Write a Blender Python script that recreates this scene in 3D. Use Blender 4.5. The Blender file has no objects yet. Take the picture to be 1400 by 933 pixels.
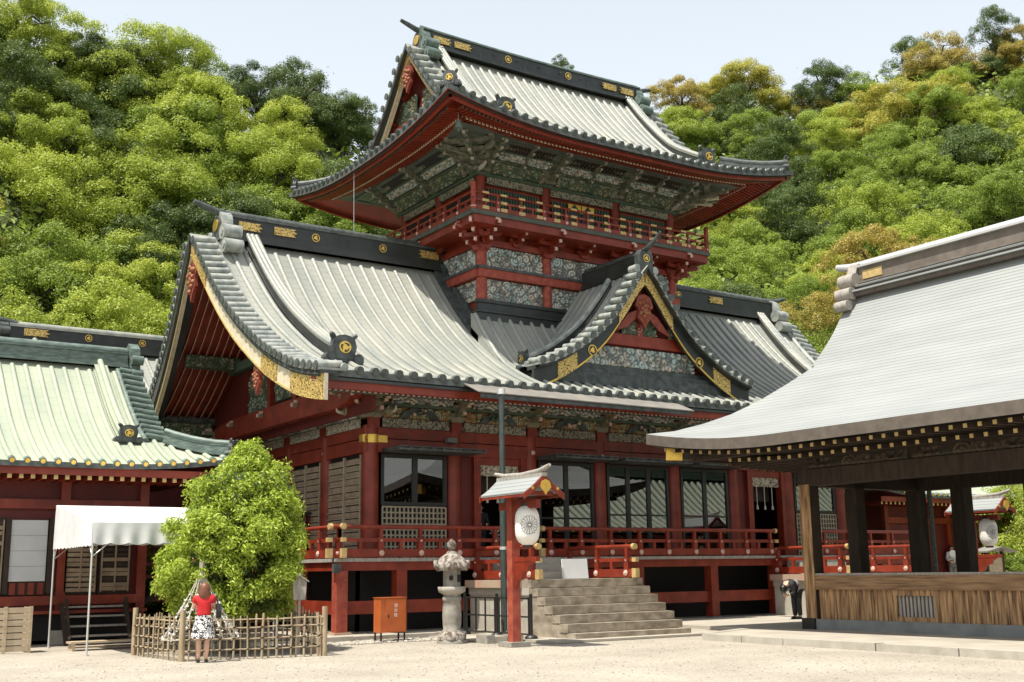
import bpy, math, random
import numpy as np
from mathutils import Vector, Matrix
R = math.radians
sc = bpy.context.scene
COL = sc.collection
# ---------------------------------------------------------------- camera
YAW, PIT, ROLL, HC = .58905, .19753, -.01449, 1.70
cam_d = bpy.data.cameras.new('camera'); cam = bpy.data.objects.new('camera', cam_d); COL.objects.link(cam)
cam_d.sensor_width = 36.0; cam_d.lens = 36.0 * 1572.5 / 1400; cam_d.clip_end = 3000; cam_d.clip_start = .1
W_ = Vector((math.sin(YAW) * math.cos(PIT), math.cos(YAW) * math.cos(PIT), math.sin(PIT)))
r_ = Vector((math.cos(YAW), -math.sin(YAW), 0)); u_ = r_.cross(W_)
RR = math.cos(ROLL) * r_ + math.sin(ROLL) * u_; UU = -math.sin(ROLL) * r_ + math.cos(ROLL) * u_
cam.matrix_world = Matrix(((RR.x, UU.x, -W_.x, 0), (RR.y, UU.y, -W_.y, 0), (RR.z, UU.z, -W_.z, HC), (0, 0, 0, 1)))
sc.camera = cam
# ---------------------------------------------------------------- light
SUN = Vector((-.43, -.07, 1.0)).normalized()
sd = bpy.data.lights.new('sun', 'SUN'); sd.energy = 5.0; sd.angle = R(.53); sd.color = (1.0, .945, .85)
so = bpy.data.objects.new('sun', sd); COL.objects.link(so)
so.rotation_euler = SUN.to_track_quat('Z', 'Y').to_euler(); so.location = (0, 0, 60)
w = bpy.data.worlds.new('World'); sc.world = w; w.use_nodes = True
nt = w.node_tree; bg = nt.nodes['Background']
sky = nt.nodes.new('ShaderNodeTexSky'); sky.sky_type = 'NISHITA'; sky.sun_disc = False
sky.sun_elevation = math.asin(SUN.z); sky.sun_rotation = math.atan2(SUN.x, SUN.y)
sky.air_density = 1.0; sky.dust_density = 3.2; sky.ozone_density = 1.2; sky.altitude = 20
# thin bright veil of high haze over the blue, denser towards the horizon
tcn = nt.nodes.new('ShaderNodeTexCoord'); sxy = nt.nodes.new('ShaderNodeSeparateXYZ'); nt.links.new(tcn.outputs['Generated'], sxy.inputs[0])
vr = nt.nodes.new('ShaderNodeMapRange'); nt.links.new(sxy.outputs[2], vr.inputs[0]); vr.inputs[1].default_value = 0; vr.inputs[2].default_value = 1; vr.inputs[3].default_value = .88; vr.inputs[4].default_value = .22
vm = nt.nodes.new('ShaderNodeMix'); vm.data_type = 'RGBA'; vm.inputs['B'].default_value = (9.1, 9.7, 10.0, 1)
nt.links.new(vr.outputs[0], vm.inputs['Factor']); nt.links.new(sky.outputs[0], vm.inputs['A']); nt.links.new(vm.outputs['Result'], bg.inputs[0]); bg.inputs[1].default_value = .095
sc.view_settings.view_transform = 'Standard'; sc.view_settings.look = 'None'
sc.view_settings.exposure = 0.52; sc.view_settings.gamma = 1.0
sc.render.engine = 'CYCLES'
try:
    sc.cycles.max_bounces = 6; sc.cycles.diffuse_bounces = 3; sc.cycles.transparent_max_bounces = 6
except Exception: pass
# ---------------------------------------------------------------- projection helpers (fit of real positions to the photograph, run at build time)
_C = np.array([0, 0, HC]); _W = np.array(W_); _R = np.array(RR); _U = np.array(UU)
def ray(x, y): return _W * 1572.5 + _R * (x - 700) + _U * (466.5 - y)
def onz(x, y, z=0.): d = ray(x, y); return _C + d * (z - HC) / d[2]
def onx(x, y, X): d = ray(x, y); return _C + d * X / d[0]
def ony(x, y, Y): d = ray(x, y); return _C + d * Y / d[1]
# ---------------------------------------------------------------- materials
MATS = {}
def rgb(c): return (c[0], c[1], c[2], 1)
def mat(name, c, c2=None, rough=.7, scale=3., detail=4., metal=0., bump=0., bscale=None, stretch=None, ior=None, mixlo=.35, mixhi=.65, third=None, coat=0.):
    """principled material: two (or three) own colours mixed by world-space noise, optional fine bump"""
    m = bpy.data.materials.new(name); m.use_nodes = True; t = m.node_tree; N = t.nodes; L = t.links
    p = N['Principled BSDF']; p.inputs['Roughness'].default_value = rough; p.inputs['Metallic'].default_value = metal
    if ior: p.inputs['IOR'].default_value = ior
    if coat: p.inputs['Coat Weight'].default_value = coat
    g = N.new('ShaderNodeNewGeometry'); mp = N.new('ShaderNodeMapping'); L.new(g.outputs['Position'], mp.inputs[0])
    if stretch: mp.inputs['Scale'].default_value = stretch
    if c2:
        n = N.new('ShaderNodeTexNoise'); n.inputs['Scale'].default_value = scale; n.inputs['Detail'].default_value = detail
        L.new(mp.outputs[0], n.inputs['Vector'])
        r = N.new('ShaderNodeValToRGB'); r.color_ramp.elements[0].position = mixlo; r.color_ramp.elements[1].position = mixhi
        r.color_ramp.elements[0].color = rgb(c); r.color_ramp.elements[1].color = rgb(c2)
        if third: e = r.color_ramp.elements.new(.86); e.color = rgb(third)
        L.new(n.outputs[0], r.inputs[0]); L.new(r.outputs[0], p.inputs['Base Color'])
    else: p.inputs['Base Color'].default_value = rgb(c)
    if bump:
        n2 = N.new('ShaderNodeTexNoise'); n2.inputs['Scale'].default_value = bscale or scale * 6; n2.inputs['Detail'].default_value = 5
        L.new(mp.outputs[0], n2.inputs['Vector'])
        b = N.new('ShaderNodeBump'); b.inputs['Strength'].default_value = bump; b.inputs['Distance'].default_value = .02
        L.new(n2.outputs[0], b.inputs['Height']); L.new(b.outputs[0], p.inputs['Normal'])
    MATS[name] = m; return m
def lines(name, axis_vec, period, depth=.5, dark=None, width=.12, jitter=0.):
    """add fine joint lines (courses, board joints) to a material: thin recessed line every `period` metres along axis_vec"""
    m = MATS[name]; t = m.node_tree; N = t.nodes; L = t.links; p = N['Principled BSDF']
    g = N.new('ShaderNodeNewGeometry'); d = N.new('ShaderNodeVectorMath'); d.operation = 'DOT_PRODUCT'
    L.new(g.outputs['Position'], d.inputs[0]); d.inputs[1].default_value = axis_vec
    a = N.new('ShaderNodeMath'); a.operation = 'DIVIDE'; L.new(d.outputs['Value'], a.inputs[0]); a.inputs[1].default_value = period
    src = a.outputs[0]
    if jitter:
        nz = N.new('ShaderNodeTexNoise'); nz.inputs['Scale'].default_value = 1.3; L.new(g.outputs['Position'], nz.inputs['Vector'])
        ma = N.new('ShaderNodeMath'); ma.operation = 'MULTIPLY_ADD'; L.new(nz.outputs[0], ma.inputs[0]); ma.inputs[1].default_value = jitter; L.new(src, ma.inputs[2]); src = ma.outputs[0]
    f = N.new('ShaderNodeMath'); f.operation = 'FRACT'; L.new(src, f.inputs[0])
    r = N.new('ShaderNodeValToRGB'); E = r.color_ramp.elements; E[0].position = 0; E[0].color = (0, 0, 0, 1); E[1].position = width; E[1].color = (1, 1, 1, 1)
    e = E.new(.97); e.color = (.8, .8, .8, 1)
    L.new(f.outputs[0], r.inputs[0])
    b = N.new('ShaderNodeBump'); b.inputs['Strength'].default_value = depth; b.inputs['Distance'].default_value = .03
    L.new(r.outputs[0], b.inputs['Height'])
    old = p.inputs['Normal'].links
    if old: L.new(old[0].from_socket, b.inputs['Normal'])
    L.new(b.outputs[0], p.inputs['Normal'])
    if dark is not None:
        mx = N.new('ShaderNodeMix'); mx.data_type = 'RGBA'; mx.blend_type = 'MULTIPLY'; mx.inputs['Factor'].default_value = 1
        rr = N.new('ShaderNodeMapRange'); L.new(r.outputs[0], rr.inputs[0]); rr.inputs[3].default_value = dark; rr.inputs[4].default_value = 1
        l0 = p.inputs['Base Color'].links
        if l0: L.new(l0[0].from_socket, mx.inputs['A'])
        else: mx.inputs['A'].default_value = p.inputs['Base Color'].default_value
        L.new(rr.outputs[0], mx.inputs['B']); L.new(mx.outputs['Result'], p.inputs['Base Color'])
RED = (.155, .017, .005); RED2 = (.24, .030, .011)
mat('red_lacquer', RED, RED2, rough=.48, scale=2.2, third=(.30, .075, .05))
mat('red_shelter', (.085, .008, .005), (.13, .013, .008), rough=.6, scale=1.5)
mat('red_worn', (.34, .075, .04), (.24, .03, .017), rough=.65, scale=5, third=(.45, .3, .2))
mat('vermilion', (.62, .09, .035), (.5, .06, .028), rough=.5, scale=3)
mat('black_lacquer', (.020, .022, .020), (.035, .04, .036), rough=.42, scale=2, bump=.12)
mat('black_weathered', (.03, .036, .034), (.08, .092, .088), rough=.55, scale=4, bump=.2)
mat('gold', (.85, .56, .12), (.72, .45, .09), rough=.38, scale=12, metal=.75)
mat('gold_pale', (.62, .46, .20), (.48, .34, .14), rough=.5, scale=9, metal=.25)
mat('ivory', (.62, .55, .40), (.50, .43, .30), rough=.6, scale=6)
mat('pink_white', (.62, .42, .34), (.5, .35, .28), rough=.6, scale=8)
mat('green_paint', (.045, .085, .055), (.085, .11, .07), rough=.65, scale=4, third=(.15, .15, .10))
mat('grey_green', (.055, .068, .055), (.09, .095, .075), rough=.6, scale=3)
mat('bracket_paint', (.07, .09, .06), (.20, .18, .13), rough=.7, scale=7, third=(.35, .32, .25))
mat('bracket_warm', (.28, .20, .13), (.14, .18, .12), rough=.65, scale=6, third=(.5, .44, .33))
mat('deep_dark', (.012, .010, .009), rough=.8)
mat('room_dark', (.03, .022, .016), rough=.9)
mat('tile_pan', (.25, .265, .235), (.38, .375, .32), rough=.5, scale=.8, detail=9, mixlo=.3, mixhi=.7, third=(.28, .31, .28), bump=.15, bscale=14, stretch=(1.6, .35, .35))
mat('tile_rib', (.22, .24, .22), (.36, .355, .30), rough=.42, scale=1.2, detail=9, third=(.18, .25, .24), bump=.1, bscale=12, stretch=(2, .5, .5))
mat('tile_edge', (.045, .053, .05), (.10, .112, .10), rough=.5, scale=5)
mat('verge_tile', (.18, .21, .20), (.38, .385, .34), rough=.45, scale=4, detail=8, third=(.15, .20, .19))
mat('tile_annex', (.29, .335, .255), (.39, .42, .31), rough=.6, scale=.9, detail=9, mixlo=.3, mixhi=.7, third=(.28, .35, .29), bump=.12, bscale=10, stretch=(1.5, .4, .4))
mat('copper_green', (.07, .10, .085), (.15, .20, .17), rough=.5, scale=4, detail=8, stretch=(1, 1, 3), third=(.30, .36, .31))
mat('shingle', (.25, .265, .26), (.31, .325, .315), rough=.6, scale=1.0, detail=9, mixlo=.3, mixhi=.7, stretch=(.4, .4, 3))
mat('shingle_edge', (.085, .07, .055), (.12, .10, .08), rough=.7, scale=4)
mat('ridge_brown', (.12, .10, .08), (.17, .145, .12), rough=.6, scale=3)
mat('wood_lit_orange', (.07, .028, .011), (.55, .33, .155), rough=.7, scale=2.6, detail=9, stretch=(6, 6, .55), mixlo=.3, mixhi=.72, bump=.5, bscale=9)  # light bounced off the ground is put into this wood's orange
mat('wood_rail', (.12, .06, .028), (.36, .22, .11), rough=.7, scale=2.6, detail=9, stretch=(8, .5, 8), mixlo=.3, mixhi=.72, bump=.5, bscale=9)
mat('wood_dark', (.024, .015, .009), (.045, .029, .018), rough=.75, scale=3, detail=7, stretch=(3, 3, .6), bump=.2)
mat('wood_pale', (.40, .31, .20), (.50, .41, .29), rough=.7, scale=3, stretch=(.8, 5, 5), bump=.15)
mat('wood_grey', (.24, .22, .19), (.36, .33, .29), rough=.8, scale=6, stretch=(3, 3, .6), bump=.2)
mat('lattice_wood', (.40, .33, .23), (.30, .25, .17), rough=.7, scale=6)
mat('shutter_board', (.36, .27, .18), (.22, .16, .10), rough=.7, scale=3.2, detail=6, third=(.36, .26, .17))
mat('bamboo', (.30, .22, .13), (.42, .34, .22), rough=.6, scale=5, stretch=(2, 2, .5))
mat('stone_pale', (.42, .39, .33), (.34, .31, .255), rough=.8, scale=3, detail=8, bump=.3, third=(.30, .26, .2))
mat('stone_step', (.20, .165, .12), (.34, .29, .22), rough=.85, scale=3.5, detail=12, bump=.45, mixlo=.36, mixhi=.62, third=(.42, .37, .29), stretch=(1, 1, 1.6))
mat('stone_worn', (.33, .31, .265), (.23, .21, .175), rough=.85, scale=6, detail=9, bump=.5, third=(.13, .08, .06))
mat('stone_lichen', (.10, .07, .055), (.33, .30, .255), rough=.9, scale=9, detail=9, bump=.6, mixlo=.42, mixhi=.56)
mat('concrete_grey', (.16, .17, .165), (.22, .23, .22), rough=.8, scale=2.5, detail=7, bump=.15)
mat('paving', (.33, .30, .245), (.42, .38, .31), rough=.85, scale=1.1, detail=8, bump=.2)
mat('coping_pink', (.42, .25, .17), (.38, .30, .22), rough=.8, scale=3, bump=.2)
mat('iron_black', (.018, .018, .017), rough=.45)
mat('pole_metal', (.03, .045, .04), (.06, .07, .065), rough=.35, scale=6, stretch=(4, 4, .6))
mat('steel_pale', (.62, .62, .60), rough=.35, metal=.5)
mat('canvas_white', (.68, .68, .67), (.60, .61, .61), rough=.75, scale=3, bump=.25, bscale=4)
mat('paper_white', (.82, .80, .75), (.76, .74, .69), rough=.6, scale=5)
mat('board_white', (.62, .63, .63), (.57, .58, .58), rough=.5, scale=2)
mat('orange_paint', (.50, .125, .03), (.42, .10, .024), rough=.42, scale=3)
mat('white_paint', (.8, .8, .8), rough=.5)
mat('rope', (.62, .58, .48), (.5, .46, .37), rough=.9, scale=20)
mat('awning_lead', (.24, .22, .19), (.18, .17, .15), rough=.6, scale=2.5, detail=8)
mat('skin', (.62, .38, .27), (.56, .33, .23), rough=.5, scale=8)
mat('hair_brown', (.13, .045, .022), (.20, .075, .035), rough=.45, scale=40, stretch=(3, 3, .4))
mat('hair_black', (.012, .010, .009), rough=.4)
mat('cloth_red', (.60, .018, .022), (.50, .012, .016), rough=.75, scale=6)
mat('cloth_black', (.015, .015, .017), (.024, .024, .026), rough=.8, scale=6)
mat('cloth_grey', (.22, .19, .18), (.28, .25, .24), rough=.85, scale=9)
mat('cloth_white', (.72, .70, .68), (.62, .60, .58), rough=.8, scale=9)
mat('shoe_black', (.02, .02, .02), rough=.35)
mat('moss', (.11, .13, .02), (.20, .20, .04), rough=.95, scale=5, bump=.6)
mat('bark', (.055, .04, .028), (.11, .085, .06), rough=.9, scale=4, stretch=(3, 3, .6), bump=.5)
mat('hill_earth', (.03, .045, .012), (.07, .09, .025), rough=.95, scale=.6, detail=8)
mat('earth_far', (.16, .14, .09), (.10, .12, .05), rough=.95, scale=.05)
lines('tile_pan', (0, .83, .56), .30, depth=.35, dark=.82, width=.10)
lines('tile_rib', (0, .83, .56), .30, depth=.3, dark=.80, width=.10)
lines('tile_annex', (0, .83, .56), .42, depth=.25, dark=.88, width=.06)
lines('shingle', (.0, 0, 1.0), .095, depth=.5, dark=.60, width=.20)
# patterned skirt
def mat_voronoi(name, a, b, scale, thr, rough=.8, metal=0.):
    m = bpy.data.materials.new(name); m.use_nodes = True; t = m.node_tree; N = t.nodes; L = t.links; p = N['Principled BSDF']
    p.inputs['Roughness'].default_value = rough; p.inputs['Metallic'].default_value = metal
    g = N.new('ShaderNodeNewGeometry'); n = N.new('ShaderNodeTexNoise'); n.inputs['Scale'].default_value = scale; n.inputs['Detail'].default_value = 1; n.inputs['Distortion'].default_value = 1.2
    L.new(g.outputs['Position'], n.inputs['Vector']); r = N.new('ShaderNodeValToRGB'); r.color_ramp.elements[0].position = thr - .02; r.color_ramp.elements[1].position = thr + .02
    r.color_ramp.elements[0].color = rgb(a); r.color_ramp.elements[1].color = rgb(b); L.new(n.outputs[0], r.inputs[0]); L.new(r.outputs[0], p.inputs['Base Color'])
    MATS[name] = m
mat_voronoi('skirt_print', (.02, .02, .025), (.75, .74, .72), 22, .5)
mat_voronoi('gold_fret', (.09, .055, .015), (.74, .52, .17), 26, .46, rough=.45, metal=.45)
mat_voronoi('frieze_print', (.06, .06, .045), (.30, .27, .20), 13, .48, rough=.7)
mat_voronoi('frieze_pale', (.10, .085, .06), (.52, .46, .36), 15, .46, rough=.7)
# gravel court
def gravel():
    m = mat('gravel', (.31, .275, .222), (.41, .368, .30), rough=.95, scale=.45, detail=14, mixlo=.32, mixhi=.68); t = m.node_tree; N = t.nodes; L = t.links; p = N['Principled BSDF']
    g = N.new('ShaderNodeNewGeometry'); v = N.new('ShaderNodeTexVoronoi'); v.inputs['Scale'].default_value = 34; L.new(g.outputs['Position'], v.inputs['Vector'])
    old = p.inputs['Base Color'].links[0].from_socket
    mx = N.new('ShaderNodeMix'); mx.data_type = 'RGBA'; mx.blend_type = 'OVERLAY'; mx.inputs['Factor'].default_value = .3
    hs = N.new('ShaderNodeSeparateColor'); L.new(v.outputs['Color'], hs.inputs[0]); mr = N.new('ShaderNodeMapRange'); L.new(hs.outputs[0], mr.inputs[0]); mr.inputs[3].default_value = .12; mr.inputs[4].default_value = .88
    L.new(old, mx.inputs['A']); L.new(mr.outputs[0], mx.inputs['B']); L.new(mx.outputs['Result'], p.inputs['Base Color'])
    b = N.new('ShaderNodeBump'); b.inputs['Strength'].default_value = .8; b.inputs['Distance'].default_value = .02; L.new(v.outputs['Distance'], b.inputs['Height']); L.new(b.outputs[0], p.inputs['Normal'])
gravel()
# carved and painted relief: colour follows relief height, darkest in the hollows
def mat_carved(name, cols, rough=.65, scale=2.5):
    m = bpy.data.materials.new(name); m.use_nodes = True; t = m.node_tree; N = t.nodes; L = t.links; p = N['Principled BSDF']; p.inputs['Roughness'].default_value = rough
    at = N.new('ShaderNodeAttribute'); at.attribute_name = 'paint'
    r = N.new('ShaderNodeValToRGB'); E = r.color_ramp.elements; E[0].position = 0; E[0].color = rgb(cols[0]); E[1].position = 1; E[1].color = rgb(cols[-1])
    for k, c in enumerate(cols[1:-1]): e = E.new((k + 1) / (len(cols) - 1)); e.color = rgb(c)
    sx = N.new('ShaderNodeSeparateColor'); L.new(at.outputs['Color'], sx.inputs[0]); L.new(sx.outputs[0], r.inputs[0])
    hue = N.new('ShaderNodeValToRGB'); H = hue.color_ramp.elements; H[0].color = (.9, .74, .6, 1); H[0].position = .15; H[1].color = (.72, .9, .86, 1); H[1].position = .85
    e = H.new(.5); e.color = (1, .97, .85, 1); L.new(sx.outputs[1], hue.inputs[0])
    mx = N.new('ShaderNodeMix'); mx.data_type = 'RGBA'; mx.blend_type = 'MULTIPLY'; mx.inputs['Factor'].default_value = .75
    L.new(r.outputs[0], mx.inputs['A']); L.new(hue.outputs[0], mx.inputs['B']); L.new(mx.outputs['Result'], p.inputs['Base Color'])
    MATS[name] = m
mat_carved('carving_pale', [(.02, .02, .02), (.20, .21, .20), (.50, .50, .47), (.66, .64, .58)])
mat_carved('carving_green', [(.015, .018, .012), (.07, .10, .06), (.17, .18, .12), (.60, .55, .44)])
mat_carved('carving_warm', [(.03, .02, .015), (.34, .17, .07), (.16, .24, .14), (.75, .72, .6)])
mat_carved('carving_dark', [(.012, .009, .006), (.035, .024, .015), (.06, .04, .025), (.10, .07, .045)])
mat_carved('carving_red', [(.08, .012, .008), (.38, .03, .02), (.5, .06, .04), (.75, .45, .3)])
# window glass
def glass():
    m = bpy.data.materials.new('window_glass'); m.use_nodes = True; t = m.node_tree; N = t.nodes; L = t.links
    for n in list(N): N.remove(n)
    o = N.new('ShaderNodeOutputMaterial'); f = N.new('ShaderNodeFresnel'); f.inputs[0].default_value = 2.35
    tr = N.new('ShaderNodeBsdfTransparent'); tr.inputs[0].default_value = (.55, .58, .55, 1); g = N.new('ShaderNodeBsdfGlossy'); g.inputs['Roughness'].default_value = .0; g.inputs[0].default_value = (1, 1, 1, 1)
    mx = N.new('ShaderNodeMixShader'); L.new(f.outputs[0], mx.inputs[0]); L.new(tr.outputs[0], mx.inputs[1]); L.new(g.outputs[0], mx.inputs[2])
    L.new(mx.outputs[0], o.inputs[0]); MATS['window_glass'] = m
glass()
def leaf_mat(name, c1, c2, trans=.35, c3=None):
    m = bpy.data.materials.new(name); m.use_nodes = True; t = m.node_tree; N = t.nodes; L = t.links
    p = N['Principled BSDF']; p.inputs['Roughness'].default_value = .55
    at = N.new('ShaderNodeAttribute'); at.attribute_name = 'leafrnd'
    oi = N.new('ShaderNodeObjectInfo'); ad = N.new('ShaderNodeMath'); ad.operation = 'MULTIPLY_ADD'; L.new(oi.outputs['Random'], ad.inputs[0]); ad.inputs[1].default_value = .35
    ms = N.new('ShaderNodeMath'); ms.operation = 'MULTIPLY'; L.new(at.outputs['Fac'], ms.inputs[0]); ms.inputs[1].default_value = .65; L.new(ms.outputs[0], ad.inputs[2])
    r = N.new('ShaderNodeValToRGB'); r.color_ramp.elements[0].color = rgb(c1); r.color_ramp.elements[1].color = rgb(c2)
    r.color_ramp.elements[0].position = .1; r.color_ramp.elements[1].position = .9
    if c3: e = r.color_ramp.elements.new(.97); e.color = rgb(c3)
    L.new(ad.outputs[0], r.inputs[0]); L.new(r.outputs[0], p.inputs['Base Color'])
    tb = N.new('ShaderNodeBsdfTranslucent'); L.new(r.outputs[0], tb.inputs[0]); mx = N.new('ShaderNodeMixShader'); mx.inputs[0].default_value = trans
    o = N['Material Output']; L.new(p.outputs[0], mx.inputs[1]); L.new(tb.outputs[0], mx.inputs[2]); L.new(mx.outputs[0], o.inputs[0]); MATS[name] = m
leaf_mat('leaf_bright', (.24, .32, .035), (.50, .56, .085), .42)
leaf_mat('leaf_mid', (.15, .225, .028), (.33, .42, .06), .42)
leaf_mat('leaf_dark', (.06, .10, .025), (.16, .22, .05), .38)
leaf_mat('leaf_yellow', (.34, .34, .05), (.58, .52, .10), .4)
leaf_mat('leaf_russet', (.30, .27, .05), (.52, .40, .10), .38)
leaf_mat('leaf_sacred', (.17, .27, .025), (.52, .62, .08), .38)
mat('pendant_gold', (.30, .14, .05), (.24, .04, .02), rough=.55, scale=9)
mat('pendant_red', (.16, .018, .012), (.24, .05, .025), rough=.6, scale=7)
# ---------------------------------------------------------------- mesh builder
class M:
    def __init__(s, off=(0, 0, 0)): s.v = []; s.f = []; s.mi = []; s.sm = []; s.o = off; s.T = None
    def add(s, vs, fs, m=0, sm=False):
        b = len(s.v); o = s.o
        if s.T is not None: vs = [tuple(s.T @ Vector(p)) for p in vs]
        s.v += [(p[0] + o[0], p[1] + o[1], p[2] + o[2]) for p in vs]
        for f in fs: s.f.append([b + i for i in f]); s.mi.append(m); s.sm.append(sm)
        return s
    def box(s, x0, x1, y0, y1, z0, z1, m=0):
        return s.add([(x0, y0, z0), (x1, y0, z0), (x1, y1, z0), (x0, y1, z0), (x0, y0, z1), (x1, y0, z1), (x1, y1, z1), (x0, y1, z1)],
                     [(0, 3, 2, 1), (4, 5, 6, 7), (0, 1, 5, 4), (1, 2, 6, 5), (2, 3, 7, 6), (3, 0, 4, 7)], m)
    def beam(s, a, b, w, h, m=0, up=(0, 0, 1), b2=0.):
        a = Vector(a); b = Vector(b); d = (b - a).normalized(); u = Vector(up); sd = d.cross(u)
        if sd.length < 1e-5: sd = d.cross(Vector((0, 1, 0)))
        sd.normalize(); u = sd.cross(d); vs = []
        for c in (a, b):
            for i, j in ((-1, -1), (1, -1), (1, 1), (-1, 1)): vs.append(tuple(c + sd * i * w / 2 + u * j * h / 2))
        return s.add(vs, [(0, 1, 2, 3), (7, 6, 5, 4), (0, 4, 5, 1), (1, 5, 6, 2), (2, 6, 7, 3), (3, 7, 4, 0)], m)
    def cyl(s, a, b, r0, r1=None, n=12, m=0, sm=True, caps=True):
        return s.tube([a, b], [r0, r0 if r1 is None else r1], n, m, sm, caps)
    def tube(s, pts, rs, n=8, m=0, sm=True, caps=True, a0=0., a1=2 * math.pi, up=(0, 0, 1)):
        pts = [Vector(p) for p in pts]; full = abs(a1 - a0 - 2 * math.pi) < 1e-4; k = n if full else n + 1
        if not isinstance(rs, (list, tuple)): rs = [rs] * len(pts)
        vs = []; prev = None
        for i, p in enumerate(pts):
            d = (pts[min(i + 1, len(pts) - 1)] - pts[max(i - 1, 0)])
            if d.length < 1e-9: d = Vector((0, 0, 1))
            d.normalize(); u = Vector(up) if prev is None else prev
            sd = d.cross(u)
            if sd.length < 1e-3: sd = d.cross(Vector((1, 0, 0)))
            sd.normalize(); uu = sd.cross(d).normalized(); prev = uu
            for j in range(k):
                a = a0 + (a1 - a0) * j / n; vs.append(tuple(p + (sd * math.cos(a) + uu * math.sin(a)) * rs[i]))
        fs = []
        for i in range(len(pts) - 1):
            for j in range(n if full else n):
                j2 = (j + 1) % k if full else j + 1
                fs.append((i * k + j, i * k + j2, (i + 1) * k + j2, (i + 1) * k + j))
        s.add(vs, fs, m, sm)
        if caps:
            s.add(vs[:k], [tuple(range(k))[::-1]], m); s.add(vs[-k:], [tuple(range(k))], m)
        return s
    def lathe(s, c, prof, n=16, m=0, sm=True, sq=None):
        vs = []
        for r, z in prof:
            for j in range(n):
                a = 2 * math.pi * (j + .5) / n; vs.append((c[0] + r * math.cos(a), c[1] + r * math.sin(a), c[2] + z))
        fs = [(i * n + j, i * n + (j + 1) % n, (i + 1) * n + (j + 1) % n, (i + 1) * n + j) for i in range(len(prof) - 1) for j in range(n)]
        s.add(vs, fs, m, sm); s.add(vs[:n], [tuple(range(n))[::-1]], m); s.add(vs[-n:], [tuple(range(n))], m); return s
    def prism(s, poly, p0, ex, ey, t, m=0):
        """poly of (u,v) extruded by vector t; point = p0 + u*ex + v*ey"""
        p0 = Vector(p0); ex = Vector(ex); ey = Vector(ey); t = Vector(t); n = len(poly)
        a = [p0 + ex * u + ey * v for u, v in poly]; vs = [tuple(p) for p in a] + [tuple(p + t) for p in a]
        fs = [tuple(range(n)), tuple(range(2 * n - 1, n - 1, -1))] + [(i, i + n, (i + 1) % n + n, (i + 1) % n) for i in range(n)]
        return s.add(vs, fs, m)
    def strip(s, A, B, t, m=0):
        """solid ribbon between polylines A and B thickened by vector t"""
        n = len(A); t = Vector(t); a = [Vector(p) for p in A]; b = [Vector(p) for p in B]
        vs = [tuple(p) for p in a] + [tuple(p) for p in b] + [tuple(p + t) for p in a] + [tuple(p + t) for p in b]; fs = []
        for i in range(n - 1):
            fs += [(i, i + 1, n + i + 1, n + i), (2 * n + i, 3 * n + i, 3 * n + i + 1, 2 * n + i + 1), (i, 2 * n + i, 2 * n + i + 1, i + 1), (n + i, n + i + 1, 3 * n + i + 1, 3 * n + i)]
        fs += [(0, n, 3 * n, 2 * n), (n - 1, 3 * n - 1, 4 * n - 1, 2 * n - 1)]
        return s.add(vs, fs, m)
    def grid(s, fn, nu, nv, m=0, sm=False):
        vs = [tuple(fn(i / nu, j / nv)) for j in range(nv + 1) for i in range(nu + 1)]
        fs = [(j * (nu + 1) + i, j * (nu + 1) + i + 1, (j + 1) * (nu + 1) + i + 1, (j + 1) * (nu + 1) + i) for j in range(nv) for i in range(nu)]
        return s.add(vs, fs, m, sm)
    def sphere(s, c, r, n=10, m=0, sc_=(1, 1, 1)):
        k = max(4, n // 2)
        prof = [(max(1e-4, r * math.sin(math.pi * i / k)) , -r * math.cos(math.pi * i / k)) for i in range(k + 1)]
        vs = []
        for rr, z in prof:
            for j in range(n): a = 2 * math.pi * j / n; vs.append((c[0] + sc_[0] * rr * math.cos(a), c[1] + sc_[1] * rr * math.sin(a), c[2] + sc_[2] * z))
        fs = [(i * n + j, i * n + (j + 1) % n, (i + 1) * n + (j + 1) % n, (i + 1) * n + j) for i in range(k) for j in range(n)]
        return s.add(vs, fs, m, True)
    def mesh(s, name, mats):
        me = bpy.data.meshes.new(name); me.from_pydata(s.v, [], s.f); 
        me.polygons.foreach_set('material_index', s.mi); me.polygons.foreach_set('use_smooth', s.sm)
        for q in mats: me.materials.append(MATS[q])
        me.update(); return me
    def build(s, name, mats, parent=None, loc=(0, 0, 0), rz=0.):
        return inst(name, s.mesh(name, mats if isinstance(mats, (list, tuple)) else [mats]), parent, loc, rz)
def inst(name, me, parent=None, loc=(0, 0, 0), rz=0., scale=None):
    o = bpy.data.objects.new(name, me); COL.objects.link(o); o.location = loc; o.rotation_euler = (0, 0, rz)
    if scale: o.scale = scale
    if parent is not None: o.parent = parent
    return o
def tag(o, label=None, cat=None, group=None, kind=None):
    if label: o['label'] = label
    if cat: o['category'] = cat
    if group: o['group'] = group
    if kind: o['kind'] = kind
    return o
def thing(name, label, cat, loc=(0, 0, 0), rz=0., group=None, scale=None):
    o = bpy.data.objects.new(name, None); COL.objects.link(o); o.location = loc; o.rotation_euler = (0, 0, rz); o.empty_display_size = .3
    if scale: o.scale = (scale,) * 3
    return tag(o, label, cat, group)
def copy_tree(o, parent=None):
    c = o.copy(); COL.objects.link(c); c.parent = parent
    for ch in list(o.children): copy_tree(ch, c)
    return c
def lerp(a, b, t): return a + (b - a) * t
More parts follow.
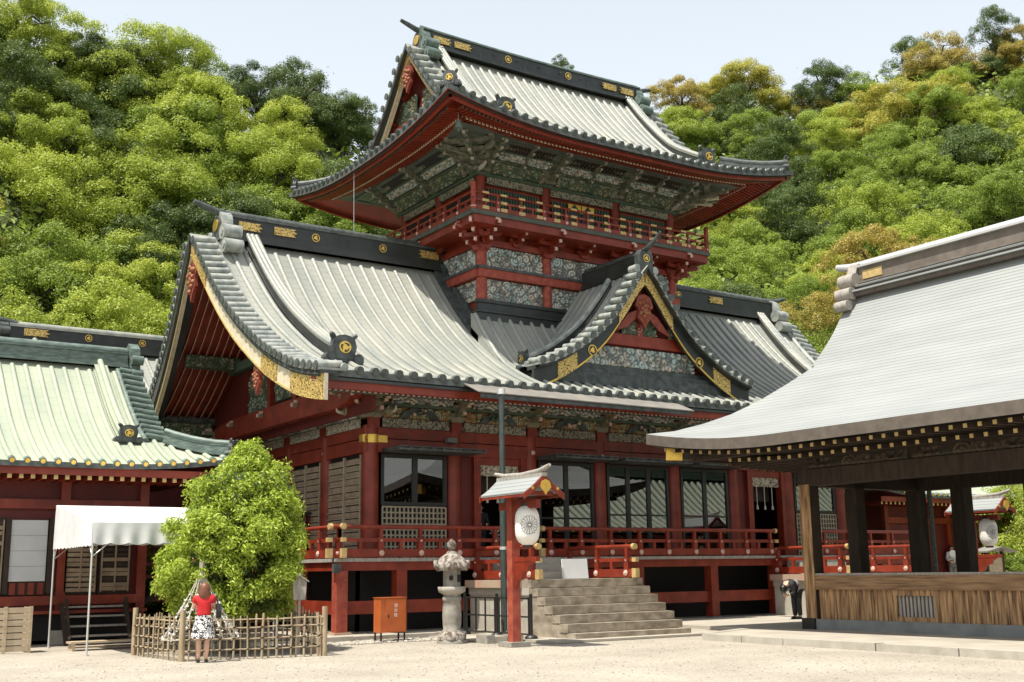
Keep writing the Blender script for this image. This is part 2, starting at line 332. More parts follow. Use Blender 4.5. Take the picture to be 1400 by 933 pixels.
def interp(tab, x):
    xs = [a for a, b in tab]; zs = [b for a, b in tab]; n = len(xs)
    if x <= xs[0]: return zs[0] + (x - xs[0]) * (zs[1] - zs[0]) / (xs[1] - xs[0])
    if x >= xs[-1]: return zs[-1] + (x - xs[-1]) * (zs[-1] - zs[-2]) / (xs[-1] - xs[-2])
    i = max(k for k in range(n - 1) if xs[k] <= x)
    def sl(k):
        if k == 0: return (zs[1] - zs[0]) / (xs[1] - xs[0])
        if k == n - 1: return (zs[-1] - zs[-2]) / (xs[-1] - xs[-2])
        return (zs[k + 1] - zs[k - 1]) / (xs[k + 1] - xs[k - 1])
    h = xs[i + 1] - xs[i]; t = (x - xs[i]) / h
    return (2 * t**3 - 3 * t**2 + 1) * zs[i] + (t**3 - 2 * t**2 + t) * h * sl(i) + (-2 * t**3 + 3 * t**2) * zs[i + 1] + (t**3 - t**2) * h * sl(i + 1)
# ---------------------------------------------------------------- carved relief panel
def carve_mesh(name, w, h, seed, matname, step=.035, depth=.05, cell=.34, kind='cloud'):
    """relief of scrolls in the x-z plane, centred on x, rising from z=0, relief towards -y; paint attribute = (relief, hue)"""
    rng = np.random.RandomState(seed); nu = max(4, int(w / step)); nv = max(3, int(h / step))
    X, Z = np.meshgrid(np.linspace(-w / 2, w / 2, nu + 1), np.linspace(0, h, nv + 1))
    n = max(3, int(w * h / (cell * cell) * 1.7)); cx = rng.uniform(-w / 2, w / 2, n); cz = rng.uniform(0, h, n); ph = rng.uniform(0, 6.28, n); sg = rng.choice([-1, 1], n); hu = rng.rand(n)
    D = np.hypot(X[..., None] - cx, Z[..., None] - cz); k = D.argmin(-1); d = np.take_along_axis(D, k[..., None], -1)[..., 0]
    th = np.arctan2(Z - cz[k], X - cx[k]); d2 = np.partition(D, 1, axis=-1)[..., 1]
    spiral = .5 + .5 * np.sin(sg[k] * th + ph[k] + d * 2 * np.pi / (cell * .36))
    edge = np.clip((d2 - d) / (cell * .28), 0, 1)
    rel = np.clip(.25 + .75 * spiral, 0, 1) * (.25 + .75 * edge)
    if kind == 'wave': rel = .5 + .5 * np.sin((Z * 2.2 + .12 * np.sin(X * 9 + ph[k])) * 2 * np.pi / cell + 2.5 * np.sin(X * 5 + Z * 3)); rel *= .4 + .6 * edge
    fr = np.minimum.reduce([X + w / 2, w / 2 - X, Z, h - Z]); rel = rel * np.clip(fr / .03, 0, 1)
    Y = -depth * rel
    vs = np.stack([X, Y, Z], -1).reshape(-1, 3); idx = np.arange((nu + 1) * (nv + 1)).reshape(nv + 1, nu + 1)
    fs = np.stack([idx[:-1, :-1], idx[:-1, 1:], idx[1:, 1:], idx[1:, :-1]], -1).reshape(-1, 4)
    me = bpy.data.meshes.new(name); me.from_pydata(vs.tolist(), [], fs.tolist()); me.materials.append(MATS[matname])
    a = me.color_attributes.new('paint', 'FLOAT_COLOR', 'POINT'); c = np.zeros(((nu + 1) * (nv + 1), 4), np.float32); c[:, 0] = rel.ravel(); c[:, 1] = hu[k].ravel(); c[:, 3] = 1
    a.data.foreach_set('color', c.ravel()); me.polygons.foreach_set('use_smooth', [True] * len(me.polygons)); me.update(); return me
# gold crest with three comma shapes (tomoe); faces -y, radius 1
def crest_mesh():
    m = M(); m.cyl((0, .12, 0), (0, 0, 0), 1, 1, 20, 0, False)
    for k in range(3):
        a = k * 2 * math.pi / 3; A = []; B = []
        for i in range(9):
            t = i / 8; an = a + t * 2.3; ro = .80; th = .42 * (1 - t) ** .8 + .03; ri = ro - th
            A.append((ro * math.cos(an), -.02, ro * math.sin(an))); B.append((ri * math.cos(an), -.02, ri * math.sin(an)))
        m.strip(A, B, (0, -.03, 0), 1)
        m.cyl((.58 * math.cos(a), -.02, .58 * math.sin(a)), (.58 * math.cos(a), -.055, .58 * math.sin(a)), .235, None, 10, 1, False)
    return m.mesh('crest', [MATS and 'gold', 'black_lacquer'])
CREST = crest_mesh()
def crest(parent, p, r, face='front'):
    o = inst('crest', CREST, parent, p, {'front': 0, 'left': -math.pi / 2, 'right': math.pi / 2}[face], (r, r * .35, r)); return o
# gold plate with swallow tail, faces -y, unit length 1 x height 1
def plate_mesh(two=False):
    m = M(); P = [(0, 0), (1, 0), (.86, .25), (1.05, .5), (.86, .75), (1, 1), (0, 1)] if not two else [(0, 0), (1, 0), (1, 1), (0, 1)]
    m.prism(P, (0, 0, 0), (1, 0, 0), (0, 0, 1), (0, -.05, 0), 0); return m.mesh('gold_plate', ['gold_fret'])
PLATE = plate_mesh()
# ================================================================ roof kit
def half_rib(path, r, mats=('tile_rib', 'tile_edge'), cap=1.35, name='tile_rib', n=5):
    m = M(); m.tube(path, r, n, 0, True, False, 0, math.pi)
    if cap:
        a = Vector(path[0]); b = Vector(path[1]); d = (a - b).normalized()
        m.cyl(a - d * .10, a + d * .05, r * cap, None, 10, 1, True)
        m.cyl(a + d * .05, a + d * .062, r * cap * .68, None, 10, 2 if len(mats) > 2 else 1, False)
    return m.mesh(name, mats)
def ridge_bar(parent, pts, w, h, top_r=.16, mats=('black_lacquer', 'tile_rib'), name='ridge', step=None, steps=((1, .18), (.8, .82)), cap_name='ridge_cap'):
    """stepped bar along pts (base line) with a rolled cap on top"""
    m = M(); P = [Vector(p) for p in pts]
    for k, (fw, z1) in enumerate(steps):
        z0 = 0 if k == 0 else steps[k - 1][1]
        A = []; B = []
        for i, p in enumerate(P):
            d = (P[min(i + 1, len(P) - 1)] - P[max(i - 1, 0)]); d.z = 0; d.normalize(); sd = Vector((-d.y, d.x, 0))
            A.append(p + sd * w * fw / 2 + Vector((0, 0, z0 * h))); B.append(p - sd * w * fw / 2 + Vector((0, 0, z0 * h)))
        m.strip(A, B, (0, 0, (z1 - z0) * h), 0)
        if k > 0 or len(steps) == 1: pass
    m.strip([p + Vector((0, 0, 0)) + q * (w * .5) for p, q in zip(P, _sides(P))], [p - q * (w * .5) for p, q in zip(P, _sides(P))], (0, 0, .02), 0)
    zt = steps[-1][1] * h
    A = [p + q * w * .46 + Vector((0, 0, zt)) for p, q in zip(P, _sides(P))]; B = [p - q * w * .46 + Vector((0, 0, zt)) for p, q in zip(P, _sides(P))]
    m.strip(A, B, (0, 0, h * .07), 1)
    bar = m.build(name, mats, parent)
    c = M(); c.tube([p + Vector((0, 0, zt + h * .07 + top_r * .45)) for p in P], top_r, 10, 0, True, True)
    c.build(cap_name, [mats[1]], parent); return bar
def _sides(P):
    out = []
    for i in range(len(P)):
        d = (P[min(i + 1, len(P) - 1)] - P[max(i - 1, 0)]); d.z = 0
        if d.length < 1e-6: d = Vector((1, 0, 0))
        d.normalize(); out.append(Vector((-d.y, d.x, 0)))
    return out
def oni_mesh(mats=('black_weathered', 'gold', 'black_lacquer')):
    """ridge-end ornament, faces -y, about 1 wide, 1 high, scroll feet and a horn"""
    m = M()
    P = [(-.34, 0), (.34, 0), (.36, .25), (.42, .5), (.36, .74), (.2, .86), (0, .9), (-.2, .86), (-.36, .74), (-.42, .5), (-.36, .25)]
    m.prism(P, (0, -.12, 0), (1, 0, 0), (0, 0, 1), (0, .24, 0), 0)
    P2 = [(a * .8, .08 + b * .82) for a, b in P]; m.prism(P2, (0, -.15, 0), (1, 0, 0), (0, 0, 1), (0, .04, 0), 0)
    for s_ in (-1, 1):
        m.cyl((s_ * .48, -.16, .12), (s_ * .48, .2, .12), .17, None, 12, 0); m.cyl((s_ * .48, -.19, .12), (s_ * .48, -.16, .12), .09, None, 10, 0)
        m.tube([(s_ * .28, .05, .78), (s_ * .38, -.02, .88), (s_ * .45, -.06, .93)], [.10, .09, .06], 8, 0)
    m.cyl((0, -.155, .47), (0, -.18, .47), .2, None, 16, 1, False)
    for k in range(3):
        a = k * 2.094 + .4; m.tube([(.13 * math.cos(a + t * .5), -.185, .47 + .13 * math.sin(a + t * .5)) for t in range(4)], [.045, .035, .025, .01], 5, 2)
    return m.mesh('ridge_ornament', mats)
ONI = oni_mesh(); ONI_G = None
def Tleft(u, v, z): return (-u, v, z)
def Tright(u, v, z): return (u, v, z)
def Tfront(u, v, z): return (v, -u, z)
def gable_trim(parent, T, zf, V, u_of, halves=(-1, 1), n_tiles=22, tile_len=.75, tile_r=.15, bh=(.55, .7), v_board=None, board='ivory', plates=(), board_in=.22, th=.1,
               band='black_lacquer', v0=.25, tiles=True, ribs_in=(0,), rib_r=.12, boardthick=.12, gold_at=True, band_h=.2, tile_mats=('verge_tile', 'tile_edge')):
    """everything along a gable's edge; T maps (outward, lateral, height) into the parent's frame"""
    for s in halves:
        pth = lambda v, du=0, dz=0: T(u_of(v) - du, s * v, zf(v) + dz)
        if tiles:
            # equal arc-length positions
            vs = np.linspace(v0, V, 120); L = np.concatenate([[0], np.cumsum(np.hypot(np.diff(vs), np.diff([zf(q) for q in vs])))])
            for k in range(n_tiles):
                v = float(np.interp(L[-1] * (k + .5) / n_tiles, L, vs)); v2 = v + .02
                m = M(); dz = zf(v2) - zf(v); nl = math.hypot(.02, dz); nv, nz = -dz / nl, .02 / nl   # normal (lateral, z)
                a = T(u_of(v) + .06, s * (v + nv * .12), zf(v) + nz * .12 - .05); b = T(u_of(v) - tile_len, s * (v + nv * .12), zf(v) + nz * .12 + .03)
                m.cyl(a, b, tile_r, tile_r * .92, 9, 0); a2 = T(u_of(v) + .09, s * (v + nv * .12), zf(v) + nz * .12 - .05)
                m.cyl(a2, a, tile_r * 1.12, None, 10, 1)
                w_ = L[-1] / n_tiles * .5
                A = T(u_of(v) + .03, s * (v + w_ * nz), zf(v) - w_ * nv * -1 * 0 + dz / nl * w_ + .0); m.beam(T(u_of(v) + .03, s * v, zf(v) - .03), T(u_of(v) - tile_len, s * v, zf(v) - .01), w_ * 1.9, .07, 0, up=Vector(T(0, s * nv, nz)))
                m.build('verge_tile', tile_mats, parent)
        for q in ribs_in:
            m = M(); m.tube([pth(v0 + (V - v0) * i / 14, tile_len + .02 + q, .06) for i in range(15)], rib_r, 8, 0); m.build('verge_rib', [tile_mats[0]], parent)
        vb = v_board or V; nn = 16; vv = [.0 + vb * i / nn for i in range(nn + 1)]
        hh = lambda v: lerp(bh[0], bh[1], (v / vb) ** 2)
        m = M(); m.strip([pth(v, board_in - .1, -.06) for v in vv], [pth(v, board_in - .1, -.06 - band_h) for v in vv], Vector(T(-.5, 0, 0)) - Vector(T(0, 0, 0)), 0)
        m.build('eave_band', [band], parent)
        m = M(); m.strip([pth(v, board_in, -.06 - band_h) for v in vv], [pth(v, board_in, -.06 - band_h - hh(v)) for v in vv], Vector(T(-boardthick, 0, 0)) - Vector(T(0, 0, 0)), 0)
        bo = m.build('bargeboard', [board], parent)
        m = M(); m.strip([pth(v, board_in - .03, -.06 - band_h - hh(v) + .07) for v in vv], [pth(v, board_in - .03, -.06 - band_h - hh(v) - .0) for v in vv], Vector(T(-.03, 0, 0)) - Vector(T(0, 0, 0)), 0)
        m.build('bargeboard_edging', ['gold_pale' if board == 'ivory' else 'gold'], bo)
        for (va, vc, ins) in plates:
            m = M(); k = 6; q = [va + (vc - va) * i / k for i in range(k + 1)]
            top = []; bot = []
            for i, v in enumerate(q):
                e = 0 if 0 < i < k else ins
                top.append(pth(v, board_in - .035, -.06 - band_h - e * hh(v))); bot.append(pth(v, board_in - .035, -.06 - band_h - hh(v) * (1 - e) ))
            m.strip(top, bot, Vector(T(-.03, 0, 0)) - Vector(T(0, 0, 0)), 0); m.build('gold_plate', ['gold_fret'], bo)
def scroll_end(parent, T, zc, side_scrolls=True, s=1.0, mats=('verge_tile', 'gold', 'black_weathered')):
    """ornament that closes a main ridge: rounded plate facing outward, stacked rolls down both sides, rising spout; T as in gable_trim with u=0 at the plate"""
    m = M(); P = [(.55 * s * math.cos(a), .55 * s * math.sin(a) + .55 * s) for a in np.linspace(0, math.pi, 11)] + [(-.6 * s, -.25 * s), (.6 * s, -.25 * s)]
    p0 = Vector(T(0, 0, zc)); ex = Vector(T(0, 1, 0)) - Vector(T(0, 0, 0)); ou = Vector(T(1, 0, 0)) - Vector(T(0, 0, 0))
    m.prism(P, p0, ex, (0, 0, 1), ou * -.4 * s, 0)
    m.prism([(a * .75, b * .75 + .1 * s) for a, b in P], p0 + ou * .06, ex, (0, 0, 1), ou * -.06, 2)
    m.build('ridge_end_plate', mats, parent)
    cm = M(); cm.cyl(p0 + ou * .07 + Vector((0, 0, .55 * s)), p0 + ou * .10 + Vector((0, 0, .55 * s)), .24 * s, None, 16, 0, False); cm.build('crest', ['gold'], parent)
    for sg in (-1, 1):
        for k, (dv, dz, r) in enumerate(((.72, .15, .30), (.95, -.42, .26))):
            q = M(); c = p0 + ex * sg * dv * s + Vector((0, 0, dz * s)); q.cyl(c + ou * .08, c - ou * .62 * s, r * s, None, 14, 0); q.cyl(c + ou * .08, c + ou * .11, r * .5 * s, None, 10, 0)
            q.build('ridge_scroll', [mats[0]], parent)
    q = M(); q.tube([p0 - ou * .5 * s + Vector((0, 0, 1.02 * s)), p0 + ou * .1 + Vector((0, 0, 1.10 * s)), p0 + ou * .55 * s + Vector((0, 0, 1.24 * s)), p0 + ou * .95 * s + Vector((0, 0, 1.36 * s))], [.15 * s, .14 * s, .12 * s, .09 * s], 10, 0)
    q.build('ridge_spout', ['black_weathered'], parent)
class Irimoya:
    def __init__(s, hx, hy, dg, prof, lift=.6, th=.22, lx=5.):
        s.hx, s.hy, s.dg, s.prof, s.lift, s.th, s.lx = hx, hy, dg, prof, lift, th, lx
        s.gl = hx - dg + .12
    def lf(s, d1, d2):
        a = max(0, 1 - max(d1, d2) / s.lx); b = max(0, 1 - min(d1, d2) / (s.lx * .7)); return s.lift * a * a * b
    def z(s, x, y):
        d1 = s.hy - abs(y); d2 = s.hx - abs(x)
        d = d1 if abs(x) <= s.gl + .01 and d1 >= s.dg else min(d1, d2)
        return interp(s.prof, d) + s.lf(d1, d2)
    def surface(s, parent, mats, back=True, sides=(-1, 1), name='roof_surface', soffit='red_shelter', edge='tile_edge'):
        MM = [mats, soffit, edge]
        zz = lambda x, y, d: interp(s.prof, d) + s.lf(s.hy - abs(y), s.hx - abs(x))
        m = M(); nx = 28
        def sheet(fn, rows, eave=True):
            g = []
            for d in rows:
                g.append([fn(d, i / nx) for i in range(nx + 1)])
            for j in range(len(rows) - 1):
                for i in range(nx):
                    a, b, c, e = g[j][i], g[j][i + 1], g[j + 1][i + 1], g[j + 1][i]
                    m.add([a, b, c, e], [(0, 1, 2, 3)], 0)
                    lo = [(p[0], p[1], p[2] - s.th) for p in (a, b, c, e)]; m.add(lo, [(3, 2, 1, 0)], 1)
                if True:
                    for i in (0, nx):
                        a, e = g[j][i], g[j + 1][i]; m.add([a, e, (e[0], e[1], e[2] - s.th), (a[0], a[1], a[2] - s.th)], [(0, 1, 2, 3)], 2)
            if eave:
                for i in range(nx):
                    a, b = g[0][i], g[0][i + 1]; m.add([a, b, (b[0], b[1], b[2] - s.th), (a[0], a[1], a[2] - s.th)], [(0, 1, 2, 3)], 2)
        r1 = list(np.linspace(0, s.dg, 7)); r2 = list(np.linspace(s.dg, s.hy, 12))
        for sg in ((-1, 1) if back else (-1,)):
            sheet(lambda d, t: (lerp(-(s.hx - d), s.hx - d, t), sg * (s.hy - d), zz(lerp(-(s.hx - d), s.hx - d, t), s.hy - d, d)), r1)
            sheet(lambda d, t: (lerp(-s.gl, s.gl, t), sg * (s.hy - d), interp(s.prof, d) + s.lf(s.hy - (s.hy - d), s.hx - abs(lerp(-s.gl, s.gl, t)))), r2, False)
        for sg in sides:
            sheet(lambda d, t: (sg * (s.hx - d), lerp(-(s.hy - d), s.hy - d, t), zz(s.hx - d, lerp(-(s.hy - d), s.hy - d, t), d)), r1)
        return m.build(name, MM, parent)
    def ribs(s, parent, sp, r, mats, x0=None, x1=None, sides=(-1,), top_gap=.35, cap=1.35, name='tile_rib', fronts=(-1,), clip=None):
        cache = {}
        for sg in fronts:
            n = int(2 * s.hx / sp); 
            for k in range(n + 1):
                x = -s.hx + .12 + k * (2 * s.hx - .24) / n
                if x0 is not None and x < x0: continue
                if x1 is not None and x > x1: continue
                dx = s.hx - abs(x); dmax = s.hy - top_gap if abs(x) <= s.gl else min(dx - .1, s.hy)
                if clip: dmax = min(dmax, clip(x))
                if dmax < .25: continue
                key = (round(dmax, 2), 0 if dx > s.lx else round(dx, 3), sg)
                if key not in cache:
                    nn = max(3, int(dmax / .6) + 1); ds = [dmax * i / nn for i in range(nn + 1)]
                    cache[key] = half_rib([(0, sg * (s.hy - d), interp(s.prof, d) + s.lf(d, dx) + .015) for d in ds], r, mats, cap)
                inst(name, cache[key], parent, (x, 0, 0))
        for sg in sides:
            n = int(2 * s.hy / sp)
            for k in range(n + 1):
                y = -s.hy + .12 + k * (2 * s.hy - .24) / n; dy = s.hy - abs(y); dmax = min(s.dg, dy - .1)
                if dmax < .25: continue
                ds = [dmax * i / 4 for i in range(5)]
                inst(name, half_rib([(sg * (s.hx - d), 0, interp(s.prof, d) + s.lf(d, dy) + .015) for d in ds], r, mats, cap), parent, (0, y, 0))
    def hip(s, parent, sx, sy, w=.32, h=.30, mats=('black_weathered', 'tile_rib'), d0=.25, oni=.55, name='hip_ridge', r=.12):
        P = []
        for i in range(9):
            d = lerp(s.dg, d0, i / 8); x = sx * (s.hx - d); y = sy * (s.hy - d); P.append((x, y, interp(s.prof, d) + s.lf(d, d) + .02))
        ridge_bar(parent, P, w, h, r, mats, name, cap_name='hip_cap')
        m = M(); e = Vector(P[-1]); d = (Vector(P[-1]) - Vector(P[-2])); d.z = 0; d.normalize()
        if oni: inst('ridge_ornament', ONI, parent, tuple(e + d * .05), math.atan2(d.y, d.x) + math.pi / 2, (oni, oni, oni))
# ================================================================ main hall, in its own fitted frame
HX, HY, S_H = 27.26, 38.7, .92
hall = thing('shrine_hall', 'large red two-storey shrine hall with grey tiled roofs and carved eaves', 'shrine hall', (HX * S_H, HY * S_H, 1.7 - 1.7 * S_H), scale=S_H)
OFF = (-HX, -HY, 0)
def HM(): return M(OFF)
def P3(x, y, z): return (x - HX, y - HY, z)
PROF = [(0, 13.55), (.35, 13.2), (.9, 12.55), (2.1, 11.26), (3.35, 10.14), (4.5, 9.32), (5.8, 8.53), (7.6, 7.75), (8.95, 7.44), (9.35, 7.40)]
def hz(v): return interp(PROF, v)             # height of main roof at lateral distance v from ridge
VE = 9.1
# ---- main roof shell: two slopes, verge slanting outwards towards the ridge
xv = lambda v: 14.06 + .95 * (1 - v / VE)
m = HM(); m.o = (0, 0, 0)
nv_, nu_ = 18, 20
for sg in (-1, 1):
    for a in range(nv_):
        va, vb = VE * a / nv_, VE * (a + 1) / nv_
        for b in range(nu_):
            q = [(lerp(-xv(v), xv(v), t), sg * v, hz(v)) for v, t in ((va, b / nu_), (va, (b + 1) / nu_), (vb, (b + 1) / nu_), (vb, b / nu_))]
            m.add(q, [(0, 1, 2, 3)], 0); m.add([(x, y, z - .2) for x, y, z in q], [(3, 2, 1, 0)], 1)
            if a == nv_ - 1: m.add([q[2], q[3], (q[3][0], q[3][1], q[3][2] - .2), (q[2][0], q[2][1], q[2][2] - .2)], [(0, 1, 2, 3)], 2)
        for sx in (-1, 1):
            A = (sx * xv(va), sg * va, hz(va)); B = (sx * xv(vb), sg * vb, hz(vb)); m.add([A, B, (B[0], B[1], B[2] - .2), (A[0], A[1], A[2] - .2)], [(0, 1, 2, 3)], 2)
m.build('roof_surface', ['tile_pan', 'red_lacquer', 'tile_edge'], hall)
# ---- round tile ribs of the front slope
def main_rib(vtop, vbot=VE, n=14):
    vs = [lerp(vbot, vtop, i / n) for i in range(n + 1)]
    return half_rib([(0, -v, hz(v) + .015) for v in vs], .085, ('tile_rib', 'tile_edge'), 1.5)
RIB_F = main_rib(.45)
apr = lambda v: .80 * max(0, min(1, (4.9 - v) / 1.75)) ** 1.2
RIB_T = half_rib([(0, -v, hz(v) + .015 + apr(v)) for v in [lerp(VE, 3.15, i / 12) for i in range(13)]], .085, ('tile_rib', 'tile_edge'), 1.5)
m = M(); m.grid(lambda u, v: (lerp(-5.3, 5.3, u), -lerp(4.9, 3.1, v), hz(lerp(4.9, 3.1, v)) + apr(lerp(4.9, 3.1, v)) + .003), 4, 8, 0, True)
for sx in (-1, 1): m.add([(sx * 5.3, -q, hz(q) - .05) for q in (4.9, 4.0, 3.1)] + [(sx * 5.3, -q, hz(q) + apr(q) + .003) for q in (3.1, 4.0, 4.9)], [(0, 1, 2, 3, 4, 5)], 0)
m.build('roof_apron', ['tile_pan'], hall)
k0 = -28
xs_r = []
for k in range(-27, 28):
    x = k * .4888 + .24
    if abs(x) > 12.05: continue
    xs_r.append(x); inst('tile_rib', RIB_T if abs(x) < 5.35 else RIB_F, hall, (x, 0, 0))
# ribs between the descending ridge and the verge run parallel to the verge
for sx in (-1, 1):
    for q in (1.28, 1.78):
        mm = half_rib([(sx * (xv(v) - q), -v, hz(v) + .015) for v in [lerp(VE, .5, i / 14) for i in range(15)]], .085, ('tile_rib', 'tile_edge'), 1.5); inst('tile_rib', mm, hall)
    # descending ridge with its ornament
    P = [(sx * (xv(v) - 2.05 - .1), -v, hz(v) + .02) for v in [lerp(.3, 6.5, i / 12) for i in range(13)]]
    ridge_bar(hall, P, .50, .42, .11, ('black_lacquer', 'tile_rib'), 'descending_ridge', cap_name='descending_ridge_cap')
    m = M(); m.tube([(p[0] - .16, p[1], p[2] + .44) for p in P], .09, 8, 0); m.tube([(p[0] + .16, p[1], p[2] + .44) for p in P], .09, 8, 0); m.build('ridge_roll', ['tile_rib'], hall)
    inst('ridge_ornament', ONI, hall, (P[-1][0], P[-1][1] - .2, P[-1][2] - .1), 0, (1.0, 1.0, .95))
# ---- main ridge (two wings left and right of the tower)
for sx in (-1, 1):
    a, b = (-13.75, -4.7) if sx < 0 else (4.7, 13.75)
    ridge_bar(hall, [(lerp(a, b, t / 8), 0, 13.42 + .0) for t in range(9)], .80, 1.0, .17, ('black_lacquer', 'tile_edge'), 'main_ridge', steps=((1.15, .12), (.92, .30), (.78, .86)))
    T = Tleft if sx < 0 else Tright
    scroll_end(hall, lambda u, v, z, T=T: tuple(Vector(T(u + 14.0, v, z))), 13.45, s=.95)
    for x in (-10.35, -7.55) if sx < 0 else (7.6,): crest(hall, (x, -.33, 14.0), .16)
    for x, fl in ((-13.35, 1), (-12.0, 1), (-5.1, -1)) if sx < 0 else ((5.1, 1), (10.3, -1)):
        inst('gold_plate', PLATE, hall, (x, -.325, 13.86), 0, (.85 * fl, 1, .3))
# ---- gable ends
pl = ((VE - 1.75, VE + .12, .0), (VE - 3.6, VE - 2.6, .12), (.05, 1.3, .0))
gable_trim(hall, Tleft, hz, VE + .15, xv, (1,), n_tiles=30, tile_len=.72, tile_r=.12, bh=(.34, .40), plates=pl[:2], board_in=.10, band_h=.62)
for T, hv in ((Tleft, (-1,)), (Tright, (-1,))):
    gable_trim(hall, T, hz, VE + .15, xv, hv, n_tiles=30, tile_len=.72, tile_r=.12, bh=(.66, .76), plates=pl, board_in=.10, band_h=.10)
# left gable: wall, beams and soffit rafters
zsof = lambda v: hz(v) - .22
for sg in (-1, 1):
    for k in range(24):
        v0 = .5; v1 = VE - .3
        x = -14.0 + k * .30 if sg > 0 else -14.0 + k * .30
        if k > 9: break
        m = M(); vs = [lerp(.4, VE - .25, i / 7) for i in range(8)]
        m.strip([(x - .05, sg * v, zsof(v)) for v in vs], [(x + .05, sg * v, zsof(v)) for v in vs], (0, 0, -.13), 0)
        m.strip([(x - .052, sg * v, zsof(v) - .13) for v in vs], [(x - .03, sg * v, zsof(v) - .13) for v in vs], (0, 0, -.012), 1)
        m.build('soffit_rafter', ['red_lacquer', 'ivory'], hall)
m = HM()
for y0, y1 in ((31.2, 38.7),): pass
# wall plane of gable at X=15.35
XG = 15.45 - HX
m = M(); vs = [-(VE - 1.3) + (2 * VE - 2.6) * i / 24 for i in range(25)]
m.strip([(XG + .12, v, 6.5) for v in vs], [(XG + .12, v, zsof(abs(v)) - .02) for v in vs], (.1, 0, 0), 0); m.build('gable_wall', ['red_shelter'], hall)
# curved tie beam
m = M(); vs = [-7.3 + 12.4 * i / 16 for i in range(17)]
zb = lambda v: 7.10 + .05 * math.sin(math.pi * (v + 7.3) / 12.4) - (.10 * max(0, (v - 3.6)) ** 1.3) + .12 * max(0, -6.3 - v)
hb = lambda v: .36 - .16 * max(0, -6.1 - v)
m.strip([(XG - .25, v, zb(v) + hb(v)) for v in vs], [(XG - .25, v, zb(v) - hb(v)) for v in vs], (.34, 0, 0), 0); m.build('tie_beam', ['red_lacquer'], hall)
for (v, zc, w_, h_, sd_) in ((-5.6, 7.65, 1.9, .85, 3), (-3.4, 7.9, 2.1, 1.3, 4), (-1.2, 7.7, 2.0, 1.6, 5), (1.2, 7.5, 2.2, 1.5, 6)):
    inst('carved_panel', carve_mesh('carved_panel', w_, h_, sd_, 'carving_green', .045, .10), hall, (XG + .08, v, zc), -math.pi / 2)
for v in (-4.5, -2.3, 0): m = M(); m.box(XG - .1, XG + .1, v - .14, v + .14, 7.4, zsof(abs(v)) - .1, 0); m.build('king_post', ['red_lacquer'], hall)
m = M(); m.box(XG - .2, XG + .1, -3.4, 4.0, 9.3, 9.65, 0); m.build('cross_beam', ['green_paint'], hall)
m = M(); m.box(-13.9, XG, 3.2, 3.45, 9.35, 9.85, 0); m.build('purlin', ['green_paint'], hall)
inst('carved_panel', carve_mesh('carved_panel', 1.9, .5, 9, 'carving_green', .045, .08), hall, (-13.0, 3.18, 9.35))
m = M(); m.box(-13.8, XG, 6.1, 6.35, 7.15, 7.65, 0); m.build('purlin', ['green_paint'], hall)
inst('carved_panel', carve_mesh('carved_panel', 2.0, .5, 10, 'carving_green', .045, .08), hall, (-12.85, 6.08, 7.15))
for v in (-6.5, -3.3): m = M(); m.box(-13.75, XG, v - .14, v + .14, zsof(-v) - .55, zsof(-v) - .14, 0); m.build('purlin', ['red_lacquer'], hall)
# pendant ornaments (gegyo)
def gegyo(parent, T, z, s):
    m = M(); P = [(0, 0), (.3, -.1), (.42, -.45), (.28, -.6), (.34, -.9), (.12, -1.1), (0, -1.35), (-.12, -1.1), (-.34, -.9), (-.28, -.6), (-.42, -.45), (-.3, -.1)]
    ex = Vector(T(0, 1, 0)) - Vector(T(0, 0, 0)); ou = Vector(T(1, 0, 0)) - Vector(T(0, 0, 0))
    m.prism([(a * s, b * s) for a, b in P], T(0, 0, z), ex, (0, 0, 1), ou * .12, 0)
    for k in range(14):
        a = k * 2.4; rr = .05 + .026 * k; c = Vector(T(.13, rr * math.cos(a) * s * .75, z - (.6 + rr * math.sin(a) * 1.3) * s)); m.sphere(c, .085 * s, 7, 1)
    m.build('gable_pendant', ['pendant_red', 'pendant_gold'], parent)
gegyo(hall, lambda u, v, z: (-u - 14.75, v, z), 12.6, 1.15)
for v in (-4.9,): gegyo(hall, lambda u, v_, z, v=v: (-u - 14.15, v_ + v, z), hz(abs(v)) - .85, .75)
# ---- chidori gable on the front slope
CH = 27.26 - HX
CP = [(0, 12.80), (.35, 12.42), (1.0, 11.52), (2.0, 10.35), (3.2, 9.45), (4.4, 8.85), (5.25, 8.62)]
cz = lambda v: interp(CP, v)
yf = 31.6 - HY                    # front edge
def ych(v):                       # where the small roof meets the main slope (distance from ridge)
    for q in np.linspace(VE, 2.5, 140):
        if hz(q) >= cz(v) - .02: return -q
    return -2.8
m = M(); VC = 5.05; n = 14
for sg in (-1, 1):
    for a in range(n):
        va, vb = VC * a / n, VC * (a + 1) / n; ya, yb = ych(va), ych(vb)
        m.add([(sg * va, yf, cz(va)), (sg * vb, yf, cz(vb)), (sg * vb, yb, cz(vb)), (sg * va, ya, cz(va))], [(0, 1, 2, 3)], 0)
        m.add([(sg * va, yf, cz(va) - .14), (sg * vb, yf, cz(vb) - .14), (sg * vb, yb, cz(vb) - .14), (sg * va, ya, cz(va) - .14)], [(3, 2, 1, 0)], 1)
        m.add([(sg * va, yf, cz(va)), (sg * vb, yf, cz(vb)), (sg * vb, yf, cz(vb) - .14), (sg * va, yf, cz(va) - .14)], [(0, 1, 2, 3)], 1)
m.build('dormer_roof', ['tile_pan', 'black_lacquer'], hall)
